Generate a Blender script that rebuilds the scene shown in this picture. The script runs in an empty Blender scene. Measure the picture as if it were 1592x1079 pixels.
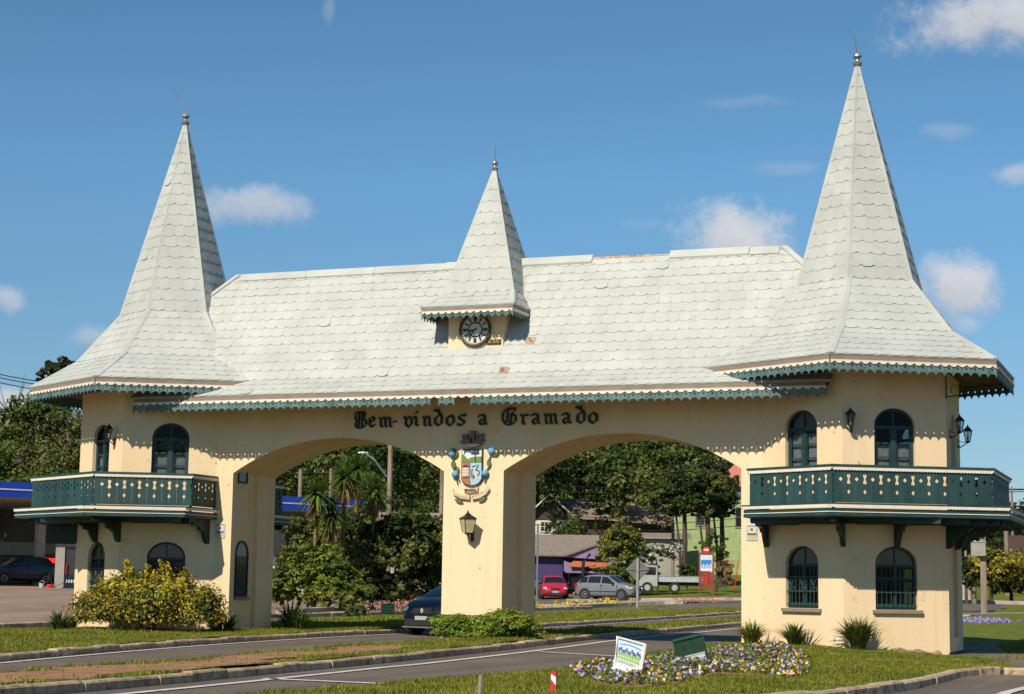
import bpy, bmesh, math, random
import numpy as np
from math import sin, cos, pi, radians, sqrt, floor
from mathutils import Vector, Matrix, noise as mnoise
from mathutils.geometry import tessellate_polygon

S = bpy.context.scene
# ------------------------------------------------------------------ camera
CAM = np.array([15.781, -39.042, 1.283]); YAW, PIT, ROL = radians(20.853), radians(7.554), radians(0.86); FPX = 2808.6
Fv = np.array([-sin(YAW)*cos(PIT), cos(YAW)*cos(PIT), sin(PIT)])
R0 = np.array([cos(YAW), sin(YAW), 0.]); U0 = np.cross(R0, Fv)
Rv = cos(ROL)*R0 + sin(ROL)*U0; Uv = -sin(ROL)*R0 + cos(ROL)*U0
cam = bpy.data.cameras.new('camera'); camo = bpy.data.objects.new('camera', cam); S.collection.objects.link(camo); S.camera = camo
cam.sensor_width = 36; cam.lens = FPX/1592*36; cam.clip_start = .5; cam.clip_end = 3000
mw = Matrix.Identity(4)
for i in range(3):
    mw[i][0] = Rv[i]; mw[i][1] = Uv[i]; mw[i][2] = -Fv[i]; mw[i][3] = CAM[i]
camo.matrix_world = mw
S.render.resolution_x = 1024; S.render.resolution_y = 694
# ------------------------------------------------------------------ light
SUN_EL, SUN_AZ = radians(41), radians(8)            # azimuth: degrees to the left (-x) of the -y direction
sdir = Vector((-sin(SUN_AZ)*cos(SUN_EL), -cos(SUN_AZ)*cos(SUN_EL), sin(SUN_EL)))
sl = bpy.data.lights.new('sun', 'SUN'); sl.energy = 4.3; sl.angle = radians(.5); sl.color = (1, .92, .79)
so = bpy.data.objects.new('sun', sl); S.collection.objects.link(so); so.location = (-20, -40, 60)
so.rotation_euler = sdir.to_track_quat('Z', 'Y').to_euler()
W = bpy.data.worlds.new('World'); S.world = W; W.use_nodes = True
nt = W.node_tree; nt.nodes.clear(); N = nt.nodes.new; L = nt.links.new
out = N('ShaderNodeOutputWorld'); bg = N('ShaderNodeBackground'); sky = N('ShaderNodeTexSky')
sky.sky_type = 'NISHITA'; sky.sun_disc = False; sky.sun_elevation = SUN_EL
sky.sun_rotation = pi + SUN_AZ; sky.altitude = 800; sky.air_density = .8; sky.dust_density = .05; sky.ozone_density = 2.2
bg.inputs[1].default_value = .091
hs = N('ShaderNodeHueSaturation'); hs.inputs['Saturation'].default_value = 1.16; hs.inputs['Hue'].default_value = .487; L(sky.outputs[0], hs.inputs['Color'])
tc = N('ShaderNodeTexCoord')
sz_ = N('ShaderNodeSeparateXYZ'); L(tc.outputs['Generated'], sz_.inputs[0])     # hazier, dimmer air low down, the same all round the horizon
hz_ = N('ShaderNodeMapRange'); L(sz_.outputs[2], hz_.inputs[0]); hz_.inputs[1].default_value = 0; hz_.inputs[2].default_value = .22; hz_.inputs[3].default_value = .48; hz_.inputs[4].default_value = 1.0
L(hz_.outputs[0], hs.inputs['Value'])
base = hs.outputs[0]
CLOUDS = []   # (px, py, radius_x, radius_y (photo pixels), strength)
def dirpx(px, py):
    d = Fv + Rv*(px-796)/FPX - Uv*(py-539.5)/FPX
    return d/np.linalg.norm(d)
snz = N('ShaderNodeTexNoise'); snz.inputs['Scale'].default_value = 17; snz.inputs['Detail'].default_value = 9; snz.inputs['Roughness'].default_value = .70; L(tc.outputs['Generated'], snz.inputs['Vector'])
ssub = N('ShaderNodeVectorMath'); ssub.operation = 'SUBTRACT'; ssub.inputs[1].default_value = (.5, .5, .5); L(snz.outputs['Color'], ssub.inputs[0])
def cloud(base, px, py, rx, ry, amt, seed, scale=16.):
    d = dirpx(px, py); r = np.cross(d, (0, 0, 1)); r /= np.linalg.norm(r); u = np.cross(r, d)
    def dot(v, s):
        n = N('ShaderNodeVectorMath'); n.operation = 'DOT_PRODUCT'; n.inputs[1].default_value = tuple(v/s); L(tc.outputs['Generated'], n.inputs[0]); return n.outputs['Value']
    cmb = N('ShaderNodeCombineXYZ'); L(dot(r, rx/FPX), cmb.inputs[0]); L(dot(u, ry/FPX), cmb.inputs[1])
    fr = N('ShaderNodeMath'); fr.operation = 'LESS_THAN'; L(dot(d, 1), fr.inputs[0]); fr.inputs[1].default_value = 0.2; L(fr.outputs[0], cmb.inputs[2])
    le = N('ShaderNodeVectorMath'); le.operation = 'LENGTH'
    ofs = N('ShaderNodeVectorMath'); ofs.operation = 'MULTIPLY_ADD'
    L(ssub.outputs[0], ofs.inputs[0]); ofs.inputs[1].default_value = (2.8, 2.8, 0); L(cmb.outputs[0], ofs.inputs[2])
    L(ofs.outputs[0], le.inputs[0])
    mr = N('ShaderNodeMapRange'); mr.interpolation_type = 'SMOOTHSTEP'; L(le.outputs['Value'], mr.inputs[0])
    mr.inputs[1].default_value = 1.15; mr.inputs[2].default_value = .25; mr.inputs[3].default_value = 0; mr.inputs[4].default_value = amt
    # lit tops, greyer undersides
    sepu = N('ShaderNodeSeparateXYZ'); L(ofs.outputs[0], sepu.inputs[0])
    cr = N('ShaderNodeMapRange'); L(sepu.outputs[1], cr.inputs[0]); cr.inputs[1].default_value = -.9; cr.inputs[2].default_value = .7; cr.inputs[3].default_value = 0; cr.inputs[4].default_value = 1
    cm = N('ShaderNodeMix'); cm.data_type = 'RGBA'; L(cr.outputs[0], cm.inputs[0]); cm.inputs[6].default_value = (3.9, 4.3, 5.0, 1); cm.inputs[7].default_value = (6.6, 6.5, 6.5, 1)
    mx = N('ShaderNodeMix'); mx.data_type = 'RGBA'; L(mr.outputs[0], mx.inputs[0]); L(base, mx.inputs[6]); L(cm.outputs[2], mx.inputs[7])
    return mx.outputs[2]
for i, c in enumerate([(390, 325, 85, 34, .6), (1142, 375, 112, 66, .95), (1478, 452, 66, 52, .95), (1560, 15, 180, 62, .9), (15, 460, 30, 26, .55), (150, 525, 40, 20, .4),
                       (1580, 270, 40, 20, .5), (1150, 160, 70, 12, .12), (1215, 262, 60, 15, .15), (1505, 505, 26, 16, .35), (20, 630, 60, 32, .8), (1000, 350, 50, 10, .08),
                       (1480, 205, 40, 14, .2), (510, 15, 12, 25, .18), (-300, 300, 160, 60, .7), (1900, 350, 180, 70, .8), (700, -350, 260, 60, .6), (2100, -100, 240, 80, .7)]):
    base = cloud(base, *c, seed=3.1*i)
L(base, bg.inputs[0]); L(bg.outputs[0], out.inputs[0])
S.view_settings.view_transform = 'Standard'; S.view_settings.look = 'None'; S.view_settings.gamma = 1; S.view_settings.exposure = .33
S.view_settings.use_curve_mapping = False
S.render.engine = 'CYCLES'

# ------------------------------------------------------------------ helpers
rng = np.random.default_rng(7); random.seed(7)
def mat(name, col, rough=.7, col2=None, scale=3., detail=5, contrast=(.35, .65), bump=0., bscale=40., metal=0., spec=.5, coat=0., island=0., streak=False, dirt=None, trans=0., emit=None, objvar=0.):
    m = bpy.data.materials.new(name); m.use_nodes = True; t = m.node_tree; b = t.nodes['Principled BSDF']; n = t.nodes.new; l = t.links.new
    b.inputs['Roughness'].default_value = rough; b.inputs['Metallic'].default_value = metal; b.inputs['Specular IOR Level'].default_value = spec
    b.inputs['Coat Weight'].default_value = coat; b.inputs['Coat Roughness'].default_value = .05
    if trans: b.inputs['Transmission Weight'].default_value = trans
    geo = n('ShaderNodeNewGeometry'); c4 = lambda c: (*c, 1)
    src = None
    if col2 is None: col2 = tuple(x*.82 for x in col)
    nz = n('ShaderNodeTexNoise'); nz.inputs['Scale'].default_value = scale; nz.inputs['Detail'].default_value = detail; nz.inputs['Roughness'].default_value = .6
    if streak:
        mp = n('ShaderNodeMapping'); mp.inputs['Scale'].default_value = (1, 1, .12); l(geo.outputs['Position'], mp.inputs[0]); l(mp.outputs[0], nz.inputs['Vector'])
    else: l(geo.outputs['Position'], nz.inputs['Vector'])
    mr = n('ShaderNodeMapRange'); l(nz.outputs[0], mr.inputs[0]); mr.inputs[1].default_value = contrast[0]; mr.inputs[2].default_value = contrast[1]
    mx = n('ShaderNodeMix'); mx.data_type = 'RGBA'; l(mr.outputs[0], mx.inputs[0]); mx.inputs[6].default_value = c4(col); mx.inputs[7].default_value = c4(col2); src = mx.outputs[2]
    if dirt:   # (colour, scale, threshold, amount)
        n2 = n('ShaderNodeTexNoise'); n2.inputs['Scale'].default_value = dirt[1]; n2.inputs['Detail'].default_value = 7; n2.inputs['Roughness'].default_value = .7; l(geo.outputs['Position'], n2.inputs['Vector'])
        r2 = n('ShaderNodeMapRange'); l(n2.outputs[0], r2.inputs[0]); r2.inputs[1].default_value = dirt[2]; r2.inputs[2].default_value = dirt[2]+.12; r2.inputs[4].default_value = dirt[3]
        m2 = n('ShaderNodeMix'); m2.data_type = 'RGBA'; l(r2.outputs[0], m2.inputs[0]); l(src, m2.inputs[6]); m2.inputs[7].default_value = c4(dirt[0]); src = m2.outputs[2]
    if island or objvar:
        hv = n('ShaderNodeHueSaturation'); l(src, hv.inputs['Color'])
        if island: rnd = geo.outputs['Random Per Island']; a = island
        else:
            oi = n('ShaderNodeObjectInfo'); rnd = oi.outputs['Random']; a = objvar
        r3 = n('ShaderNodeMapRange'); l(rnd, r3.inputs[0]); r3.inputs[3].default_value = 1-a; r3.inputs[4].default_value = 1+a; l(r3.outputs[0], hv.inputs['Value'])
        if island > .2:
            r4 = n('ShaderNodeMapRange'); l(rnd, r4.inputs[0]); r4.inputs[3].default_value = .48; r4.inputs[4].default_value = .515; l(r4.outputs[0], hv.inputs['Hue'])
        src = hv.outputs[0]
    l(src, b.inputs['Base Color'])
    if bump:
        n3 = n('ShaderNodeTexNoise'); n3.inputs['Scale'].default_value = bscale; n3.inputs['Detail'].default_value = 4; l(geo.outputs['Position'], n3.inputs['Vector'])
        bp = n('ShaderNodeBump'); bp.inputs['Strength'].default_value = bump; bp.inputs['Distance'].default_value = .02; l(n3.outputs[0], bp.inputs['Height']); l(bp.outputs[0], b.inputs['Normal'])
    if emit: b.inputs['Emission Color'].default_value = c4(emit[0]); b.inputs['Emission Strength'].default_value = emit[1]
    return m
def leafmat(name, col, col2, scale=1.5, island=.35, trans=.25):
    m = mat(name, col, .55, col2, scale, 3, (.38, .62), island=island, spec=.25)
    t = m.node_tree; b = t.nodes['Principled BSDF']; o = t.nodes['Material Output']
    tr = t.nodes.new('ShaderNodeBsdfTranslucent'); ms = t.nodes.new('ShaderNodeMixShader'); ms.inputs[0].default_value = trans
    src = b.inputs['Base Color'].links[0].from_socket; t.links.new(src, tr.inputs[0])
    t.links.new(b.outputs[0], ms.inputs[1]); t.links.new(tr.outputs[0], ms.inputs[2]); t.links.new(ms.outputs[0], o.inputs[0]); return m
MT = {}
MT['wall'] = mat('cream_render', (.80, .61, .385), .85, (.75, .555, .32), 1.1, 7, bump=.4, bscale=38, dirt=((.40, .29, .14), 2.6, .60, .38), streak=True)
def specks(m, col, scale, thr, amt, stretch=(1, 1, 1)):   # a second, sparser layer of marks over a material's colour
    t = m.node_tree; b = t.nodes['Principled BSDF']; src = b.inputs['Base Color'].links[0].from_socket; g = t.nodes.new('ShaderNodeNewGeometry'); mp = t.nodes.new('ShaderNodeMapping'); mp.inputs['Scale'].default_value = stretch
    n = t.nodes.new('ShaderNodeTexNoise'); n.inputs['Scale'].default_value = scale; n.inputs['Detail'].default_value = 3; n.inputs['Roughness'].default_value = .5; t.links.new(g.outputs['Position'], mp.inputs[0]); t.links.new(mp.outputs[0], n.inputs['Vector'])
    r = t.nodes.new('ShaderNodeMapRange'); r.inputs[1].default_value = thr; r.inputs[2].default_value = thr+.05; r.inputs[4].default_value = amt; t.links.new(n.outputs[0], r.inputs[0])
    x = t.nodes.new('ShaderNodeMix'); x.data_type = 'RGBA'; x.inputs[7].default_value = (*col, 1); t.links.new(r.outputs[0], x.inputs[0]); t.links.new(src, x.inputs[6]); t.links.new(x.outputs[2], b.inputs['Base Color'])
specks(MT['wall'], (.30, .17, .07), 7.5, .70, .75); specks(MT['wall'], (.58, .42, .23), 5, .60, .2, (1, 1, .06))
MT['shingle'] = mat('white_shingle', (.475, .482, .440), .75, (.40, .405, .37), 1.3, 7, bump=.3, bscale=60, dirt=((.27, .265, .21), 2.2, .62, .5), island=.025)
MT['underlay'] = mat('white_roof_bed', (.42, .42, .375), .8, (.36, .36, .32), 4)
MT['teal'] = mat('teal_paint', (.018, .064, .062), .55, (.011, .042, .042), 4, 5, bump=.2, bscale=80, streak=True, dirt=((.06, .10, .09), 9, .6, .5))
MT['valance'] = mat('weathered_teal', (.12, .20, .195), .7, (.06, .12, .115), 6, 5, bump=.2, bscale=70, objvar=.18, dirt=((.02, .05, .045), 12, .6, .6))
MT['plank'] = mat('teal_plank', (.021, .066, .064), .6, (.011, .042, .041), 5, 5, bump=.25, bscale=70, objvar=.2, streak=True, dirt=((.06, .12, .11), 9, .62, .4))
MT['teal_dark'] = mat('shaded_teal_frame', (.014, .050, .050), .55, (.008, .03, .03), 5)
MT['darkgreen'] = mat('dark_green_paint', (.010, .034, .032), .5, (.006, .022, .02), 5)
MT['cream_trim'] = mat('cream_trim', (.76, .68, .56), .7, (.66, .58, .46), 6, dirt=((.4, .33, .24), 8, .62, .4))
MT['fascia'] = mat('tan_fascia', (.27, .20, .145), .75, (.21, .155, .11), 3, streak=False)
MT['soffit'] = mat('brown_soffit', (.10, .045, .025), .7)
MT['black'] = mat('black_iron', (.012, .013, .013), .45)
MT['iron_teal'] = mat('teal_iron', (.02, .06, .06), .5)
MT['letter'] = mat('letter_paint', (.012, .022, .018), .6)
MT['glass'] = mat('window_glass', (.02, .022, .025), .06, spec=.6)
def clearglass():
    m = bpy.data.materials.new('clear_glass'); m.use_nodes = True; t = m.node_tree; b = t.nodes['Principled BSDF']; o = t.nodes['Material Output']
    b.inputs['Base Color'].default_value = (.02, .02, .02, 1); b.inputs['Roughness'].default_value = .04
    tr = t.nodes.new('ShaderNodeBsdfTransparent'); tr.inputs[0].default_value = (.75, .78, .78, 1); ms = t.nodes.new('ShaderNodeMixShader')
    ms.inputs[0].default_value = .18; t.links.new(tr.outputs[0], ms.inputs[1]); t.links.new(b.outputs[0], ms.inputs[2]); t.links.new(ms.outputs[0], o.inputs[0]); return m
MT['clear'] = clearglass()
MT['curtain'] = mat('white_curtain', (.78, .78, .78), .9, (.60, .60, .62), 9, 3)
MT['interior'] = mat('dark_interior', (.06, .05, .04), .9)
MT['frost'] = mat('cream_lamp_glass', (.62, .52, .30), .4, (.45, .36, .2), 9)
MT['asphalt'] = mat('asphalt', (.155, .115, .082), .9, (.115, .086, .064), .5, 8, bump=.35, bscale=90, dirt=((.20, .15, .105), 1.2, .6, .5))
specks(MT['asphalt'], (.085, .066, .052), 1.1, .50, .55, (1, .03, 1)); specks(MT['asphalt'], (.20, .155, .11), 1.6, .58, .35, (1, .05, 1)); specks(MT['asphalt'], (.05, .04, .035), .9, .66, .5)
MT['lot'] = mat('worn_concrete', (.31, .205, .14), .9, (.21, .14, .095), .35, 8, bump=.2, bscale=40, dirt=((.09, .07, .06), .7, .62, .6))
MT['paint'] = mat('road_paint', (.62, .57, .53), .8, (.40, .36, .33), 5, 8, (.45, .72), dirt=((.12, .10, .09), 9, .64, .7))
MT['kerb'] = mat('kerb_concrete', (.60, .44, .29), .9, (.34, .235, .145), 5, 7, bump=.5, bscale=35, objvar=.2, dirt=((.085, .055, .03), 6, .52, .8))
MT['soil'] = mat('red_soil', (.36, .18, .085), .95, (.22, .11, .05), 3)
MT['paver'] = mat('brown_paving', (.20, .125, .095), .9, (.14, .09, .07), 2.5, bump=.3, bscale=30)
def grassmat():
    m = mat('grass_ground', (.15, .165, .024), .95, (.09, .115, .018), 1.3, 8, bump=.6, bscale=30, dirt=((.15, .125, .03), .9, .58, .6), spec=.1); return m
MT['grass'] = grassmat()
MT['blade'] = leafmat('grass_blades', (.25, .245, .028), (.15, .17, .018), .8, .4, .3)
MT['foresth'] = mat('forest_floor', (.018, .028, .008), .95, (.012, .018, .006), .2)
def bark(n, c): return mat(n, c, .9, tuple(x*.5 for x in c), 4, bump=.5, bscale=15, streak=True)
MT['bark'] = bark('bark', (.10, .07, .045)); MT['palebark'] = bark('weathered_pole', (.30, .23, .165)); MT['concrete'] = mat('grey_concrete', (.36, .33, .29), .9)
MT['white'] = mat('white_paint', (.75, .74, .71), .5); MT['galv'] = mat('galvanised', (.30, .31, .30), .45, metal=.6)

class M:
    def __init__(s, tf=None): s.v = []; s.f = []; s.tf = tf
    def add(s, vs, fs):
        o = len(s.v)
        s.v += [s.tf(*p) for p in vs] if s.tf else [tuple(p) for p in vs]
        s.f += [tuple(i+o for i in f) for f in fs]
    def box(s, x0, x1, y0, y1, z0, z1):
        s.add([(x, y, z) for x in (x0, x1) for y in (y0, y1) for z in (z0, z1)], [(0, 1, 3, 2), (4, 6, 7, 5), (0, 4, 5, 1), (2, 3, 7, 6), (0, 2, 6, 4), (1, 5, 7, 3)])
    def prism(s, poly, y0, y1):      # poly in (x, z), extruded along y
        n = len(poly); s.add([(x, y0, z) for x, z in poly]+[(x, y1, z) for x, z in poly], [tuple(range(n)), tuple(range(2*n-1, n-1, -1))]+[(i, (i+1) % n, n+(i+1) % n, n+i) for i in range(n)])
    def slab(s, poly, z0, z1):       # poly in (x, y)
        n = len(poly); s.add([(x, y, z1) for x, y in poly]+[(x, y, z0) for x, y in poly], [tuple(range(n)), tuple(range(2*n-1, n-1, -1))]+[(i, (i+1) % n, n+(i+1) % n, n+i) for i in range(n)])
    def tube(s, pts, r, n=6, cap=True):
        pts = [Vector(p) for p in pts]; rs = r if isinstance(r, (list, tuple)) else [r]*len(pts); vs = []; fs = []
        for i, p in enumerate(pts):
            d = (pts[min(i+1, len(pts)-1)]-pts[max(i-1, 0)]).normalized(); a = Vector((0, 0, 1)) if abs(d.z) < .9 else Vector((1, 0, 0))
            u = d.cross(a).normalized(); w = d.cross(u)
            vs += [tuple(p+(u*cos(2*pi*k/n)+w*sin(2*pi*k/n))*rs[i]) for k in range(n)]
        for i in range(len(pts)-1):
            fs += [(i*n+k, i*n+(k+1) % n, (i+1)*n+(k+1) % n, (i+1)*n+k) for k in range(n)]
        if cap: fs += [tuple(range(n-1, -1, -1)), tuple(range((len(pts)-1)*n, len(pts)*n))]
        s.add(vs, fs)
    def lathe(s, prof, c=(0, 0, 0), n=12, axis='z'):   # prof [(r, h)]
        vs = []; fs = []
        for r, h in prof:
            for k in range(n):
                a = 2*pi*k/n; x, y = r*cos(a), r*sin(a)
                vs.append((c[0]+x, c[1]+y, c[2]+h) if axis == 'z' else (c[0]+x, c[1]+h, c[2]+y) if axis == 'y' else (c[0]+h, c[1]+x, c[2]+y))
        for i in range(len(prof)-1): fs += [(i*n+k, i*n+(k+1) % n, (i+1)*n+(k+1) % n, (i+1)*n+k) for k in range(n)]
        fs += [tuple(range(n-1, -1, -1)), tuple(range((len(prof)-1)*n, len(prof)*n))]
        s.add(vs, fs)
    def build(s, name, m, parent=None, smooth=False, kind=None, label=None):
        me = bpy.data.meshes.new(name); me.from_pydata(s.v, [], s.f); me.materials.append(MT[m] if isinstance(m, str) else m)
        bm = bmesh.new(); bm.from_mesh(me); bmesh.ops.recalc_face_normals(bm, faces=bm.faces); bm.to_mesh(me); bm.free()
        if smooth: me.shade_smooth()
        return link(name, me, parent, kind, label)
def wpos(p):
    v = Vector((0, 0, 0))
    while p is not None:
        if not p.get('_abs'): v = v+p.location
        p = p.parent
    return v
def link(name, me, parent=None, kind=None, label=None, world=True):
    o = bpy.data.objects.new(name, me); S.collection.objects.link(o)
    if parent is not None:
        o.parent = parent
        if world and parent.data is None: o.matrix_parent_inverse = Matrix.Translation(-parent.location)
    if kind: o['kind'] = kind
    if label: o['label'] = label
    return o
def qmesh(name, V, F, m, smooth=False):     # fast numpy mesh; F (n,3|4)
    me = bpy.data.meshes.new(name); V = np.asarray(V, dtype=np.float32); F = np.asarray(F, dtype=np.int32); k = F.shape[1]
    me.vertices.add(len(V)); me.vertices.foreach_set('co', V.ravel()); me.loops.add(F.size); me.loops.foreach_set('vertex_index', F.ravel())
    me.polygons.add(len(F)); me.polygons.foreach_set('loop_start', np.arange(0, F.size, k, dtype=np.int32)); me.update(calc_edges=True)
    me.materials.append(MT[m] if isinstance(m, str) else m)
    if smooth: me.shade_smooth()
    return me
def thing(name, label, cat, loc=(0, 0, 0), group=None):
    o = bpy.data.objects.new(name, None); S.collection.objects.link(o); o.location = loc; o.empty_display_size = .2
    o['label'] = label; o['category'] = cat
    if group: o['group'] = group
    return o
def tag(o, label, cat, group=None):
    o['label'] = label; o['category'] = cat
    if group: o['group'] = group
    return o
def dup(root, loc, rotz=0, label=None, scale=None):
    r = root.copy(); S.collection.objects.link(r); r.location = loc; r.rotation_euler = (0, 0, rotz)
    if label: r['label'] = label
    if scale: r.scale = (scale,)*3
    for ch in list(root.children):
        c = ch.copy(); S.collection.objects.link(c); c.parent = r; c.matrix_parent_inverse = ch.matrix_parent_inverse.copy()
        for g in ch.children:
            d = g.copy(); S.collection.objects.link(d); d.parent = c
    return r

# ------------------------------------------------------------------ terrain
FH = np.array([-sin(YAW), cos(YAW)]); RH = np.array([cos(YAW), sin(YAW)])
def terr(x, y):
    x = np.asarray(x, float); y = np.asarray(y, float)
    d = (x-CAM[0])*FH[0]+(y-CAM[1])*FH[1]; l = (x-CAM[0])*RH[0]+(y-CAM[1])*RH[1]
    g = np.interp(d, [-50, 20, 55, 90, 112, 125, 150, 200, 260, 340, 900], [-.3, 0, 0, .3, .5, .8, 2.2, 7.5, 16, 24, 60])
    t = (l+30)/60*1.0
    far = np.clip((d-140)/80, 0, 1)
    g = g*(1-far*np.clip((l-25)/50, 0, .75))
    s1 = np.clip((d-85)/27, 0, 1); s2 = np.clip((d-60)/37, 0, 1)
    g = g+.55*s1*np.clip((l-3)/9, 0, 1)+.5*s2*1.24*np.clip((-l-10)/16, 0, 1)
    g = g-.13*np.clip((-x-9.5)/3, 0, 1)*np.clip((60-d)/10, 0, 1)
    return g
def hit(px, py):
    r = Fv+Rv*(px-796)/FPX-Uv*(py-539.5)/FPX
    ts = np.linspace(15, 400, 3851); P = CAM[:, None]+r[:, None]*ts; h = P[2]-terr(P[0], P[1])
    i = np.argmax(h < 0) if (h < 0).any() else len(ts)-1
    return P[:, i]
def at(px, py, d): return CAM+(Fv+Rv*(px-796)/FPX-Uv*(py-539.5)/FPX)*d
def base_at(px, py):
    p = hit(px, py); return (float(p[0]), float(p[1]), float(terr(p[0], p[1])))
def gz(x, y): return float(terr(x, y))
def ground_from(px, d):   # ground point under a pixel column at a depth
    p = at(px, 911, d); return (float(p[0]), float(p[1]), gz(p[0], p[1]))

def grid_sheet(name, us, vs, fn, m, kind='structure'):
    U, Vv = np.meshgrid(us, vs, indexing='ij'); P = fn(U, Vv); n, k = U.shape
    idx = np.arange(n*k).reshape(n, k); F = np.stack([idx[:-1, :-1], idx[1:, :-1], idx[1:, 1:], idx[:-1, 1:]], -1).reshape(-1, 4)
    return link(name, qmesh(name, np.stack([c.ravel() for c in P], 1), F, m, True), kind=kind)
ds = np.concatenate([np.linspace(-80, 15, 20), np.arange(17, 130, 3), np.arange(130, 360, 8), np.linspace(380, 1400, 14)]); lsx = np.concatenate([np.linspace(-900, -90, 14), np.arange(-84, 85, 4), np.linspace(90, 900, 14)])
def gfn(U, Vv):
    x = CAM[0]+FH[0]*U+RH[0]*Vv; y = CAM[1]+FH[1]*U+RH[1]*Vv
    return x, y, terr(x, y)-.05
def hillmat():
    m = mat('turf', (.15, .165, .024), .95, (.09, .115, .018), 1.3, 8, bump=.6, bscale=30, spec=.1)
    return m
grid_sheet('ground', ds, lsx, gfn, hillmat())

def ribbon(name, left, right, m, dz=.0, step=1.5, kind='structure', parent=None):
    left = [np.array(p, float) for p in left]; right = [np.array(p, float) for p in right]
    V = []; n = 5
    for i in range(len(left)-1):
        k = max(1, int(np.linalg.norm(left[i+1]-left[i])/step))
        for j in range(k + (i == len(left)-2)):
            t = j/k; a = left[i]*(1-t)+left[i+1]*t; b = right[i]*(1-t)+right[i+1]*t
            for q in range(n+1):
                p = a*(1-q/n)+b*q/n; V.append((p[0], p[1], gz(p[0], p[1])+dz))
    r = len(V)//(n+1); F = [(i*(n+1)+q, (i+1)*(n+1)+q, (i+1)*(n+1)+q+1, i*(n+1)+q+1) for i in range(r-1) for q in range(n)]
    return link(name, qmesh(name, V, F, m, True), parent, kind=kind)
def offset(line, w):     # parallel polyline, w to the right when walking along
    out = []
    for i, p in enumerate(line):
        a = np.array(line[max(i-1, 0)], float); b = np.array(line[min(i+1, len(line)-1)], float); d = b-a; d /= np.linalg.norm(d)
        out.append((p[0]+d[1]*w, p[1]-d[0]*w))
    return out
def smooth_line(line, it=2):
    for _ in range(it):
        o = [line[0]]
        for a, b in zip(line, line[1:]): o += [(a[0]*.75+b[0]*.25, a[1]*.75+b[1]*.25), (a[0]*.25+b[0]*.75, a[1]*.25+b[1]*.75)]
        line = o+[line[-1]]
    return line
def flat_poly(name, pts, m, z, thick=None, kind='structure', parent=None, res=None):
    me = M(); me.slab([tuple(p) for p in pts], z-(thick or .01), z); return me.build(name, m, parent, kind=kind)

# asphalt, roads
ribbon('road', [(-3.9, -60), (-3.9, -20), (-4.9, 0), (-4.6, 20), (-4.5, 62)], [(14, -60), (14, -20), (12, 0), (9.5, 20), (8.5, 62)], 'asphalt', .0)
ribbon('side_road', [(-17, -40), (-16.2, -5), (-15.6, 10), (-13, 30), (-11, 45), (-9, 60), (-6, 75)], [(-12.6, -40), (-12.6, -5), (-12.3, 10), (-8.8, 28), (-6.8, 43), (-5, 57), (-2, 72)], 'asphalt', -.01)
ribbon('access_road', [(12, -60), (12.2, -20), (12.2, -9)], [(40, -60), (40, -20), (40, -9)], 'asphalt', .012)
ribbon('forecourt', [(-150, -60), (-150, 20), (-150, 75)], [(-16.4, -60), (-16.2, 5), (-14, 50)], 'lot', .01, 4)
# ---- raised islands with kerb stones
def kerb(name, line, label=None, h=.125, w=.16, seg=(.8, 1.05), z0=None, side=1):
    """kerb stones along a smoothed line; side=+1 puts the stone to the right of the walk direction"""
    root = bpy.data.objects.new(name, None); S.collection.objects.link(root); root['kind'] = 'structure'
    ln = smooth_line(line, 2); cum = [0]
    for a, b in zip(ln, ln[1:]): cum.append(cum[-1]+math.dist(a, b))
    def P(s):
        i = int(np.searchsorted(cum, s))-1; i = max(0, min(i, len(ln)-2)); t = (s-cum[i])/max(1e-6, cum[i+1]-cum[i]); a, b = ln[i], ln[i+1]
        d = Vector((b[0]-a[0], b[1]-a[1])).normalized(); return Vector((a[0]+(b[0]-a[0])*t, a[1]+(b[1]-a[1])*t)), d
    s = 0
    while s < cum[-1]-.2:
        ln_ = min(random.uniform(*seg), cum[-1]-s); a, d = P(s); b, _ = P(s+ln_-.02); nrm = Vector((d.y, -d.x))*side; hh = h+random.uniform(-.012, .012); j = random.uniform(-.012, .012)
        me = M(); c = .025
        def q(p, o, z): return (p.x+nrm.x*(o+j), p.y+nrm.y*(o+j), z)
        za, zb = gz(a.x, a.y), gz(b.x, b.y)
        vs = []
        for p, z in ((a, za), (b, zb)): vs += [q(p, 0, z-.06), q(p, 0, z+hh-c), q(p, c, z+hh), q(p, w, z+hh), q(p, w, z-.06)]
        me.add(vs, [(0, 1, 2, 3, 4), (9, 8, 7, 6, 5)]+[(i, i+5, (i+1) % 5+5, (i+1) % 5) for i in range(5)])
        me.build('kerb_stone', 'kerb', root); s += ln_
    return root
BL = [(1.2, -40), (.3, -24), (-1.8, -15.1), (-3.3, -7.7), (-4.25, .9), (-4.1, 8), (-3.6, 16), (-3.3, 30), (-3.3, 50), (-3.5, 62)]   # left edge of the left road
MLft = [(3.6, -40), (2.6, -26), (1.8, -20), (1.4, -14.9), (.9, -8.5), (.25, -2.3), (-.55, 4), (-.9, 10), (-1, 20), (-.6, 40), (0, 60)]
MRgt = [(3.9, -40), (3.75, -26), (3.65, -20), (3.3, -14), (2.85, -8), (2.15, -1.2), (1.5, 4), (1.0, 10), (.9, 18), (1.2, 30), (2, 60)]
IR = [(5.3, -27), (6.0, -20), (6.8, -15), (6.4, -8.5), (6.1, -3), (5.95, 2), (6.0, 10), (6.2, 25), (6.4, 45), (6.4, 60)]      # right edge of the right road
CL = [(-12.6, -40), (-12.6, -5), (-12.3, 8), (-10.5, 20), (-7.8, 34), (-6.0, 45)]
RK = [(7.5, -27.5), (10.5, -22), (12.0, -16), (12.3, -12), (12.25, -9.8), (12.75, -9.0)]
kerb('kerb', BL, side=-1); kerb('kerb', MRgt, side=-1)
kerb('kerb', RK, side=-1, seg=(.9, 1.2))
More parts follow.
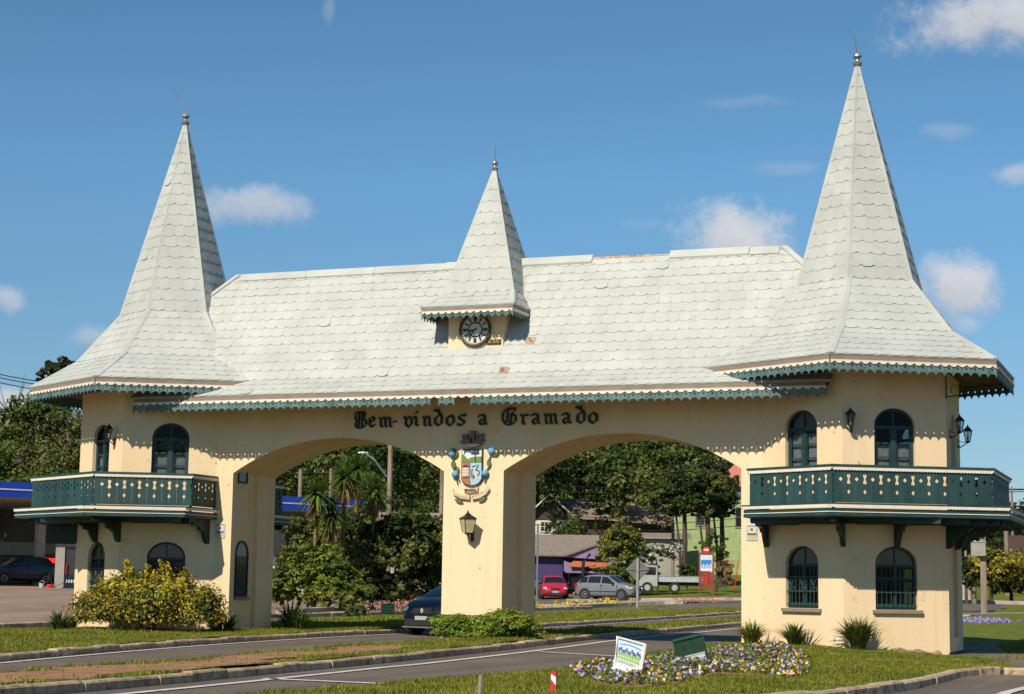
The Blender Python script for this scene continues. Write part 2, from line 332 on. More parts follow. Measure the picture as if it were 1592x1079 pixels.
kerb('kerb', [(12.8, -9.0), (14, -8.6), (20, -8.2), (34, -7.5)], side=-1, seg=(.9, 1.2))
kerb('kerb', [(-16.4, -40), (-16.2, -5), (-15.6, 8), (-13, 28), (-11.2, 43)], side=-1, h=.16)
def lawn(name, outline, z, m='grass', n=0, h=.05, blade_zone=None, rough=.03):
    """turf pad over a world outline, slightly uneven, plus a blade layer"""
    xs = [p[0] for p in outline]; ys = [p[1] for p in outline]
    bm = bmesh.new(); vs = [bm.verts.new((p[0], p[1], 0)) for p in outline]; bm.faces.new(vs)
    bmesh.ops.triangulate(bm, faces=bm.faces)
    for _ in range(6):
        es = [e for e in bm.edges if e.calc_length() > 1.6]
        if not es: break
        bmesh.ops.subdivide_edges(bm, edges=es, cuts=1); bmesh.ops.triangulate(bm, faces=bm.faces)
    for v in bm.verts: v.co.z = gz(v.co.x, v.co.y)+z(v.co.x, v.co.y)
    me = bpy.data.meshes.new(name); bm.to_mesh(me); bm.free(); me.materials.append(MT[m]); me.shade_smooth()
    return link(name, me, kind='structure')
def inpoly(x, y, poly):
    c = np.zeros(len(x), bool); n = len(poly)
    for i in range(n):
        x1, y1 = poly[i]; x2, y2 = poly[(i+1) % n]
        if y1 == y2: continue
        k = ((y1 > y) != (y2 > y)) & (x < (x2-x1)*(y-y1)/(y2-y1)+x1); c ^= k
    return c
def blades(name, outline, z, dens, h, label, box=None, m='blade', thin=None, w=.012):
    xs = np.array([p[0] for p in outline]); ys = np.array([p[1] for p in outline]); bx = box or (xs.min(), xs.max(), ys.min(), ys.max())
    n = int(dens*(bx[1]-bx[0])*(bx[3]-bx[2])); x = rng.uniform(bx[0], bx[1], n); y = rng.uniform(bx[2], bx[3], n); k = inpoly(x, y, outline)
    if thin is not None: k &= ~thin(x, y)
    x = x[k]; y = y[k]; n = len(x); zz = terr(x, y)+z(x, y)-.01
    a = rng.uniform(0, 2*pi, n); hh = h*rng.uniform(.35, 1.25, n)*(1+.5*np.sin(x*3.1+np.sin(y*2.3)*2)*np.sin(y*2.7)); lx = rng.normal(0, .4, n)*hh; ly = rng.normal(0, .4, n)*hh; ww = w*rng.uniform(.7, 1.5, n)
    V = np.empty((n, 3, 3)); V[:, 0] = np.stack([x-ww*np.cos(a), y-ww*np.sin(a), zz], 1); V[:, 1] = np.stack([x+ww*np.cos(a), y+ww*np.sin(a), zz], 1); V[:, 2] = np.stack([x+lx, y+ly, zz+hh], 1)
    o = link(name, qmesh(name, V.reshape(-1, 3), np.arange(3*n).reshape(-1, 3), m)); o['kind'] = 'stuff'; tag(o, label, 'grass'); return o
# ------------------------------------------------------------------ lawns
def wob(a): return lambda x, y: a+.012*np.sin(x*1.9+y*.7)+.012*np.sin(y*1.3-x*.4)
sBL = smooth_line(BL); sMR = smooth_line(MRgt); sML = smooth_line(MLft); sIR = smooth_line(IR)
zl = wob(.125); zm = wob(.13)
outL = [(p[0]-.17, p[1]) for p in sBL]+CL[::-1]
outM = sML+[(p[0]-.17, p[1]) for p in sMR][::-1]
def zr(x, y): return .07+.012*np.sin(x*1.9+y*.7)+.05*np.clip((y+14)/10, 0, 1)*np.clip((11-x)/3, 0, 1)-.13*np.clip((x-9.6)/1.3, 0, 1)*np.clip((y+4)/4, 0, 1)
outR = sIR+[(36, 60), (36, -1), (12.9, -1), (11.2, -1.4), (11.6, -3), (12.9, -7), (12.7, -8.8)]+[(p[0]-.13, p[1]) for p in smooth_line(RK)][::-1][2:]
lawn('lawn', outL, zl); lawn('median_lawn', outM, zm); lawn('island_lawn', outR, zr)
lot_pad = lawn('pavement', [(10.9, 2.5), (10.9, -1), (11.2, -1.4), (11.6, -3), (12.9, -7), (12.75, -8.95), (14, -8.5), (20, -8.1), (34, -7.4), (34, -.9), (12.9, -.9), (12.9, 2.5)], lambda x, y: -.005+0*x+.10*np.clip((-y-5)/3, 0, 1), 'paver')
def soil_thin(x, y):
    k = np.zeros(len(x), bool)
    for cx, cy, a, b in ((2.45, -17.2, .78, 3.8), (2.0, -12.0, .66, 3.0), (1.6, -8.6, .46, 1.6), (2.8, -21.5, .66, 2.0)): k |= (((x-cx)/a)**2+((y-cy)/b)**2 < .95) & (rng.random(len(x)) < .93)
    return k
blades('grass', outR, zr, 1500, .05, 'short mown grass on the lawn in front of the right tower', (5, 12.6, -27, .3))
blades('grass', outL, zl, 900, .05, 'short green grass on the lawn before the left tower', (-13, -1.5, -17, 6))
blades('grass', outM, zm, 1300, .055, 'patchy grass on the median strip between the roads', (.2, 3.6, -24, 3), thin=soil_thin)
blades('grass', outL, zl, 260, .07, 'green grass on the lawn behind the left arch', (-11, -3.4, 6, 45), w=.02)
blades('grass', outM, zm, 300, .07, 'grass on the median behind the central pier', (-1.2, 1.6, 3, 40), w=.02)
blades('grass', outR, zr, 200, .08, 'grass beside and behind the right tower', (10.8, 15, -1, 40), w=.02)
# bare earth patches on the median
SOIL = [(2.45, -17.2, .72, 3.6, 1), (2.0, -12.0, .6, 2.8, 2), (1.6, -8.6, .42, 1.5, 3), (2.8, -21.5, .6, 1.8, 4)]
def soil_r(t, k): return 1+.22*sin(3*t+k)+.14*sin(7*t+k*2.3)+.10*sin(13*t+k*5)
for (x, y, a, b, k) in SOIL:
    n = 90; me = M(); ring = [(x+a*soil_r(t, k)*cos(t)*q, y+b*soil_r(t, k)*sin(t)*q) for q in (1, .5) for t in np.linspace(0, 2*pi, n, endpoint=False)]
    me.add([(px_, py_, float(zm(px_, py_))+gz(px_, py_)+.010+.010*(i >= n)+random.uniform(-.004, .006)) for i, (px_, py_) in enumerate(ring)]+[(x, y, float(zm(x, y))+.025)], [(i, (i+1) % n, n+(i+1) % n, n+i) for i in range(n)]+[(n+i, n+(i+1) % n, 2*n) for i in range(n)])
    me.build('soil_patch', 'soil', kind='structure')
# painted lines
def stripe(line, w=.11, name='road_line', z=.012): return ribbon(name, line, offset(line, w), 'paint', z, 1.0)
stripe([(x+.55 if y < -12 else x+.62, y) for x, y in sMR if y < 60], .15)
stripe([(x+.14, y) for x, y in sBL if y < 60], .14)
stripe([(3.95, -17.05), (6.75, -17.35)], .19); stripe([(3.45, -4.7), (6.3, -6.4)], .19)
stripe([(3.2, 5.5), (5.9, 4.2)], .13)
stripe([(13.25, -26), (13.3, -14.6), (13.5, -12.2), (14.1, -11.2), (20, -10.4), (30, -9.6)], .16, z=.028)
stripe([(-15.95, -40), (-15.8, -5), (-15.2, 8), (-12.6, 28), (-10.8, 43)], .11, z=.004)

# ------------------------------------------------------------------ the gateway
GATE = thing('gateway', 'cream arched town gateway with two white spired towers and green balconies', 'gateway')
TX, TY, RB, RE, ZE, RR, ZR_, RS, ZS = 8.81, 1.158, 2.304, 3.634, 6.115, 3.444, 3.86, 3.834, 3.03
WP, XA, ZSP, ZAR, DEP, ZW = .75, 6.36, 3.94, 4.77, 2.19, 5.95
def HV(side, R, k): a = radians(60*k); return np.array([side*TX+R*sin(a), TY-R*cos(a), 0.])
def frame(A, B):
    A = np.array(A, float); B = np.array(B, float); e = (B-A)/np.linalg.norm(B-A); n = np.array([e[1], -e[0], 0])   # n: outward (for hex edges walked k -> k+1)
    return A, e, n
def tf_of(A, e, n): return lambda u, o, z: (A[0]+e[0]*u-n[0]*o, A[1]+e[1]*u-n[1]*o, z+A[2])    # o: depth into the wall
def arch_pts(cx, w, zs, zt, n=18, p=1.0):
    return [(cx+w/2*cos(t), zs+(zt-zs)*sin(t)**p) for t in np.linspace(0, pi, n+1)]
def opening(cx, w, z0, zs, zt): return [(cx-w/2, z0), (cx+w/2, z0)]+arch_pts(cx, w, zs, zt)[0:] if False else [(cx+w/2, z0)]+arch_pts(cx, w, zs, zt)+[(cx-w/2, z0)]
def panel(me, outer, holes, t):
    polys = [outer]+holes
    tris = tessellate_polygon([[Vector((x, z, 0)) for x, z in p] for p in polys]); flat = [p for q in polys for p in q]; n = len(flat)
    vs = [(x, 0, z) for x, z in flat]+[(x, t, z) for x, z in flat]; fs = [tuple(f) for f in tris]+[tuple(i+n for i in f[::-1]) for f in tris]; o = 0
    for p in polys:
        k = len(p); fs += [(o+i, o+(i+1) % k, n+o+(i+1) % k, n+o+i) for i in range(k)]; o += k
    me.add(vs, fs)
def panel_off(me, outer, holes, o0, o1):
    polys = [outer]+holes; tris = tessellate_polygon([[Vector((x, z, 0)) for x, z in p] for p in polys]); flat = [p for q in polys for p in q]; n = len(flat)
    vs = [(x, o0, z) for x, z in flat]+[(x, o1, z) for x, z in flat]; fs = [tuple(f) for f in tris]+[tuple(i+n for i in f[::-1]) for f in tris]; o = 0
    for p in polys: k = len(p); fs += [(o+i, o+(i+1) % k, n+o+(i+1) % k, n+o+i) for i in range(k)]; o += k
    me.add(vs, fs)
def arch_curve(x0, x1, zs, zt, n=28):   # segmental arch from (x0,zs) to (x1,zs) with crown zt
    h = zt-zs; c = (x1-x0)/2; R = (c*c+h*h)/(2*h); cx = (x0+x1)/2; a = math.asin(c/R)
    return [(cx+R*sin(t), zt-R+R*cos(t)) for t in np.linspace(-a, a, n)]
def arch_outline(off):
    x = 6.83; L_ = arch_curve(-XA-off, -WP+off, ZSP+off*.5, ZAR+off); R_ = arch_curve(WP-off, XA+off, ZSP+off*.5, ZAR+off)
    return [(-x, ZW), (-x, -.3), (-XA-off, -.3)]+L_+[(-WP+off, -.3), (WP-off, -.3)]+R_+[(XA+off, -.3), (x, -.3), (x, ZW)]
me = M(); me.prism(arch_outline(0), 0, .22); me.prism(arch_outline(0), 1.32, DEP)
mid = arch_outline(.1)
me.prism([(-x, z) for x, z in mid], .22, 1.32)
AW = me.build('arch_wall', 'wall', GATE)
# window niches in the inner sides of the arch piers
OPENL = [opening(1.152, .92, .92, 1.86, 2.24)]; OPENU = [opening(1.152, .90, 3.78, 4.78, 5.15)]
def hexwalls():
    for side in (-1, 1):
        me = M(); li = M(); inner = 1 if side < 0 else 4
        for k in range(6):
            A, e, n = frame(HV(side, RB, k), HV(side, RB, (k+1) % 6)); sd = RB
            if k == inner: holes = []
            elif side == 1 and k == 1: holes = [opening(1.152, .80, .35, 2.05, 2.5), opening(1.152, .80, 2.92, 4.7, 5.15)]
            else: holes = OPENL+OPENU
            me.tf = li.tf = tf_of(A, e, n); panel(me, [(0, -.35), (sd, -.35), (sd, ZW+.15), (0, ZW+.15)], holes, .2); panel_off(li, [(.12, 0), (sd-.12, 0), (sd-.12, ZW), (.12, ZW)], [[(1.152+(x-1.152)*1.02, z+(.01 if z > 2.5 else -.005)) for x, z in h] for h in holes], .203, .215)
        me.tf = None; li.build('added_shade_lining', 'interior', GATE)  # dark lining added inside the walls, its colour standing in for room shade
        me.build('tower_wall', 'wall', GATE, label='cream six-sided tower wall, '+('left' if side < 0 else 'right')+' end of the gateway')
        me = M(); hx = [tuple(HV(side, RB-.22, k)[:2]) for k in range(6)]
        me.slab(hx, 2.55, 2.9); me.slab(hx, 5.75, 5.95); me.build('tower_floor', 'interior', GATE)
        # closed white curtains / dark back screen upstairs so rooms read as rooms
hexwalls()

def frame_ring(me, pts, w, o0, o1):
    """moulding of width w just inside an arched outline (last to first edge is the bottom)"""
    n = len(pts); cx = sum(p[0] for p in pts)/n; zs = [p[1] for p in pts]; zc = (min(zs)+max(zs))/2
    inner = []
    for i, p in enumerate(pts):
        a = Vector(pts[i-1]); b = Vector(p); c = Vector(pts[(i+1) % n]); d1 = (b-a); d2 = (c-b)
        d1 = d1.normalized() if d1.length > 1e-6 else d2.normalized(); d2 = d2.normalized() if d2.length > 1e-6 else d1
        nn = Vector((-(d1.y+d2.y), d1.x+d2.x)); nn.normalize(); k = w/max(.5, nn.dot(Vector((-d1.y, d1.x)))); inner.append(tuple(b+nn*k))
    vs = [(x, o0, z) for x, z in pts]+[(x, o0, z) for x, z in inner]+[(x, o1, z) for x, z in pts]+[(x, o1, z) for x, z in inner]; fs = []
    for i in range(n):
        j = (i+1) % n; fs += [(i, j, n+j, n+i), (2*n+i, 3*n+i, 3*n+j, 2*n+j), (n+i, n+j, 3*n+j, 3*n+i)]
    me.add(vs, fs)
def upper_window(A, e, n, cx=1.152, w=.90, z0=3.78, zs=4.78, zt=5.15, curtain=True, kind=0):
    tf = tf_of(A, e, n); me = M(tf); o0, o1 = .09, .15
    frame_ring(me, opening(cx, w-.004, z0+.002, zs, zt-.002), .055, o0, o1)
    me.box(cx-w/2+.02, cx+w/2-.02, o0+.003, o1-.003, zs-.075, zs); me.box(cx-.05, cx+.05, o0-.012, o1-.01, z0+.05, zs-.07); me.box(cx-.018, cx+.018, o0+.01, o1-.01, zs, zt-.05)
    rows = [z0+.06, 4.11, 4.41, zs-.07]
    for s in (-1, 1):
        x0, x1 = sorted((cx+s*.05, cx+s*(w/2-.052)))
        for a in (x0, x1-.035): me.box(a, a+.035, o0+.012, o1-.012, z0+.05, zs-.07)
        for z in rows[1:-1]: me.box(x0, x1, o0+.015, o1-.015, z-.016, z+.016)
    f = me.build('window', 'teal_dark', GATE)
    for s in (-1, 1):
        x0, x1 = sorted((cx+s*.085, cx+s*(w/2-.087)))
        for i in range(3):
            p = M(tf); p.box(x0, x1, o0+.028, o0+.034, rows[i]+.016, rows[i+1]-.016); p.build('pane', 'clear', f)
    p = M(tf); ap = [(x, z) for x, z in arch_pts(cx, w-.12, zs+.001, zt-.06)]; p.prism(ap, o0+.028, o0+.034); p.build('pane', 'clear', f)
    c = M(tf); 
    for s in (-1, 1):
        x0, x1 = sorted((cx+s*.02, cx+s*(w/2-.02))); K = 16
        hh = [3.80, (4.64 if kind == 2 else 4.41)]; vs = [(x0+(x1-x0)*i/K, .18+.003*sin(i*2.1), z) for i in range(K+1) for z in hh]
        c.add(vs, [(2*i, 2*i+2, 2*i+3, 2*i+1) for i in range(K)])
    c.add([(cx-w/2, .255, 4.66), (cx+w/2, .255, 4.66), (cx+w/2, .262, 5.2), (cx-w/2, .262, 5.2)], [(0, 1, 2, 3)]) if kind == 2 else None
    c.build('curtain', 'curtain', f)
def grille(A, e, n, parent, cx, w, z0, zs):
    g = M(tf_of(A, e, n)); o = .035; nb = 9
    for z in (z0+.09, z0+.36, zs-.28): g.box(cx-w/2+.01, cx+w/2-.01, o-.008, o+.008, z-.011, z+.011)
    for i in range(nb):
        x = cx-w/2+.05+(w-.1)*i/(nb-1); g.tube([(x, o, z0+.02), (x, o, zs-.16)], .008, 4); g.tube([(x, o, zs-.16), (x, o, zs-.10)], [.013, .002], 4)
    for i in range(3):
        x = cx-w/2+.05+(w-.1)*(i*3+1)/(nb-1)
        for s in (-1, 1):
            g.tube([(x+s*(.045+.035*cos(t)), o-.01, z0+.40+s*0+.05*sin(t)) for t in np.linspace(-pi*.5, pi*1.2, 9)], .007, 4, False)
            g.tube([(x+s*.01, o-.01, z0+.48), (x+s*.05, o-.01, z0+.56), (x+s*.07, o-.01, z0+.64)], .007, 4, False)
    g.build('grille', 'iron_teal', parent)
def lower_window(A, e, n, cx=1.152, w=.92, z0=.92, zs=1.86, zt=2.24, sill=True, see=False, name='window'):
    tf = tf_of(A, e, n); me = M(tf); o0, o1 = .09, .15
    frame_ring(me, opening(cx, w-.004, z0+.002, zs, zt-.002), .05, o0, o1); me.box(cx-w/2+.02, cx+w/2-.02, o0+.003, o1-.003, zs-.06, zs)
    me.box(cx-.04, cx+.04, o0-.01, o1-.01, z0+.04, zs-.05); me.box(cx-.016, cx+.016, o0+.01, o1-.01, zs, zt-.05)
    for s in (-1, 1):
        x0, x1 = sorted((cx+s*.04, cx+s*(w/2-.045))); me.box(x0, x1, o0+.01, o1-.01, z0+.045, z0+.12); me.box(x0, x1, o0+.014, o1-.014, z0+.60, z0+.625)
    f = me.build(name, 'teal_dark', GATE)
    for s in (-1, 1):
        x0, x1 = sorted((cx+s*.042, cx+s*(w/2-.05))); p = M(tf); p.box(x0, x1, o0+.026, o0+.032, z0+.12, zs-.06); p.build('pane', 'clear', f)
    p = M(tf); p.prism(arch_pts(cx, w-.1, zs+.001, zt-.055), o0+.026, o0+.032); p.build('pane', 'glass', f)
    grille(A, e, n, f, cx, w, z0, zs)
    if sill: sm = M(tf); sm.box(cx-w/2-.07, cx+w/2+.09, -.075, .03, z0-.075, z0-.004); sm.build('sill', 'fascia', f)
for side in (-1, 1):
    inner = 1 if side < 0 else 4
    for k in range(6):
        if k == inner: continue
        fr = frame(HV(side, RB, k), HV(side, RB, (k+1) % 6))
        if side == 1 and k == 1:
            for z0, zs, zt in ((.35, 2.05, 2.5), (2.92, 4.7, 5.15)):
                me = M(tf_of(*fr)); me.prism(opening(1.152, .80, z0+.002, zs, zt-.002), .17, .19); me.build('recess_panel', 'fascia', GATE)
            continue
        upper_window(*fr, kind={(-1, 5): 1, (-1, 0): 0, (1, 5): 2, (1, 0): 1}.get((side, k), 0)); lower_window(*fr)
# pier windows facing the left and right passage
for s in (-1, 1):
    A, B = ((-XA-.1, .22, 0), (-XA-.1, 1.32, 0)) if s < 0 else ((XA+.1, 1.32, 0), (XA+.1, .22, 0))
    e = np.array([0, 1., 0]) if s < 0 else np.array([0, -1., 0]); n = np.array([1., 0, 0]) if s < 0 else np.array([-1., 0, 0])
    for z0, zs, zt in ((.95, 1.95, 2.3), (3.74, 4.06, 4.07)):
        tf = tf_of(np.array(A, float), e, n); me = M(tf); w = .62 if z0 < 2 else .45; cx = .50 if z0 < 2 else .42
        me.prism(opening(cx, w, z0, zs, zt), -.012, -.004); f = me.build('window', 'glass', GATE)
        g = M(tf); frame_ring(g, opening(cx, w+.03, z0-.015, zs, zt+.015), .05, -.03, -.002); 
        if zt < 3:
            for i in range(6): g.tube([(cx-w/2+.06+i*.1, -.05, z0), (cx-w/2+.06+i*.1, -.05, zs-.02)], .008, 4)
            for z in (z0+.1, z0+.5, zs-.1): g.box(cx-w/2, cx+w/2, -.055, -.045, z-.01, z+.01)
            sm = M(tf); sm.box(cx-w/2-.06, cx+w/2+.06, -.09, -.002, z0-.09, z0-.02); sm.build('sill', 'fascia', f)
        g.build('grille', 'darkgreen', f)
# plinth stain band at the right tower foot
me = M()
for k in (1,):
    A, e, n = frame(HV(1, RB, k), HV(1, RB, k+1)); me.tf = tf_of(A, e, n); me.box(-.01, RB+.02, -.02, .02, -.3, .05)
me.build('plinth', 'interior', GATE)

# ------------------------------------------------------------------ roofs and shingles
SH = []   # (distance to camera, verts, faces)
def shingles(bl, br, tr, tl, exp=.28, w=.30, seed=0, skip=None):
    bl, br, tr, tl = [np.array(p, float) for p in (bl, br, tr, tl)]
    ex = (br-bl); LB = np.linalg.norm(ex); ex = ex/LB; up = tl-bl; up = up-ex*(up@ex); SL = np.linalg.norm(up); up /= SL; nn = np.cross(ex, up)
    if nn @ (CAM-bl) < 0 and False: nn = -nn
    if nn[2] < 0: nn = -nn
    al, ar = (tl-bl)@ex/SL, (tr-br)@ex/SL; R = random.Random(seed)
    rows = int(SL/exp+.5); exp = SL/rows
    for r in range(rows):
        s0 = r*exp; x0 = al*s0; x1 = LB+ar*s0
        x = x0-(R.random()*.5 if r % 2 else R.random()*.5+.5)*w*.0-(w*.5 if r % 2 else 0)+R.uniform(-.03, .03)+((LB/2) % w)
        x -= w*2
        while x < x1:
            ww = w*R.uniform(.88, 1.12); a, b = x+.001, x+ww-.001; x += ww
            if b < x0+.01 or a > x1-.01: continue
            dz = R.uniform(-.010, .010); lift = R.uniform(.011, .018); c = .046; tall = min(exp*1.06, SL-s0)
            if R.random() < .012: lift += .02
            P2 = [(a, tall), (a, c), (a+c*1.7, 0), (b-c*1.7, 0), (b, c), (b, tall)]; o = []
            for px_, s in P2:
                sy = max(0, s+s0+(dz if s < tall else 0)); lo = al*sy; hi = LB+ar*sy; o.append((min(max(px_, lo), hi), sy, s))
            if max(p[0] for p in o)-min(p[0] for p in o) < .03: continue
            vs = []
            for q in (0, 1):
                for px_, sy, s in o:
                    h = lift if s < .1 else .006
                    h = .001 if q else h
                    vs.append(tuple(bl+ex*px_+up*sy+nn*h))
            fs = [(0, 1, 2, 3, 4, 5), (0, 6, 7, 1), (1, 7, 8, 2), (2, 8, 9, 3), (3, 9, 10, 4), (4, 10, 11, 5)]
            if skip and skip(vs[2]): continue
            d = np.linalg.norm(np.array(vs[2])-CAM); vis = nn @ (CAM-np.array(vs[2])) > 0
            SH.append((d if vis else d+100, vs, fs))
def quadmesh(me, a, b, c, d, t=.02):
    a, b, c, d = [np.array(p, float) for p in (a, b, c, d)]; n = np.cross(b-a, d-a); n /= np.linalg.norm(n)
    if n[2] < 0: n = -n
    vs = [tuple(p) for p in (a, b, c, d)]+[tuple(p-n*t) for p in (a, b, c, d)]; me.add(vs, [(0, 1, 2, 3), (7, 6, 5, 4)]+[(i, (i+1) % 4, (i+1) % 4+4, i+4) for i in range(4)])
PROF = [(RE, ZE), (2.497, 6.80), (1.47, 8.03), (.03, 13.22)]
ROOFS = []
def yroof(z):   # main roof front slope: y for height z
    return np.interp(z, [5.715, 6.13, 9.06], [-1.25, -.62, 1.17])
def inside_tower(p):
    for s in (-1, 1):
        r = math.hypot(p[0]-s*TX, p[1]-TY); R = np.interp(p[2], [q[1] for q in PROF], [q[0] for q in PROF])*.86
        if p[2] > ZE and r < R-.12: return True
    return abs(p[0]-.06) < 1.0*np.interp(p[2], [7.7, 8.15, 11.35], [1.15, .82, 0]) and p[1] < 1.2 and 7.75 < p[2]
for side in (-1, 1):
    me = M(); cap = M()
    for i in range(3):
        (r0, z0), (r1, z1) = PROF[i], PROF[i+1]
        for k in range(6):
            a, b, c, d = [HV(side, r, kk)+np.array([0, 0, z]) for r, kk, z in ((r0, k, z0), (r0, k+1, z0), (r1, k+1, z1), (r1, k, z1))]
            quadmesh(me, a, b, c, d, .05)
            def inmain(p): return abs(p[0]) < 7.6 and 0 < p[1] < 1.17 and p[1] > yroof(p[2])+.15
            shingles(a, b, c, d, exp=.235 if i < 2 else .30, w=.28 if i < 2 else .29, seed=k*7+i+side*50, skip=inmain)
            # hip cap strip over the edge
            for q, (pa, pb) in enumerate(((a, d),)):
                o = np.array([pa[0]-side*TX, pa[1]-TY, 0]); o /= np.linalg.norm(o); t = np.array([-o[1], o[0], 0])
                w0, w1 = (.085, .085) if i < 2 else (.085, .03)
                up_ = np.array([0, 0, .028]); vs = [pa-t*w0-o*.045+up_, pa+o*.012+up_*1.1, pa+t*w0-o*.045+up_, pb-t*w1-o*w1*.5+up_, pb+o*.012+up_*1.1, pb+t*w1-o*w1*.5+up_]
                cap.add([tuple(v) for v in vs]+[tuple(v-up_-o*.02) for v in vs], [(0, 1, 4, 3), (1, 2, 5, 4), (0, 6, 7, 1), (1, 7, 8, 2), (0, 3, 9, 6), (2, 8, 11, 5), (3, 4, 5, 11, 10, 9)])
    r = me.build('tower_roof', 'underlay', GATE); cap.build('hip_cap', 'shingle', r)
    f = M(); c = (side*TX, TY, 13.15)
    f.lathe([(.035, 0), (.09, .05), (.11, .10), (.05, .15), (.035, .19), (.10, .25), (.085, .30), (.02, .33)], c, 10)
    tip = (c[0]-.17-.1*(side < 0), c[1]-.15, 13.15+(.95 if side < 0 else .98)) if side < 0 else (c[0]-.18, c[1]-.1, 14.1)
    f.tube([(c[0], c[1], 13.45), ((c[0]+tip[0])/2+(.05 if side > 0 else 0), c[1]-.05, 13.8), tip], [.018, .016, .012], 6); f.build('finial', 'galv', r)
# main roof
yk, zk = -.62, 6.13; XE = 8.6; XR = 7.09; xg, zg = 7.75, 8.45; yg = float(yroof(zg)); YB = 2*1.17
me = M()
for s in (1, -1):
    Y = (lambda y: y) if s == 1 else (lambda y: YB-y)
    quadmesh(me, (-XE, Y(-1.25), 5.715), (XE, Y(-1.25), 5.715), (XE, Y(yk), zk), (-XE, Y(yk), zk), .05)
    quadmesh(me, (-XE, Y(yk), zk), (XE, Y(yk), zk), (xg, Y(yg), zg), (-xg, Y(yg), zg), .05)
    quadmesh(me, (-xg, Y(yg), zg), (xg, Y(yg), zg), (XR, Y(1.17), 9.06), (-XR, Y(1.17), 9.06), .05)
for s in (-1, 1): me.add([(s*xg, yg, zg), (s*xg, YB-yg, zg), (s*XR, 1.17, 9.06), (s*XE, yk, zk), (s*XE, YB-yk, zk)], [(0, 1, 2), (0, 1, 4, 3)])
MR_ = me.build('main_roof', 'underlay', GATE)
shingles((-8.5, -1.25, 5.715), (8.5, -1.25, 5.715), (8.5, yk, zk), (-8.5, yk, zk), .25, .29, 11, inside_tower)
shingles((-8.3, yk, zk), (8.3, yk, zk), (xg, yg, zg), (-xg, yg, zg), .27, .29, 12, inside_tower)
shingles((-xg, yg, zg), (xg, yg, zg), (XR, 1.17, 9.06), (-XR, 1.17, 9.06), .27, .29, 13, inside_tower)
shingles((-xg, YB-yk, zk), (xg, YB-yk, zk), (XR, YB-1.17, 9.06), (-XR, YB-1.17, 9.06), .30, .5, 14)
for s in (-1, 1):
    a = (s*xg, yg, zg); b = (s*xg, YB-yg, zg); shingles(a, b, (s*XR, 1.2, 9.06), (s*XR, 1.14, 9.06), .27, .29, 15+s)
x = -7.0                                     # ridge cap boards, a gap of bare timber where two are missing
while x < 7.0:
    w = min(1.9, 7.0-x)
    if not (2.05 < x+w/2 < 4.1):
        me = M(); h = .03*random.random()
        for s in (-1, 1): me.add([(x, 1.17, 9.115+h), (x+w-.01, 1.17, 9.115+h), (x+w-.01, 1.17+s*.13, 8.93+h), (x, 1.17+s*.13, 8.93+h), (x, 1.17, 9.075), (x+w-.01, 1.17, 9.075), (x+w-.01, 1.17+s*.11, 8.9), (x, 1.17+s*.11, 8.9)], [(0, 1, 2, 3), (4, 7, 6, 5), (0, 3, 7, 4), (1, 5, 6, 2), (3, 2, 6, 7)])
        me.build('ridge_cap', 'shingle', MR_)
    x += w
me = M(); me.box(2.0, 3.95, 1.13, 1.21, 8.95, 9.07); me.build('ridge_board', 'kerb', MR_)
for s in (-1, 1):
    me = M(); a = np.array((s*XR, 1.17, 9.08)); b = np.array((s*xg, yg, zg+.02)); t = np.array([s*.07, .02, 0]); u = np.array([0, 0, .035])
    me.add([tuple(p) for p in (a-t+u, a+t+u, b+t+u, b-t+u, a-t, a+t, b+t, b-t)], [(0, 1, 2, 3), (0, 4, 5, 1), (1, 5, 6, 2), (2, 6, 7, 3), (3, 7, 4, 0)]); me.build('hip_cap', 'shingle', MR_)
# clock turret
CX = .06; me = M()
CP = [((-1.17, -.76), (1.17, 2.4), 7.72), ((-.88, .0), (.88, 1.78), 8.15), ((-.02, .87), (.02, .91), 11.33)]
def crn(i):
    (x0, y0), (x1, y1), z = CP[i]; return [np.array((CX+x, y, z)) for x, y in ((x0, y0), (x1, y0), (x1, y1), (x0, y1))]
cap = M()
for i in range(2):
    A_, B_ = crn(i), crn(i+1)
    for k in range(4):
        quadmesh(me, A_[k], A_[(k+1) % 4], B_[(k+1) % 4], B_[k], .04)
        shingles(A_[k], A_[(k+1) % 4], B_[(k+1) % 4], B_[k], .26 if i == 0 else .29, .29, 30+k+i, lambda p: p[2] < 9 and p[1] > yroof(p[2])+.2 and p[2] > 5)
    for k in range(2):
        pa, pb = A_[k], B_[k]; o = np.array([pa[0]-CX, pa[1]-.9, 0]); o /= np.linalg.norm(o); t = np.array([-o[1], o[0], 0]); w0, w1 = .07, (.07 if i == 0 else .02); up_ = np.array([0, 0, .03])
        vs = [pa-t*w0-o*w0+up_, pa+o*.012+up_, pa+t*w0-o*w0+up_, pb-t*w1-o*w1+up_, pb+o*.012+up_, pb+t*w1-o*w1+up_]
        cap.add([tuple(v) for v in vs]+[tuple(v-up_-o*.02) for v in vs], [(0, 1, 4, 3), (1, 2, 5, 4), (0, 6, 7, 1), (1, 7, 8, 2), (0, 3, 9, 6), (2, 8, 11, 5)])
CR = me.build('turret_roof', 'underlay', GATE); cap.build('hip_cap', 'shingle', CR)
f = M(); f.lathe([(.03, 0), (.07, .04), (.09, .08), (.04, .12), (.03, .16), (.075, .21), (.06, .26), (.015, .3)], (CX, .89, 11.25), 10); f.tube([(CX, .89, 11.5), (CX-.01, .89, 12.0)], [.016, .01], 6); f.build('finial', 'galv', CR)
me = M(); me.box(CX-.67, CX+.71, -.22, 1.2, 6.5, 7.66); me.build('turret_wall', 'wall', GATE)
me = M(); me.box(CX-1.1, CX+1.1, -.70, 1.6, 7.67, 7.70); me.build('soffit', 'soffit', GATE)
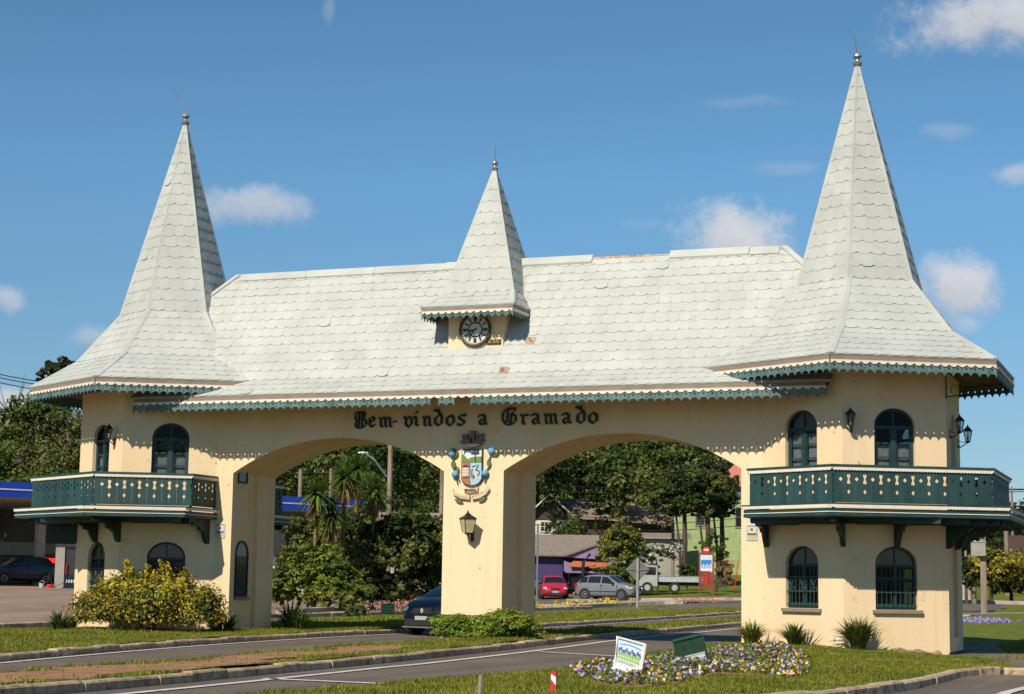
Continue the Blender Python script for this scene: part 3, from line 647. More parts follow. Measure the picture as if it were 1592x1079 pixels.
# missing / slipped shingles: bare patches on the main roof
for x, z in ((1.42, 6.92), (.95, 6.18)):
    y = float(yroof(z)); me = M(); me.add([(x-.13, y-.035, z-.09), (x+.1, y-.045, z-.1), (x+.13, y+.05, z+.07), (x-.1, y+.045, z+.08)], [(0, 1, 2, 3)]); me.v = [(a, b-.02, c+.03) for a, b, c in me.v]; me.build('broken_shingle', 'kerb', MR_)
SH.sort(key=lambda t: t[0]); me0 = M()
for i, (d, vs, fs) in enumerate(SH):
    if i < 300: m_ = M(); m_.add(vs, fs); m_.build('shingle', 'shingle', GATE)
    else: me0.add(vs, fs)
me = bpy.data.meshes.new('shingles'); me.from_pydata(me0.v, [], me0.f); me.materials.append(MT['shingle']); o = link('shingles', me, GATE); o['kind'] = 'stuff'

# ------------------------------------------------------------------ eaves: fascia, scalloped trim, valance boards
VB = []
def board_shape(w, h=.26, hole=True):
    """one valance board in (u, z), z from 0 (top) down; peaked hexagon top, pierced, drip points at both lower corners"""
    return [(0, -.055), (w*.26, -.012), (w*.74, -.012), (w, -.055), (w, -h-.05), (w*.86, -h), (w*.66, -h+.022), (w*.34, -h+.022), (w*.14, -h), (0, -h-.05)]
def eave(A, B, nrm, z, nb=None, w=.195, ends=(0, 0), miss=(), fas=.09, soff=.03, bh=.215):
    """fascia + trim + boards along A->B (top roof edge), nrm outward"""
    A = np.array([A[0], A[1], 0.]); B = np.array([B[0], B[1], 0.]); e = (B-A)/np.linalg.norm(B-A); Ln = np.linalg.norm(B-A); n = np.array([nrm[0], nrm[1], 0.]); tf = tf_of(A, e, n)
    nb = nb or max(1, round(Ln/w)); w = Ln/nb
    f = M(tf); f.box(.02, Ln-.02, .0, .045, z-.05-fas-.03, z-.035); f.build('fascia', 'fascia', GATE)
    t = M(tf); zb = z-.05-fas; top = zb+.022
    pts = [(.015, top), (Ln-.015, top)]; k = nb*8
    low = []
    for i in range(k+1):
        u = Ln*i/k; ph = (i % 8)/8; low.append((min(max(u, .015), Ln-.015), zb-.052*(abs(cos(pi*ph))**.8)))
    nn = len(low); V_ = [(u, -.022, top) for u, _ in low]+[(u, -.022, q) for u, q in low]+[(u, -.002, top) for u, _ in low]+[(u, -.002, q) for u, q in low]
    fs = []
    for i in range(nn-1): fs += [(i, i+1, nn+i+1, nn+i), (2*nn+i, 3*nn+i, 3*nn+i+1, 2*nn+i+1), (nn+i, nn+i+1, 3*nn+i+1, 3*nn+i), (i, 2*nn+i, 2*nn+i+1, i+1)]
    t.add(V_, fs); t.build('scalloped_trim', 'cream_trim', GATE)
    for i in range(nb):
        if i in miss: continue
        u0 = i*w+.004; ww = w-.008; sh = [(u0+x, zb+.025+zz+random.uniform(-.006, .006)*0) for x, zz in board_shape(ww, bh)]
        hc = (u0+ww/2, zb-.085); hole = [(hc[0]+.024*cos(a), hc[1]+.028*sin(a)) for a in np.linspace(0, 2*pi, 6, endpoint=False)]
        m_ = M(tf); dz = random.uniform(-.006, .006); panel_off(m_, [(x, q+dz) for x, q in sh], [hole], .0, .018)
        mid_ = m_.v[0]; VB.append((math.dist(mid_, CAM)+(200 if n @ (CAM-np.array(mid_)) < 0 else 0), m_.v, m_.f))
for side in (-1, 1):
    me = M(); hx = [tuple(HV(side, RE-.08, k)[:2]) for k in range(6)]; me.slab(hx, ZE-.12, ZE-.07); me.build('soffit', 'soffit', GATE)
    for k in range(6):
        a, b = HV(side, RE-.02, k), HV(side, RE-.02, (k+1) % 6); A, e, n = frame(a, b); eave(a, b, n, ZE)
me = M(); me.add([(-8.5, -1.2, 5.62), (8.5, -1.2, 5.62), (8.5, .05, 5.72), (-8.5, .05, 5.72), (-8.5, -1.2, 5.66), (8.5, -1.2, 5.66), (8.5, .05, 5.76), (-8.5, .05, 5.76)], [(0, 1, 2, 3), (4, 7, 6, 5), (0, 4, 5, 1), (0, 3, 7, 4), (1, 5, 6, 2)]); me.build('soffit', 'soffit', GATE)
eave((-8.5, -1.25), (8.5, -1.25), (0, -1), 5.715, nb=86, miss=(40, 43, 44))
eave((8.5, YB+1.25), (-8.5, YB+1.25), (0, 1), 5.715, nb=60)
eave((CX-1.15, -.74), (CX+1.15, -.74), (0, -1), 7.72, nb=13, fas=.07, bh=.15); eave((CX+1.15, -.74), (CX+1.15, .5), (1, 0), 7.72, nb=7, fas=.07, bh=.15); eave((CX-1.15, .5), (CX-1.15, -.74), (-1, 0), 7.72, nb=7, fas=.07, bh=.15)
VB.sort(key=lambda t: t[0]); me0 = M()
for i, (d, vs, fs) in enumerate(VB):
    if i < 300: m_ = M(); m_.add(vs, fs); m_.build('valance_board', 'valance', GATE)
    else: me0.add(vs, fs)
if me0.v: me0.build('valance_boards', 'valance', GATE, kind='stuff')

# ------------------------------------------------------------------ balconies
def clip_hex(side, R, xc):
    """balcony outline: hexagon of radius R without the part beyond |x|<xc, as an open chain"""
    ks = [1, 0, 5, 4, 3, 2] if side > 0 else [5, 0, 1, 2, 3, 4]
    V6 = [HV(side, R, k)[:2] for k in range(6)]
    if side > 0: ch = [5, 0, 1, 2, 3, 4]
    else: ch = [1, 0, 5, 4, 3, 2]
    P = [np.array(V6[k]) for k in ch]; X = side*xc
    def cut(a, b): t = (X-a[0])/(b[0]-a[0]); return a+(b-a)*t
    first = cut(P[0], P[1]); last = cut(P[5], P[4])
    return [np.array([X, 0 if True else 0]), first]+P[1:5]+[last, np.array([X, DEP])]
PLK = {}
def plank_mesh(w, h, typ):
    key = (round(w, 3), typ)
    if key in PLK: return PLK[key]
    I = lambda s: [(.0, 0)]
    zI0, zI1, zD = h*.56, h*.84, h*.32
    def edge(t, left):       # notch profile going up; list of (dx, z)
        o = []
        if t == 'I':
            dz = .052; o += [(0, zD-dz), (.036, zD), (0, zD+dz)]
            o += [(0, zI0), (.038, zI0), (.036, zI0+.04), (.016, (zI0+zI1)/2), (.036, zI1-.04), (.038, zI1), (0, zI1)]
        else:
            dz = .046; c = (zI0+zI1)/2; o += [(0, c-dz), (.044, c), (0, c+dz)]
        return o
    lt, rt = ('I', 'D') if typ == 0 else ('D', 'I')
    R_ = [(w/2-dx-.0015, z) for dx, z in edge(rt, 0)]; L_ = [(-w/2+dx+.0015, z) for dx, z in edge(lt, 1)][::-1]
    poly = [(-w/2+.0015, 0), (w/2-.0015, 0)]+R_+[(w/2-.0015, h), (-w/2+.0015, h)]+L_
    me = M(); panel_off(me, poly, [], -.011, .011); ms = bpy.data.meshes.new('plank'); ms.from_pydata(me.v, [], me.f); ms.materials.append(MT['plank']); PLK[key] = ms; return ms
def strip_chain(me, chain, side, R_off, z0, z1, t, scal=None):
    pass
def balcony(side):
    rail = clip_hex(side, RR, 6.83); skirt = clip_hex(side, RS, 6.83-.05)
    if side > 0: pass
    def segs(ch):
        for a, b in zip(ch, ch[1:]):
            a3 = np.array([a[0], a[1], 0.]); b3 = np.array([b[0], b[1], 0.]); 
            if side < 0: a3, b3 = b3, a3
            e = (b3-a3)/np.linalg.norm(b3-a3); n = np.array([e[1], -e[0], 0]); yield a3, b3, e, n, np.linalg.norm(b3-a3)
    bal = M(); hx = [tuple(p) for p in skirt]
    bal.slab([tuple(np.array(p)) for p in clip_hex(side, RS-.06, 6.83)], 2.80, 2.875)
    B_ = bal.build('balcony_deck', 'darkgreen', GATE, label='dark green hexagonal balcony round the %s tower' % ('left' if side < 0 else 'right'))
    sk = M(); tr = M(); cap = M(); bt = M()
    for a, b, e, n, Ln in segs(skirt):
        tf = tf_of(a, e, n); sk.tf = tr.tf = tf; x1 = Ln
        sk.box(-.01, x1+.01, .0, .03, 2.86, 2.955); sk.box(-.0, x1, .02, .045, 2.82, 2.86)
        k = max(2, int(Ln/.065)); V_ = []; 
        for i in range(k*4+1):
            u = Ln*i/(k*4); V_ += [(u, -.012, 2.855), (u, -.012, 2.815-.022*abs(sin(pi*i/4)))]
        sk.add(V_, [(2*i, 2*i+2, 2*i+3, 2*i+1) for i in range(k*4)])
        tr.box(-.03, x1+.03, -.035, .02, 3.0, 3.035)
        V_ = []
        for i in range(k*4+1):
            u = Ln*i/(k*4); V_ += [(u, -.038, 3.01), (u, -.038, 2.982-.018*abs(sin(pi*i/4)))]
        tr.add(V_, [(2*i, 2*i+2, 2*i+3, 2*i+1) for i in range(k*4)])
        tr.box(-.015, x1+.015, -.018, .0, 2.872, 2.888)
        sk.box(-.04, x1+.04, -.045, .05, 3.036, 3.06)
    sk.tf = tr.tf = None
    sk.build('skirt', 'teal', B_); tr.build('cream_moulding', 'cream_trim', B_)
    for a, b, e, n, Ln in segs(rail):
        tf = tf_of(a, e, n); cap.tf = bt.tf = tf; cap.box(-.05, Ln+.05, -.06, .06, ZR_-.045, ZR_); cap.box(0, Ln, .02, .05, 3.09, 3.15); cap.box(0, Ln, .012, .04, 3.74, 3.80)
        k = max(2, int(Ln/.065)); bt.box(-.03, Ln+.03, -.045, -.012, ZR_-.09, ZR_-.047); V_ = []
        for i in range(k*4+1):
            u = Ln*i/(k*4); V_ += [(u, -.046, ZR_-.07), (u, -.046, ZR_-.105-.02*abs(sin(pi*i/4)))]
        bt.add(V_, [(2*i, 2*i+2, 2*i+3, 2*i+1) for i in range(k*4)])
        np_ = max(1, round(Ln/.172)); w = Ln/np_
        for i in range(np_):
            o = link('plank', plank_mesh(w, .68, i % 2), GATE, world=False); p = tf(w*(i+.5), 0, 3.085)
            o.location = p; o.rotation_euler = (0, 0, math.atan2(e[1], e[0]))
        # corner posts
        for u in (0.03,): cap.box(u-.03, u+.03, .012, .06, 2.88, ZR_-.05)
    cap.tf = bt.tf = None
    cap.build('handrail', 'teal', B_); bt.build('rail_trim', 'cream_trim', B_)
    # scrolled brackets
    def bracket(P, n, proj):
        e = np.array([-n[1], n[0], 0]); A = np.array([P[0], P[1], 0.]); 
        prof = [(0, 2.80), (proj, 2.80), (proj, 2.70), (proj-.08, 2.66), (proj-.14, 2.70), (proj-.30, 2.69), (proj-.36, 2.60), (proj-.44, 2.63), (proj-.58, 2.56), (proj-.66, 2.44), (proj-.74, 2.45), (.22, 2.30), (.16, 2.16), (.10, 2.06), (0, 2.04)]
        prof = [(p[0], 2.80-(2.80-p[1])*.78) for p in prof]
        m_ = M(lambda u, o, z: (A[0]+n[0]*u+e[0]*o, A[1]+n[1]*u+e[1]*o, z)); m_.prism(prof, -.045, .045); m_.build('bracket', 'darkgreen', B_)
    dirs = []
    for k in range(6):
        inner_v = {1: (4, 5), -1: (1, 2)}[side]
        if k in inner_v: continue
        v = HV(side, RB, k); n = np.array([sin(radians(60*k)), -cos(radians(60*k)), 0]); bracket(v-n*.02, n, 1.2)
    outer_f = [0, 1, 2] if side > 0 else [5, 4, 3]
    for k in outer_f:
        a, b = HV(side, RB, k), HV(side, RB, (k+1) % 6); fr = frame(a, b); bracket((a+b)/2, fr[2], 1.02)
    for k, u in (((5, .16), (3, .16)) if side > 0 else ((0, 2.14), (2, .16))):
        a, b = HV(side, RB, k % 6), HV(side, RB, (k+1) % 6); A, e, n = frame(a, b)
        if side > 0 and k == 3: continue
        if side < 0 and k == 2: continue
        bracket(A+e*u, np.array([-.15*side*0-.1, -1., 0])/1.005 if k in (0, 5) else n, 1.0)
    # floor joists under the deck
    j = M()
    for i, t in enumerate(np.linspace(-2.6, 2.6, 12)):
        y = TY+t; hw = RS*.82 if abs(t) < 1.6 else RS*.82-(abs(t)-1.6)*1.1; x0 = side*TX-hw if side < 0 else side*6.95; x1 = -6.95 if side < 0 else side*TX+hw
        j.box(min(x0, x1), max(x0, x1), y-.04, y+.04, 2.68, 2.80)
    j.build('joist', 'darkgreen', B_)
balcony(-1); balcony(1)
# ------------------------------------------------------------------ lettering
def nib_poly(a, b, w, ang):
    """convex hull of a broad nib (thin parallelogram) moved from a to b"""
    d = Vector((cos(ang), sin(ang)))*w/2; t = Vector((-sin(ang), cos(ang)))*w*.16; pts = []
    for p in (Vector(a), Vector(b)): pts += [p+d+t, p-d+t, p+d-t, p-d-t]
    pts = sorted((p.x, p.y) for p in pts)
    def half(ps):
        h = []
        for p in ps:
            while len(h) > 1 and (h[-1][0]-h[-2][0])*(p[1]-h[-2][1])-(h[-1][1]-h[-2][1])*(p[0]-h[-2][0]) <= 0: h.pop()
            h.append(p)
        return h[:-1]
    return half(pts)+half(pts[::-1])
MIN = lambda x: [(x-.02, .90), (x+.12, .78), (x+.12, .22), (x+.26, .10)]
GL = {
 'm': [MIN(0), [(.14, .74), (.36, .93)], MIN(.40), [(.54, .74), (.76, .93)], MIN(.80)],
 'n': [MIN(0), [(.14, .74), (.38, .93)], MIN(.42)],
 'i': [MIN(.05), [(.15, 1.22), (.24, 1.30)]],
 'o': [[(.36, .95), (.10, .74), (.10, .26), (.34, .07)], [(.30, .93), (.54, .76), (.54, .28), (.32, .07)]],
 'd': [[(.36, .93), (.10, .74), (.10, .26), (.34, .07)], [(.02, 1.42), (.22, 1.36), (.50, .98), (.54, .76), (.54, .28), (.34, .07)], [(.26, 1.28), (.34, 1.46)]],
 'v': [[(-.04, .94), (.12, .80), (.12, .22), (.36, .05)], [(.34, .93), (.56, .78), (.56, .28), (.36, .05)], [(.14, .70), (.36, .92)]],
 'e': [[(.36, .95), (.10, .74), (.10, .28), (.30, .07), (.56, .22)], [(.34, .95), (.55, .78), (.46, .60), (.14, .50)]],
 'a': [[(.02, .80), (.26, .94), (.48, .80), (.48, .22), (.62, .10)], [(.46, .56), (.14, .46), (.10, .22), (.24, .07), (.46, .22)]],
 's': [[(.56, .88), (.32, .94), (.10, .78), (.18, .60), (.46, .44), (.52, .24), (.30, .07), (.02, .14)], [(.44, .92), (.60, .98)], [(.02, .2), (.16, .04)]],
 'r': [MIN(0), [(.14, .72), (.36, .92), (.52, .84)]],
 '-': [[(0, .46), (.34, .52)]],
 'B': [[(.30, 1.42), (.26, .20), (.06, .10)], [(-.06, 1.30), (.10, 1.42), (.30, 1.36)], [(.02, 1.16), (-.04, .86), (.12, .66), (-.02, .40), (.06, .10), (.34, 0), (.62, .06)],
       [(.30, 1.32), (.54, 1.46), (.74, 1.28), (.70, .98), (.44, .82)], [(.44, .82), (.80, .70), (.86, .34), (.60, .04)], [(.54, 1.40), (.52, .16)]],
 'G': [[(.58, 1.48), (.22, 1.30), (.04, .98), (.04, .44), (.26, .08), (.60, 0), (.86, .14)], [(.56, 1.46), (.40, 1.18), (.40, .50), (.28, .26)], [(.62, 1.36), (.84, 1.44), (.98, 1.30), (.80, 1.12), (.72, .96)],
       [(.70, .92), (.98, .78), (1.0, .34), (.84, .12)], [(.66, .96), (.66, .20)], [(.40, .38), (.66, .18)]],
}
LT = thing('gate_lettering', 'black gothic letters Bem-vindos a Gramado fixed above the two arches', 'lettering', (0, 0, 5.0))
def px2x(p): return float(np.interp(p, [551, 610, 725, 758, 782, 930], [-3.11, -2.10, -.21, .33, .71, 3.04]))
def put_letter(ch, p0, p1, z0, xh, m='letter', y0=-.055, y1=-.008, parent=None, nibw=.19):
    st = GL[ch]; xs = [q[0] for s in st for q in s]; a, b = min(xs)-.08, max(xs)+.08; x0, x1 = (px2x(p0), px2x(p1)) if p0 > 50 else (p0, p1); k = (x1-x0)/(b-a)
    me = M(); n = 0
    for s in st:
        for q0, q1 in zip(s, s[1:]):
            hull = nib_poly((q0[0], q0[1]*xh/k), (q1[0], q1[1]*xh/k), nibw*(xh/k)**.5, radians(40)); n += 1
            me.prism([(x0+(x-a)*k, z0+z*k) for x, z in hull], y0+.0006*n, y1)
    return me.build('letter', m, parent or LT)
for ch, a, b in [('B', 550, 572), ('e', 574, 584.5), ('m', 589, 610.5), ('-', 611, 617.5), ('v', 627, 642), ('i', 643, 652.5), ('n', 657, 672.5), ('d', 674, 689.5), ('o', 694, 708), ('s', 711, 726),
                 ('a', 743, 758.5), ('G', 780.5, 804.5), ('r', 809.5, 824), ('a', 826, 842), ('m', 846, 869), ('a', 873.5, 890), ('d', 895, 911), ('o', 915, 930.5)]:
    put_letter(ch, a, b, 4.99+.008*sin(a), .27, nibw=.155 if ch in 'BG' else .18)

# ------------------------------------------------------------------ coat of arms
CRS = thing('coat_of_arms', 'painted coat of arms with crown, blue flowers and ribbon on the central pier', 'coat of arms', (0, 0, 3.4))
def cc(p): return (.01+(p[0]-387)/9*.0163, 4.87-(p[1]/9-5)*.015)
def relief(name, pts, y0, m, y1=-.006): me = M(); me.prism([cc(p) for p in pts], y0, y1); return me.build(name, m, CRS)
for n_, c in dict(c_white=(.70, .70, .68), c_green=(.16, .24, .055), c_rust=(.42, .15, .06), c_blue=(.36, .56, .66), c_flower=(.15, .36, .55), c_navy=(.04, .09, .16), c_crown=(.22, .15, .12), c_dark=(.03, .03, .03), c_leaf=(.10, .15, .035), c_ribbon=(.66, .50, .31), c_orange=(.65, .28, .10), c_cream=(.72, .58, .40)).items():
    MT[n_] = mat(n_, c, .7, tuple(x*.8 for x in c), 25)
def arc(cx, cy, rx, ry, a0, a1, n=12): return [(cx+rx*cos(radians(a)), cy+ry*sin(radians(a))) for a in np.linspace(a0, a1, n)]
sh_o = [(222, 298), (512, 298), (512, 700)]+arc(367, 700, 145, 118, 0, 180, 18)+[(222, 700)]
relief('shield_rim', sh_o, -.06, 'c_dark')
inn = [(229, 318), (502, 318), (502, 695)]+arc(366, 695, 136, 108, 0, 180, 18)+[(229, 695)]
relief('shield_field', [(229, 318), (502, 318), (502, 488), (229, 488)], -.068, 'c_white')
relief('rust_field', [(229, 492), (346, 492), (346, 802)]+arc(366, 695, 136, 108, 100, 180, 10), -.068, 'c_rust')
relief('blue_field', [(350, 492), (502, 492), (502, 695)]+arc(366, 695, 136, 108, 0, 95, 10), -.068, 'c_blue')
relief('hill', [(229, 488), (229, 372), (256, 375), (290, 415), (318, 444), (350, 416), (385, 408), (502, 404), (502, 488)], -.074, 'c_green')
relief('tree_trunk', [(410, 484), (412, 372), (424, 372), (426, 484)], -.080, 'c_dark'); relief('tree_crown', arc(418, 362, 54, 14, 0, 360, 16)+[], -.081, 'c_dark'); relief('tree_crown', arc(418, 345, 36, 11, 0, 360, 14), -.083, 'c_navy')
relief('house', [(240, 558), (326, 558), (326, 690), (240, 690)], -.074, 'c_white'); relief('house_roof', [(230, 553), (270, 524), (290, 518), (310, 526), (336, 553)], -.077, 'c_dark')
for r in range(3):
    for c in range(4): relief('house_window', [(247+c*20, 572+r*42), (260+c*20, 572+r*42), (260+c*20, 598+r*42), (247+c*20, 598+r*42)], -.078, 'c_orange')
relief('house_base', [(242, 688), (330, 680), (330, 700), (244, 702)], -.076, 'c_dark')
def bar(p, q, w): d = Vector((q[0]-p[0], q[1]-p[1])).normalized(); n = Vector((-d.y, d.x))*w/2; return [(p[0]+n.x, p[1]+n.y), (q[0]+n.x, q[1]+n.y), (q[0]-n.x, q[1]-n.y), (p[0]-n.x, p[1]-n.y)]
for p, q in [((372, 548), (432, 532)), ((372, 590), (372, 678)), ((372, 590), (392, 585)), ((366, 690), (420, 690)), ((430, 590), (462, 520)), ((395, 650), (392, 720))]: relief('tool', bar(p, q, 12), -.076, 'c_dark')
for a0 in range(-150, 130, 40): relief('gear_tooth', [(440+s*cos(radians(b)), 632+s*sin(radians(b))) for s, b in ((30, a0), (44, a0), (44, a0+34), (30, a0+34))], -.075, 'c_dark')
relief('ribbon_band', bar((398, 560), (450, 720), 22), -.079, 'c_cream'); relief('ribbon_band', bar((372, 760), (388, 690), 12), -.076, 'c_cream')
# crown with three towers
relief('crown_band', [(232, 230)]+[(x, 226+52*(1-((x-368)/136)**2)) for x in range(240, 500, 18)]+[(505, 230), (540, 172), (520, 158), (480, 162), (368, 178), (260, 162), (215, 178), (196, 190)], -.085, 'c_crown')
for x0, x1, y0, y1 in ((226, 312, 88, 166), (428, 528, 84, 166), (330, 414, 42, 190)):
    relief('crown_tower', [(x0+10, y1), (x0+10, y0+26), (x0, y0+22), (x0-2, y0), (x0+18, y0+6), (x0+36, y0-2), ((x0+x1)/2+10, y0+5), (x1-14, y0-2), (x1+2, y0), (x1, y0+22), (x1-10, y0+26), (x1-10, y1)], -.10, 'c_crown')
for x, y, r in ((264, 138, 13), (458, 128, 13)): relief('crown_opening', arc(x, y, r, r, 0, 360, 10), -.106, 'c_dark')
relief('crown_opening', [(342, 208), (346, 140), (358, 126), (370, 140), (376, 208)], -.106, 'c_dark')
relief('crown_inside', [(x, 236-10*(1-((x-368)/120)**2)) for x in range(250, 490, 20)]+[(x, 236+38*(1-((x-368)/120)**2)) for x in range(488, 250, -20)], -.09, 'c_cream')
for (x, y) in ((92, 358), (634, 332), (137, 650), (553, 636)):
    c = cc((x, y)); me = M(); me.lathe([(.001, -.13), (.045, -.125), (.082, -.09), (.088, -.05), (.07, -.006)], (c[0], 0, c[1]), 9, 'y'); me.build('hydrangea_bloom', 'c_flower', CRS, smooth=True)
relief('bloom_heart', [(58, 318), (80, 290), (96, 312), (118, 286), (136, 318), (108, 352), (92, 330), (74, 350)], -.136, 'c_navy')
def leaf(cx, cy, a, ln, w): ca, sa = cos(radians(a)), sin(radians(a)); return [(cx+ca*t*ln-sa*s, cy+sa*t*ln+ca*s) for t, s in ((-.5, 0), (-.25, w*.4), (.1, w*.5), (.5, 0), (.1, -w*.5), (-.25, -w*.4))]
for l in ((140, 380, 120, 110, 44), (108, 520, 80, 130, 66), (166, 580, 70, 90, 40), (690, 376, 160, 90, 44), (600, 500, 85, 130, 56), (190, 1020, 25, 130, 50), (520, 1000, -30, 130, 50)): relief('crest_leaf', leaf(*l), -.06, 'c_leaf')
for p, q in (((100, 420), (112, 470)), ((118, 560), (128, 610)), ((612, 410), (604, 460)), ((590, 560), (570, 600)), ((150, 700), (170, 790)), ((172, 700), (195, 750)), ((570, 690), (545, 770)), ((530, 690), (510, 735))): relief('crest_stem', bar(p, q, 15), -.045, 'c_navy')
relief('crest_ribbon', [(262, 838), (320, 856), (400, 850), (458, 830), (452, 886), (380, 906), (310, 902), (258, 882)], -.07, 'c_ribbon')
relief('crest_ribbon', [(108, 852), (128, 890), (200, 926), (345, 942), (345, 1004), (220, 990), (150, 950), (108, 918)], -.075, 'c_ribbon')
relief('crest_ribbon', [(372, 942), (480, 922), (560, 860), (588, 822), (618, 862), (570, 930), (490, 985), (376, 1004)], -.075, 'c_ribbon')
GLS = dict(G=[(.9, .8), (.5, 1), (.1, .7), (.1, .3), (.5, 0), (.9, .2), (.9, .5), (.6, .5)], R=[(.1, 0), (.1, 1), (.6, 1), (.85, .75), (.6, .5), (.1, .5), None, (.5, .5), (.9, 0)], A=[(0, 0), (.5, 1), (1, 0), None, (.2, .4), (.8, .4)],
           M=[(0, 0), (.1, 1), (.5, .4), (.9, 1), (1, 0)], D=[(.1, 0), (.1, 1), (.5, 1), (.9, .6), (.9, .4), (.5, 0), (.1, 0)], O=[(.5, 1), (.9, .7), (.9, .3), (.5, 0), (.1, .3), (.1, .7), (.5, 1)],
           E=[(.8, 1), (.1, 1), (.1, 0), (.8, 0), None, (.1, .5), (.7, .5)], S=[(.8, .9), (.4, 1), (.1, .8), (.3, .55), (.7, .45), (.9, .2), (.5, 0), (.1, .1)], I=[(.5, 0), (.5, 1)], L=[(.2, 1), (.2, 0), (.85, 0)],
           V=[(0, 1), (.5, 0), (1, 1)], T=[(0, 1), (1, 1), None, (.5, 1), (.5, 0)], H=[(.1, 0), (.1, 1), None, (.9, 0), (.9, 1), None, (.1, .5), (.9, .5)], B=[(.1, 0), (.1, 1), (.6, 1), (.8, .75), (.6, .5), (.1, .5), None, (.6, .5), (.9, .25), (.6, 0), (.1, 0)],
           N=[(.1, 0), (.1, 1), (.9, 0), (.9, 1)], C=[(.9, .8), (.5, 1), (.1, .7), (.1, .3), (.5, 0), (.9, .2)], U=[(.1, 1), (.1, .2), (.5, 0), (.9, .2), (.9, 1)], Z=[(.1, 1), (.9, 1), (.1, 0), (.9, 0)], P=[(.1, 0), (.1, 1), (.7, 1), (.9, .75), (.7, .5), (.1, .5)], K=[(.1, 0), (.1, 1), None, (.9, 1), (.1, .45), (.9, 0)])
def stroke_text(me, txt, fn, w, h, th, gap=.35, o0=0, o1=.004, slant=0):
    """capital letters made of flat strokes; fn maps (u, o, z)"""
    adv = w/(len(txt)+gap*(len(txt)-1)); u = 0
    for ch in txt:
        if ch in GLS:
            seg = []; 
            for a, b in zip(GLS[ch], GLS[ch][1:]):
                if a is None or b is None: continue
                p = Vector((u+a[0]*adv, a[1]*h)); q = Vector((u+b[0]*adv, b[1]*h)); d = (q-p).normalized(); n = Vector((-d.y, d.x))*th/2; p -= d*th/2; q += d*th/2
                vs = [fn(v.x, o, v.y) for o in (o0, o1) for v in (p+n, q+n, q-n, p-n)]; me.add(vs, [(0, 1, 2, 3), (7, 6, 5, 4), (0, 4, 5, 1), (1, 5, 6, 2), (2, 6, 7, 3), (3, 7, 4, 0)])
        u += adv*(1+gap)
t = M(); c0 = cc((280, 890)); stroke_text(t, 'GRAMADO', lambda u, o, z: (c0[0]+u, -.0735-o, c0[1]+z+.012*(u-.14)**2*10), .28, .05, .011); t.build('ribbon_text', 'c_dark', CRS)
t = M(); c1 = cc((160, 965)); c2 = cc((385, 985))
for i in range(8):
    a = cc((166+i*20, 962+i*3.5)); b = cc((384+i*19, 978-i*9)); h = .034
    t.box(a[0], a[0]+.008, -.079, -.076, a[1]-.01, a[1]+h-.01); t.box(b[0], b[0]+.008, -.079, -.076, b[1], b[1]+h)
    if i % 2: t.box(a[0], a[0]+.022, -.079, -.0765, a[1]+.012, a[1]+.02)
    else: t.box(b[0], b[0]+.022, -.079, -.0765, b[1]+h-.008, b[1]+h)
t.build('ribbon_text', 'c_dark', CRS)

# ------------------------------------------------------------------ clock
CK = thing('tower_clock', 'round clock with ornate dark rim under the small middle spire', 'clock', (CX, -.22, 7.2))
ck = np.array([CX+.02, -.22, 7.225]); MT['dial'] = mat('dial_white', (.62, .61, .56), .6, (.5, .49, .45), 8); MT['brass'] = mat('old_brass', (.09, .065, .035), .5, (.05, .035, .02), 20, metal=.3); MT['gold'] = mat('gold_paint', (.55, .38, .08), .5)
me = M(); me.lathe([(.395, -.004), (.40, -.05), (.37, -.075), (.335, -.06), (.33, -.004)], tuple(ck), 36, 'y'); me.build('clock_rim', 'brass', CK)
me = M()
for i in range(36):
    a = 2*pi*i/36; me.lathe([(.028, -.06), (.022, -.085), (.004, -.09)], (ck[0]+.385*cos(a), ck[1], ck[2]+.385*sin(a)), 6, 'y')
me.build('rim_beads', 'brass', CK)
me = M(); me.lathe([(.335, -.03), (.335, -.036)], tuple(ck), 36, 'y'); me.build('dial', 'dial', CK)
me = M()
for i in range(12):
    a = 2*pi*i/12; w = .032 if i % 3 == 0 else .016; r0, r1 = (.20, .305)
    d = Vector((sin(a), cos(a))); n = Vector((d.y, -d.x))
    me.prism([(ck[0]+d.x*r+n.x*s, ck[2]+d.y*r+n.y*s) for r, s in ((r0, -w), (r0, w), (r1, w*1.15), (r1, -w*1.15))], ck[1]-.044, ck[1]-.037)
for s, m_ in ((0, 0),): me.lathe([(.185, -.037), (.185, -.040), (.180, -.040), (.180, -.037)], tuple(ck), 30, 'y')
me.build('hour_mark', 'black', CK)
me = M(); me.lathe([(.155, -.037), (.155, -.0405)], tuple(ck), 30, 'y'); me.build('dial_centre', 'dial', CK)
for a, ln, w, dy in ((258.5, .19, .022, .050), (222, .27, .016, .056)):
    d = Vector((sin(radians(a)), cos(radians(a)))); n = Vector((d.y, -d.x)); me = M(); me.prism([(ck[0]+d.x*r+n.x*s, ck[2]+d.y*r+n.y*s) for r, s in ((-.05, -w*.7), (-.05, w*.7), (ln*.75, w), (ln, 0), (ln*.75, -w))], ck[1]-dy-.004, ck[1]-dy); me.build('clock_hand', 'black', CK)
pl = M(); pl.box(CX+.31, CX+.66, -.25, -.222, 6.87, 6.98); PQ = pl.build('clock_plaque', 'black', CK)
t = M(); stroke_text(t, 'IIL HIILI', lambda u, o, z: (CX+.34+u, -.251-o, 6.90+z), .29, .055, .012); t.build('plaque_mark', 'gold', CK)

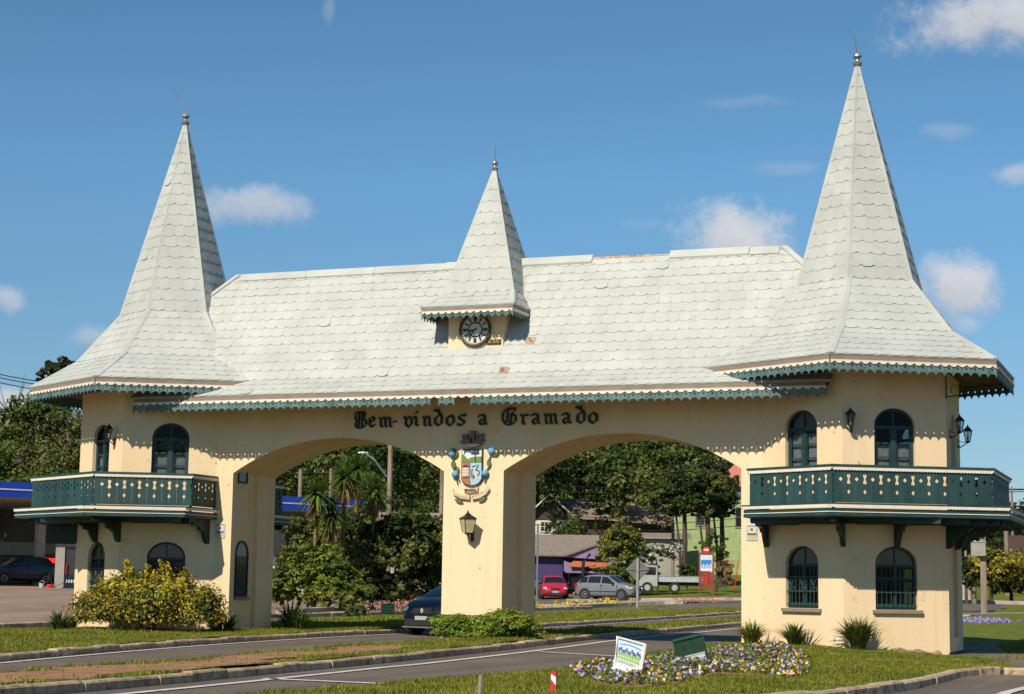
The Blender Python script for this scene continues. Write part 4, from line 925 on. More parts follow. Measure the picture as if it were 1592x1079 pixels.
# ------------------------------------------------------------------ wall lanterns
def lantern(name, label, P, n, glassm='clear', s=1., arm=.30, below=False, cat='lantern', hex_=6, rr=(.075, .135, .34)):
    """lantern on a wall bracket; P on the wall, n outward"""
    P = Vector(P); n = Vector((n[0], n[1], 0)).normalized(); T = thing(name, label, cat, tuple(P), 'wall lanterns of the gateway')
    def tf(x, o, z): e = Vector((-n.y, n.x, 0)); q = P+n*(o*s)+e*(x*s)+Vector((0, 0, z*s)); return tuple(q)
    b = M(tf); b.box(-.035, .035, .0, .02, -.14, .10); b.tube([(0, .02, -.10), (0, .07, -.15), (0, .15, -.10), (0, arm*.8, -.04), (0, arm, .0)], .016, 6); b.tube([(0, .02, .04), (0, .10, .02), (0, arm, -.01)], .010, 6)
    b.tube([(0, .04+.035*cos(t), -.13+.035*sin(t)) for t in np.linspace(0, 5, 9)], .009, 5); b.build('bracket', 'black', T)
    c = (0, arm, 0); fr = M(tf); r0, r1, z0, z1 = rr[0], rr[1], .04, rr[2]
    fr.lathe([(.03, -.02), (.05, 0), (.085, .02), (.085, .04)], c, hex_)
    for k in range(hex_):
        a = 2*pi*k/hex_; fr.tube([(r0*cos(a), arm+r0*sin(a), z0), (r1*cos(a), arm+r1*sin(a), z1)], .008, 4)
    fr.lathe([(r1+.02, z1-.005), (r1+.02, z1+.012), (.075, z1+.09), (.07, z1+.11), (.03, z1+.13), (.012, z1+.19)], c, hex_); fr.build('lantern_frame', 'black', T)
    g = M(tf); g.lathe([(r0-.004, z0), (r1-.006, z1-.006)], c, hex_); g.build('glass', glassm, T)
    u = M(tf); u.lathe([(.02, .05), (.03, .10), (.028, .17), (.01, .2)], c, 8); u.build('lamp_bulb', 'curtain', T)
    return T
lantern('wall_lantern', 'lantern with cream glass on the central pier below the coat of arms', (.0, 0, 2.46), (0, -1), 'frost', 1.0, .30, hex_=4, rr=(.13, .205, .36))
def fpt(side, k, u, z): A, e, n = frame(HV(side, RB, k % 6), HV(side, RB, (k+1) % 6)); p = A+e*u; return (p[0], p[1], z), n
def vpt(side, k, z): v = HV(side, RB, k); n = np.array([sin(radians(60*k)), -cos(radians(60*k)), 0]); return (v[0], v[1], z), n
p, n = fpt(-1, 5, 1.88, 4.72); lantern('wall_lantern', 'small black lantern between the two upper windows of the left tower', p, (-.2, -1), s=.75)
p, n = fpt(1, 0, .20, 4.72); lantern('wall_lantern', 'small black lantern between the two upper windows of the right tower', p, (.1, -1), s=.75)
p, n = fpt(1, 1, .5, 4.70); lantern('wall_lantern', 'black lantern on the shaded right side of the right tower, nearer the front', p, n, s=.75)
p, n = fpt(1, 1, 1.9, 4.60); lantern('wall_lantern', 'black lantern on the shaded right side of the right tower, farther back', p, n, s=.75)
# scroll brackets below the right tower eave
SB = thing('scroll_bracket', 'black wrought iron scroll bracket below the right tower eave', 'bracket', (10.8, 0, 5.4))
me = M(); p, n = vpt(1, 1, 0)
n = np.array([1, -.12, 0]); e0 = np.array([p[0]+.02, p[1]-.05, 0])
def sb(u, z): return (e0[0]+n[0]*u, e0[1]+n[1]*u, z)
me.tube([sb(0, 5.86), sb(0, 5.38)], .014, 5); me.tube([sb(0, 5.42), sb(1.15, 5.50)], .012, 5)
for cx_, cz_, r, a0, a1 in ((.22, 5.56, .12, -2, 3.6), (.12, 5.66, .22, 0, 1.4), (.5, 5.62, .10, 0, 5)): me.tube([sb(cx_+r*cos(t), cz_+r*sin(t)) for t in np.linspace(a0, a1, 12)], .009, 5, False)
me.build('scroll', 'black', SB)
# small enamelled plaques on both outer piers
for x, l in ((-6.655, 'small pale blue and yellow notice plate on the left arch pier'), (6.60, 'small pale blue and yellow notice plate on the right arch pier')):
    T = thing('notice_plate', l, 'sign', (x, -.01, 2.52), 'notice plates on the piers')
    me = M(); me.box(x-.125, x+.125, -.018, -.003, 2.36, 2.70); MT.setdefault('plate', mat('plate', (.42, .50, .52), .6)); MT.setdefault('amber', mat('amber', (.75, .42, .05), .6)); me.build('plate', 'plate', T)
    me = M(); me.prism([(x-.10, 2.65), (x+.10, 2.65), (x+.085, 2.55), (x, 2.50), (x-.085, 2.55)], -.021, -.019); me.build('emblem', 'c_cream', T)
    me = M(); me.prism([(x-.10, 2.47), (x+.10, 2.47), (x+.07, 2.43), (x, 2.395), (x-.07, 2.43)], -.021, -.019); me.build('emblem', 'amber', T)
    me = M(); me.box(x-.10, x+.10, -.021, -.019, 2.48, 2.515); me.box(x-.09, x+.09, -.021, -.019, 2.672, 2.686); me.prism(arc(x, 2.60, .03, .03, 0, 360, 8), -.024, -.022); me.build('emblem', 'c_navy', T)

# ------------------------------------------------------------------ foliage tools
def leaves(n_list, size, aspect=1.8, droop=0., up=.3, seed=0, clump=0, shell=(.72, 1.05), squash=1.):
    """n_list: [(cx,cy,cz,rx,ry,rz,n)] -> verts, faces of rhombic leaves"""
    R = np.random.default_rng(seed); VV = []
    for cx, cy, cz, rx, ry, rz, n in n_list:
        if clump:
            k = max(4, n//clump); c = R.normal(size=(k, 3)); c /= np.linalg.norm(c, axis=1)[:, None]; c[:, 2] = np.where(c[:, 2] < -.5, -c[:, 2], c[:, 2]); c *= R.uniform(shell[0], shell[1], k)[:, None]**1
            i = R.integers(0, k, n); cs = .36*R.uniform(.6, 1.2, k); q = R.normal(size=(n, 3)); q /= np.linalg.norm(q, axis=1)[:, None]; q *= (R.uniform(.5, 1, n)**.5)[:, None]; d = c[i]+q*cs[i][:, None]*np.array([1, 1, .75])
            nrm = q+c[i]*.5
        else:
            d = R.normal(size=(n, 3)); d /= np.linalg.norm(d, axis=1)[:, None]; nrm = d.copy(); d *= R.uniform(shell[0], shell[1], n)[:, None]
        pos = d*np.array([rx, ry, rz])+np.array([cx, cy, cz])
        nn = nrm+R.normal(0, .55, (n, 3)); nn[:, 2] += up; nn /= np.linalg.norm(nn, axis=1)[:, None]
        a = R.normal(size=(n, 3)); t = np.cross(nn, a); t /= np.linalg.norm(t, axis=1)[:, None]; t[:, 2] -= droop; b = np.cross(nn, t); b /= np.linalg.norm(b, axis=1)[:, None]
        s = (size*R.uniform(.6, 1.35, n))[:, None]
        VV.append(np.stack([pos-t*s*aspect/2, pos+b*s/2, pos+t*s*aspect/2, pos-b*s/2], 1))
    V = np.concatenate(VV).reshape(-1, 3); return V, np.arange(len(V)).reshape(-1, 4)
def blobs(c, R, n, seed, spread=1., rmin=.35, rmax=.6, total=2000, flat=.8):
    """a crown as overlapping sub-crowns around centre c with radii R"""
    r = random.Random(seed); o = []; 
    for i in range(n):
        a = r.uniform(0, 2*pi); u = r.uniform(-.6, 1); k = sqrt(max(0, 1-u*u)); d = r.uniform(.35, .75)*spread; f = r.uniform(rmin, rmax)
        o.append((c[0]+R[0]*d*k*cos(a), c[1]+R[1]*d*k*sin(a), c[2]+R[2]*d*u, R[0]*f, R[1]*f, R[2]*f*flat, int(total/n)))
    o.append((c[0], c[1], c[2], R[0]*.6, R[1]*.6, R[2]*.6, int(total/n))); return o
MT['lf_dark'] = leafmat('leaf_dark', (.050, .078, .014), (.022, .038, .008), .9)
MT['lf_mid'] = leafmat('leaf_mid', (.095, .130, .02), (.045, .070, .010), .9)
MT['lf_lime'] = leafmat('leaf_lime', (.21, .24, .026), (.10, .135, .016), 1.2)
MT['lf_yel'] = leafmat('leaf_yellow', (.50, .36, .025), (.22, .20, .018), 2.2, .4)
MT['lf_gold'] = leafmat('leaf_gold', (.48, .36, .035), (.15, .15, .015), 1.0, .4)
MT['lf_pine'] = leafmat('pine_needles', (.045, .065, .018), (.018, .030, .010), 1.2, .3, .1)
MT['lf_olive'] = leafmat('leaf_olive', (.17, .18, .04), (.08, .095, .02), .8)
MT['lf_strap'] = leafmat('strap_leaf', (.10, .15, .02), (.045, .075, .012), 2.)
MT['lf_palm'] = leafmat('sword_leaf', (.13, .19, .025), (.06, .10, .014), 1.)
MT['lf_fern'] = leafmat('leaf_fern', (.23, .29, .03), (.12, .17, .018), 2.)
MT['petal_w'] = leafmat('petal_white', (.70, .68, .60), (.5, .48, .42), 3., .2); MT['petal_pink'] = leafmat('petal_pink', (.60, .28, .22), (.42, .2, .15), 3., .3)
MT['petal_lilac'] = leafmat('petal_lilac', (.52, .43, .78), (.34, .25, .62), 9., .4); MT['petal_purple'] = leafmat('petal_purple', (.07, .015, .10), (.03, .008, .05), 9., .4)
MT['petal_orange'] = leafmat('petal_orange', (.80, .33, .03), (.75, .48, .05), 9., .3); MT['petal_yellow'] = leafmat('petal_yellow', (.80, .62, .05), (.7, .5, .03), 9., .2); MT['dead'] = leafmat('dead_frond', (.30, .20, .09), (.18, .11, .05), 2.)
def fol(name, bl, size, m, parent, **k):
    V, F = leaves(bl, size, **k); return link(name, qmesh(name, V, F, m), parent, world=parent is not None and parent.data is None)
def relb(bl, o): return [(b[0]+o[0], b[1]+o[1], b[2]+o[2])+tuple(b[3:]) for b in bl]
def strap_clump(T, c, n, h, w, m, seed, spread=1.):
    r = np.random.default_rng(seed); V = []; F = []
    for i in range(n):
        a = r.uniform(0, 2*pi); L_ = h*r.uniform(.65, 1.2); lean = r.uniform(.15, .95)*spread; sd = np.array([-sin(a), cos(a), 0]); d = np.array([cos(a), sin(a), 0]); b0 = np.array(c)+d*r.uniform(0, .12)*spread; o = len(V)
        for j, t in enumerate((0, .3, .6, .85, 1)):
            p = b0+d*L_*lean*t*t*.95+np.array([0, 0, L_*(t-.42*lean*t*t)]); ww = w*(1, 1.1, .9, .55, .05)[j]/2; V += [p-sd*ww, p+sd*ww]
        F += [(o+2*j, o+2*j+1, o+2*j+3, o+2*j+2) for j in range(4)]
    return link('leaf_clump', qmesh('leaf_clump', np.array(V), F, m), T)

# ------------------------------------------------------------------ plants at the gateway
def shrub(name, label, px, base, R, parts, size, group=None, stem=True, seed=1, clump=26, **k):
    x, y = base; z = gz(x, y)+.08; T = thing(name, label, 'shrub', (x, y, z), group)
    for m, tot, sz in parts:
        bl = blobs((x, y, z+R[2]*.85), R, 11, seed, total=tot); fol('foliage', bl, sz, m, T, seed=seed+len(m), clump=clump, **k); seed += 1
    me = M(); r = random.Random(seed)
    for i in range(7):
        a = r.uniform(0, 6.28); me.tube([(x+.1*cos(a), y+.1*sin(a), z-.1), (x+R[0]*.35*cos(a), y+R[1]*.35*sin(a), z+R[2]*.6), (x+R[0]*.6*cos(a), y+R[1]*.6*sin(a), z+R[2]*1.1)], [.03, .02, .008], 5)
    me.build('stem', 'bark', T); return T
# big yellow-green bush before the left tower
x, y = -7.38, -2.0; T = thing('flowering_bush', 'large yellow-green bush in front of the left tower, taller shoots on top', 'bush', (x, y, .1))
bl = [(x-.1, y, .65, 1.45, .95, .70, 4200), (x-.4, y+.1, .98, .95, .7, .58, 2400), (x+.55, y, .92, .85, .75, .58, 2200), (x-1.35, y, .55, .75, .7, .52, 1500), (x+1.35, y+.05, .62, .6, .6, .6, 1400), (x+.1, y+.2, 1.10, .7, .5, .40, 1200)]
fol('foliage', [b[:6]+(int(b[6]*1.05),) for b in bl], .045, 'lf_yel', T, seed=3, clump=30, shell=(.6, 1.0)); fol('foliage', [b[:3]+(b[3]*.9, b[4]*.9, b[5]*.9, int(b[6]*1.5)) for b in bl], .046, 'lf_mid', T, seed=4, clump=24, shell=(.5, .95))
fol('blossom', [b[:3]+(b[3]*1.02, b[4]*1.02, b[5]*1.02, int(b[6]*.10)) for b in bl], .04, 'petal_pink', T, seed=5, aspect=1.2)
bl = []; me = M(); r = random.Random(5)
for i in range(16):
    a, b = r.uniform(-1.2, 1.5), r.uniform(.0, .4); h = r.uniform(1.35, 1.9)-abs(a)*.22; p0 = (x+a*.6, y-.1, 1.0); p1 = (x+a*.8, y-.2, h-.3); p2 = (x+a*.95+r.uniform(-.2, .2), y-.25, h); me.tube([p0, p1, p2], [.012, .008, .003], 4)
    for t in np.linspace(0, 1, 7): bl.append((p1[0]*(1-t)+p2[0]*t, p1[1]*(1-t)+p2[1]*t, p1[2]*(1-t)+p2[2]*t, .07, .07, .06, 9))
for s in (-1, 1): me.tube([(x, y, 0), (x+s*.5, y, .7), (x+s*.8, y, 1.2)], [.05, .03, .01], 5)
me.build('stem', 'bark', T); fol('shoot_leaves', bl, .06, 'lf_yel', T, seed=8)
for (cx_, cy_, s, h, lab) in ((-6.15, -.95, 21, .75, 'strappy green plant at the foot of the left arch pier, right of the yellow bush'), (-9.55, -2.35, 22, .5, 'dark strappy plant at the left end of the yellow bush'), (-6.1, 2.75, 24, .85, 'strappy plant behind the left arch pier, at the edge of the passage')):
    T = thing('strap_leaf_plant', lab, 'plant', (cx_, cy_, gz(cx_, cy_)+.1)); strap_clump(T, (cx_, cy_, gz(cx_, cy_)+.08), 110, h, .04, 'lf_strap', s, 1.2); strap_clump(T, (cx_+.35, cy_-.1, gz(cx_, cy_)+.08), 70, h*.8, .035, 'lf_mid', s+9, 1.2)
# low feathery green shrubs round the central pier
for i, (cx_, cy_, rx, ry, rz, lab) in enumerate(((-.12, -1.15, .60, .5, .40, 'low feathery green shrub at the left foot of the central pier'), (.70, -1.2, .70, .45, .38, 'low feathery green shrub in front of the central pier, middle one'), (1.25, -.75, .7, .5, .44, 'low feathery green shrub at the right corner of the central pier'))):
    z = .13; T = thing('low_shrub', lab, 'shrub', (cx_, cy_, z), 'low shrubs round the central pier'); bl = blobs((cx_, cy_, z+rz*.55), (rx, ry, rz), 9, 40+i, total=9500, rmin=.4, rmax=.65)
    fol('foliage', bl, .030, 'lf_fern', T, seed=60+i, aspect=3.0, clump=20, up=.9, shell=(.7, 1.15)); fol('foliage', [b[:3]+(b[3]*.8, b[4]*.8, b[5]*.8, b[6]//3) for b in bl], .04, 'lf_lime', T, seed=70+i, aspect=2.5)
# tufts along the right tower
for i, ((px, py), n, h, lab) in enumerate((((1157, 1006), 240, .56, 'yellow-green grassy tuft at the right arch pier'), ((1218, 1008), 220, .54, 'green spiky tuft between the pier and the right tower front corner'), ((1334, 1008), 340, .68, 'large spiky green tuft below the front window of the right tower'))):
    p = {0: (6.75, -.75), 1: (7.75, -1.05), 2: (9.15, -1.45)}[i]; z = gz(*p)+.10; T = thing('grass_tuft', lab, 'plant', (*p, z)); strap_clump(T, (*p, z), n, h, .030, ['lf_lime', 'lf_strap', 'lf_strap'][i], 80+i, 1.1); strap_clump(T, (*p, z), n//3, h*.8, .02, 'dead', 90+i, 1.0)
# three field stones at the wall
MT['stone'] = mat('field_stone', (.24, .16, .11), .9, (.13, .085, .06), 6, bump=.6, bscale=12); MT['stone2'] = mat('ochre_stone', (.38, .20, .09), .9, (.22, .12, .06), 6, bump=.6, bscale=12)
def rock(name, label, c, r, m, seed):
    bm = bmesh.new(); bmesh.ops.create_icosphere(bm, subdivisions=3, radius=1)
    for v in bm.verts:
        k = 1+.16*mnoise.noise(v.co*1.3+Vector((seed, 0, 0)))+.05*mnoise.noise(v.co*4+Vector((0, seed, 0))); v.co = Vector((v.co.x*r[0]*k, v.co.y*r[1]*k, max(-.3, v.co.z)*r[2]*k))
    me = bpy.data.meshes.new(name); bm.to_mesh(me); bm.free(); me.materials.append(MT[m]); me.shade_smooth(); o = link(name, me); o.location = c; tag(o, label, 'rock', 'rocks at the tower foot'); return o
rock('rock', 'flat brown rock at the right tower foot, leftmost of three', (9.93, -.98, .03), (.17, .14, .12), 'stone', 1)
rock('rock', 'brown rock at the right tower foot, middle of three', (10.27, -.86, .0), (.18, .14, .13), 'stone', 4)
rock('rock', 'orange-brown rock at the right tower foot, rightmost of three', (10.62, -.62, -.03), (.14, .12, .13), 'stone2', 7)
# ------------------------------------------------------------------ pansy bed with its signs
def bedz(x, y): return float(zr(np.array(x), np.array(y)))+gz(x, y)
edge = [(885, 1046), (905, 1036), (990, 1030), (1080, 1022), (1150, 1012), (1215, 1010), (1250, 1024), (1258, 1042), (1235, 1056), (1190, 1048), (1120, 1046), (1060, 1060), (985, 1066), (930, 1060)]
bedp = []
for px, py in edge:
    r = Fv+Rv*(px-796)/FPX-Uv*(py-539.5)/FPX; t_ = (.10-CAM[2])/r[2]; q = CAM+r*t_; bedp.append((q[0], q[1]))
me = M(); me.add([(x_, y_, bedz(x_, y_)+.02) for x_, y_ in bedp]+[(x_, y_, bedz(x_, y_)-.1) for x_, y_ in bedp], [tuple(range(len(bedp)))]+[(i, (i+1) % len(bedp), len(bedp)+(i+1) % len(bedp), len(bedp)+i) for i in range(len(bedp))]); me.build('flower_bed_soil', 'soil', kind='structure')
bx = np.array(bedp); R9 = np.random.default_rng(9); cand = np.stack([R9.uniform(bx[:, 0].min(), bx[:, 0].max(), 30000), R9.uniform(bx[:, 1].min(), bx[:, 1].max(), 30000)], 1); cand = cand[inpoly(cand[:, 0], cand[:, 1], bedp)]
cand = cand[:1650]; print('bed', bx.min(0), bx.max(0), len(cand))
def petals(pts, hs, m, name, label, size=.026, seed=0):
    R = np.random.default_rng(seed); VV = []
    for (x_, y_), h in zip(pts, hs):
        z = bedz(x_, y_)+h; n = np.array([.15*R.normal(), -.75+.3*R.normal(), .6+.3*R.normal()]); n /= np.linalg.norm(n); t = np.cross(n, (0, 0, 1.)); t /= np.linalg.norm(t); b = np.cross(n, t); c = np.array([x_, y_, z]); s = size*R.uniform(.8, 1.2)
        k = 8; VV.append([c+n*.006]+[c+(t*cos(2*pi*i/k)+b*sin(2*pi*i/k))*s*(1 if i % 2 else .78) for i in range(k)])
    V = np.array(VV).reshape(-1, 3); F = [(9*i, 9*i+1+j, 9*i+1+(j+1) % 8) for i in range(len(VV)) for j in range(8)]
    o = link(name, qmesh(name, V, F, m)); o['kind'] = 'stuff'; tag(o, label, 'flowers'); return o
ph = np.sin(cand[:, 0]*1.9+1)+np.sin(cand[:, 1]*1.5)+np.sin(cand[:, 0]*4.3+cand[:, 1]*3.1)*.8+R9.normal(0, .75, len(cand)); order = np.argsort(ph); cand = cand[order]; n = len(cand); hs = R9.uniform(.04, .15, n)
cuts = [0, int(n*.26), int(n*.70), int(n*.90), n]
for i, (m, nm, lb) in enumerate((('petal_purple', 'purple_pansies', 'dark purple pansies massed in the lawn flower bed'), ('petal_lilac', 'lilac_pansies', 'lilac pansies massed in the lawn flower bed'), ('petal_orange', 'orange_pansies', 'orange pansies scattered in the lawn flower bed'), ('petal_w', 'white_pansies', 'white and cream pansies scattered in the lawn flower bed'))):
    petals(cand[cuts[i]:cuts[i+1]], hs[cuts[i]:cuts[i+1]], m, nm, lb, .025, i)
lv = cand[R9.integers(0, n, 900)]; V, F = leaves([(x_, y_, bedz(x_, y_)+.08, .10, .10, .09, 14) for x_, y_ in lv], .035, seed=4, up=.6); o = link('pansy_foliage', qmesh('pansy_foliage', V, F, 'lf_lime')); o['kind'] = 'stuff'; tag(o, 'green leaves of the pansies in the lawn flower bed', 'foliage')
# leaning white framed picture board
p = np.array(bedp[3]); q0 = at(950, 1046, 27.0); 
def onground(px, py, z=.1): r = Fv+Rv*(px-796)/FPX-Uv*(py-539.5)/FPX; t_ = (z-CAM[2])/r[2]; return CAM+r*t_
A = onground(951, 1050, .12); d_ = float((A-CAM)@Fv)
BL_, BR_, TR_, TL_ = [at(px, py, d_+dd) for px, py, dd in ((955, 1036, 0), (994, 1052, -.25), (1003, 1003, .0), (960, 991, .22))]
T = thing('garden_board', 'leaning white framed garden sign with painted purple flowers in the pansy bed', 'sign', tuple(A))
def lerp(u, v): a = BL_*(1-u)+BR_*u; b = TL_*(1-u)+TR_*u; return a*(1-v)+b*v
nb_ = np.cross(BR_-BL_, TL_-BL_); nb_ /= np.linalg.norm(nb_); nb_ = nb_ if nb_ @ (CAM-BL_) > 0 else -nb_
me = M(); me.tube([tuple(lerp(0, -.12)), tuple(lerp(0, 1)), tuple(lerp(1, 1)), tuple(lerp(1, -.14))], .028, 8); me.tube([tuple(lerp(0, 0)), tuple(lerp(1, 0))], .026, 8); me.build('frame', 'white', T, smooth=False)
def plate(u0, v0, u1, v1, off, m, name='panel', pts=None):
    pts = pts or [(u0, v0), (u1, v0), (u1, v1), (u0, v1)]; me = M(); me.add([tuple(lerp(u, v)+nb_*off) for u, v in pts]+[tuple(lerp(u, v)+nb_*(off-.004)) for u, v in pts], [tuple(range(len(pts))), tuple(range(2*len(pts)-1, len(pts)-1, -1))]); return me.build(name, m, T)
for nm, c in dict(s_sky=(.42, .58, .72), s_pale=(.66, .72, .66), s_green=(.20, .38, .06), s_violet=(.08, .06, .30), s_grey=(.58, .58, .56)).items(): MT[nm] = mat(nm, c, .6, tuple(x*.75 for x in c), 30)
plate(.04, .03, .96, .97, -.012, 's_sky'); plate(.05, .04, .95, .34, -.006, 's_grey', 'print'); 
plate(0, 0, 0, 0, -.004, 's_green', 'print', [(.05, .34)]+[(.05+.9*i/14, .52+(.10 if i % 2 else .0)) for i in range(15)]+[(.95, .34)])
for i in range(13):
    u = .08+.068*i; v = .60+.05*sin(i*2); plate(0, 0, 0, 0, -.001, 's_violet', 'print', [(u, v), (u+.035, v-.05), (u+.06, v+.02), (u+.05, v+.10), (u+.02, v+.07), (u, v+.09)])
for i in range(9): u = .08+.1*i; plate(0, 0, 0, 0, -.001, 's_pale', 'print', [(u, .40), (u+.04, .38), (u+.05, .44), (u+.02, .47)])
for i in range(16): u = .10+.05*i; v = .80+.05*sin(pi*(i/15)); plate(u, v, u+.034, v+.022, -.003, 'c_navy', 'print')
plate(.42, .08, .52, .16, -.002, 's_sky', 'print'); plate(.78, .08, .84, .15, -.002, 'petal_orange', 'print'); plate(.1, .22, .7, .235, -.003, 'c_dark', 'print'); plate(.1, .27, .8, .283, -.003, 'c_dark', 'print')
me = M(); s0 = lerp(0, -.04); me.tube([(s0[0], s0[1], .05), tuple(s0)], .03, 6); me.build('stake', 'palebark', T); 
# green floodlight box, tilted
A = onground(1085, 1034, .12); d_ = float((A-CAM)@Fv); c = at(1075, 1014, d_)
T = thing('floodlight', 'tilted dark green floodlight box standing among the pansies', 'floodlight', (float(A[0]), float(A[1]), .12))
ex_ = Vector(tuple(at(1085, 998, d_)-at(1048, 1007, d_))).normalized(); up_ = Vector(tuple(at(1048, 1007, d_)-at(1057, 1037, d_))).normalized(); nv = ex_.cross(up_).normalized(); nv = nv if nv.dot(Vector(tuple(CAM))-Vector(tuple(c))) > 0 else -nv; O = Vector(tuple(at(1057, 1037, d_)))
def fl(u, o, z): return tuple(O+ex_*u+up_*z-nv*o)
w_, h_ = .48, .42; MT['fl_green'] = mat('flood_green', (.012, .075, .035), .5); MT['fl_face'] = mat('flood_face', (.03, .075, .05), .15, (.02, .05, .035), 8)
me = M(fl); 
for a in (0, w_-.02): me.box(a, a+.02, -.02, .02, 0, h_)
for a in (0, h_-.02): me.box(.02, w_-.02, -.02, .02, a, a+.02)
me.build('bezel', 'fl_green', T); me = M(fl); me.add([(0, .02, 0), (w_, .02, 0), (w_, .02, h_), (0, .02, h_), (.03, .26, .05), (w_+.02, .26, .05), (w_+.02, .26, h_-.03), (.03, .26, h_-.03)], [(4, 5, 6, 7), (0, 1, 5, 4), (1, 2, 6, 5), (2, 3, 7, 6), (3, 0, 4, 7)]); me.build('housing', 'fl_green', T)
me = M(fl); me.box(.02, w_-.02, .0, .006, .02, h_-.02); me.build('glass', 'fl_face', T); me = M(fl); me.box(.12, w_-.05, -.004, -.001, .03, .12); me.box(.12, w_-.04, -.006, -.002, .13, .145); me.build('reflector', 'c_white', T)
me = M(); me.tube([(float(A[0])+.1, float(A[1]), .0), tuple(Vector(fl(w_/2, .1, .0)))], .02, 6); me.build('spike', 'black', T)
# small markers in the front lawn
P_ = onground(861, 1074, .08); T = thing('marker_stake', 'short red and white marker stake in the front lawn', 'stake', tuple(map(float, P_))); x_, y_ = float(P_[0]), float(P_[1]); MT['red'] = mat('red_paint', (.55, .03, .02), .5)
me = M(); me.box(x_-.03, x_+.03, y_-.02, y_+.02, .0, .30); me.build('stake_body', 'white', T); me = M(); me.prism([(x_-.036, .06), (x_+.036, .0), (x_+.036, .14), (x_-.036, .22)], y_-.023, y_+.023); me.prism([(x_-.036, .28), (x_+.036, .24), (x_+.036, .301), (x_-.036, .301)], y_-.023, y_+.023); me.build('stripe', 'red', T)
P_ = onground(745, 1084, .08); me = M(); x_, y_ = float(P_[0]), float(P_[1]); me.tube([(x_, y_, 0), (x_+.02, y_, .32)], [.03, .028], 7); tag(me.build('wooden_peg', 'palebark'), 'short grey wooden peg at the lower edge of the front lawn', 'peg')
P_ = onground(1088, 1056, .08); me = M(); x_, y_ = float(P_[0]), float(P_[1]); me.box(x_-.015, x_+.015, y_-.008, y_+.008, .05, .27); tag(me.build('plant_tag', 'white'), 'thin white plant tag at the front of the pansy bed', 'tag')
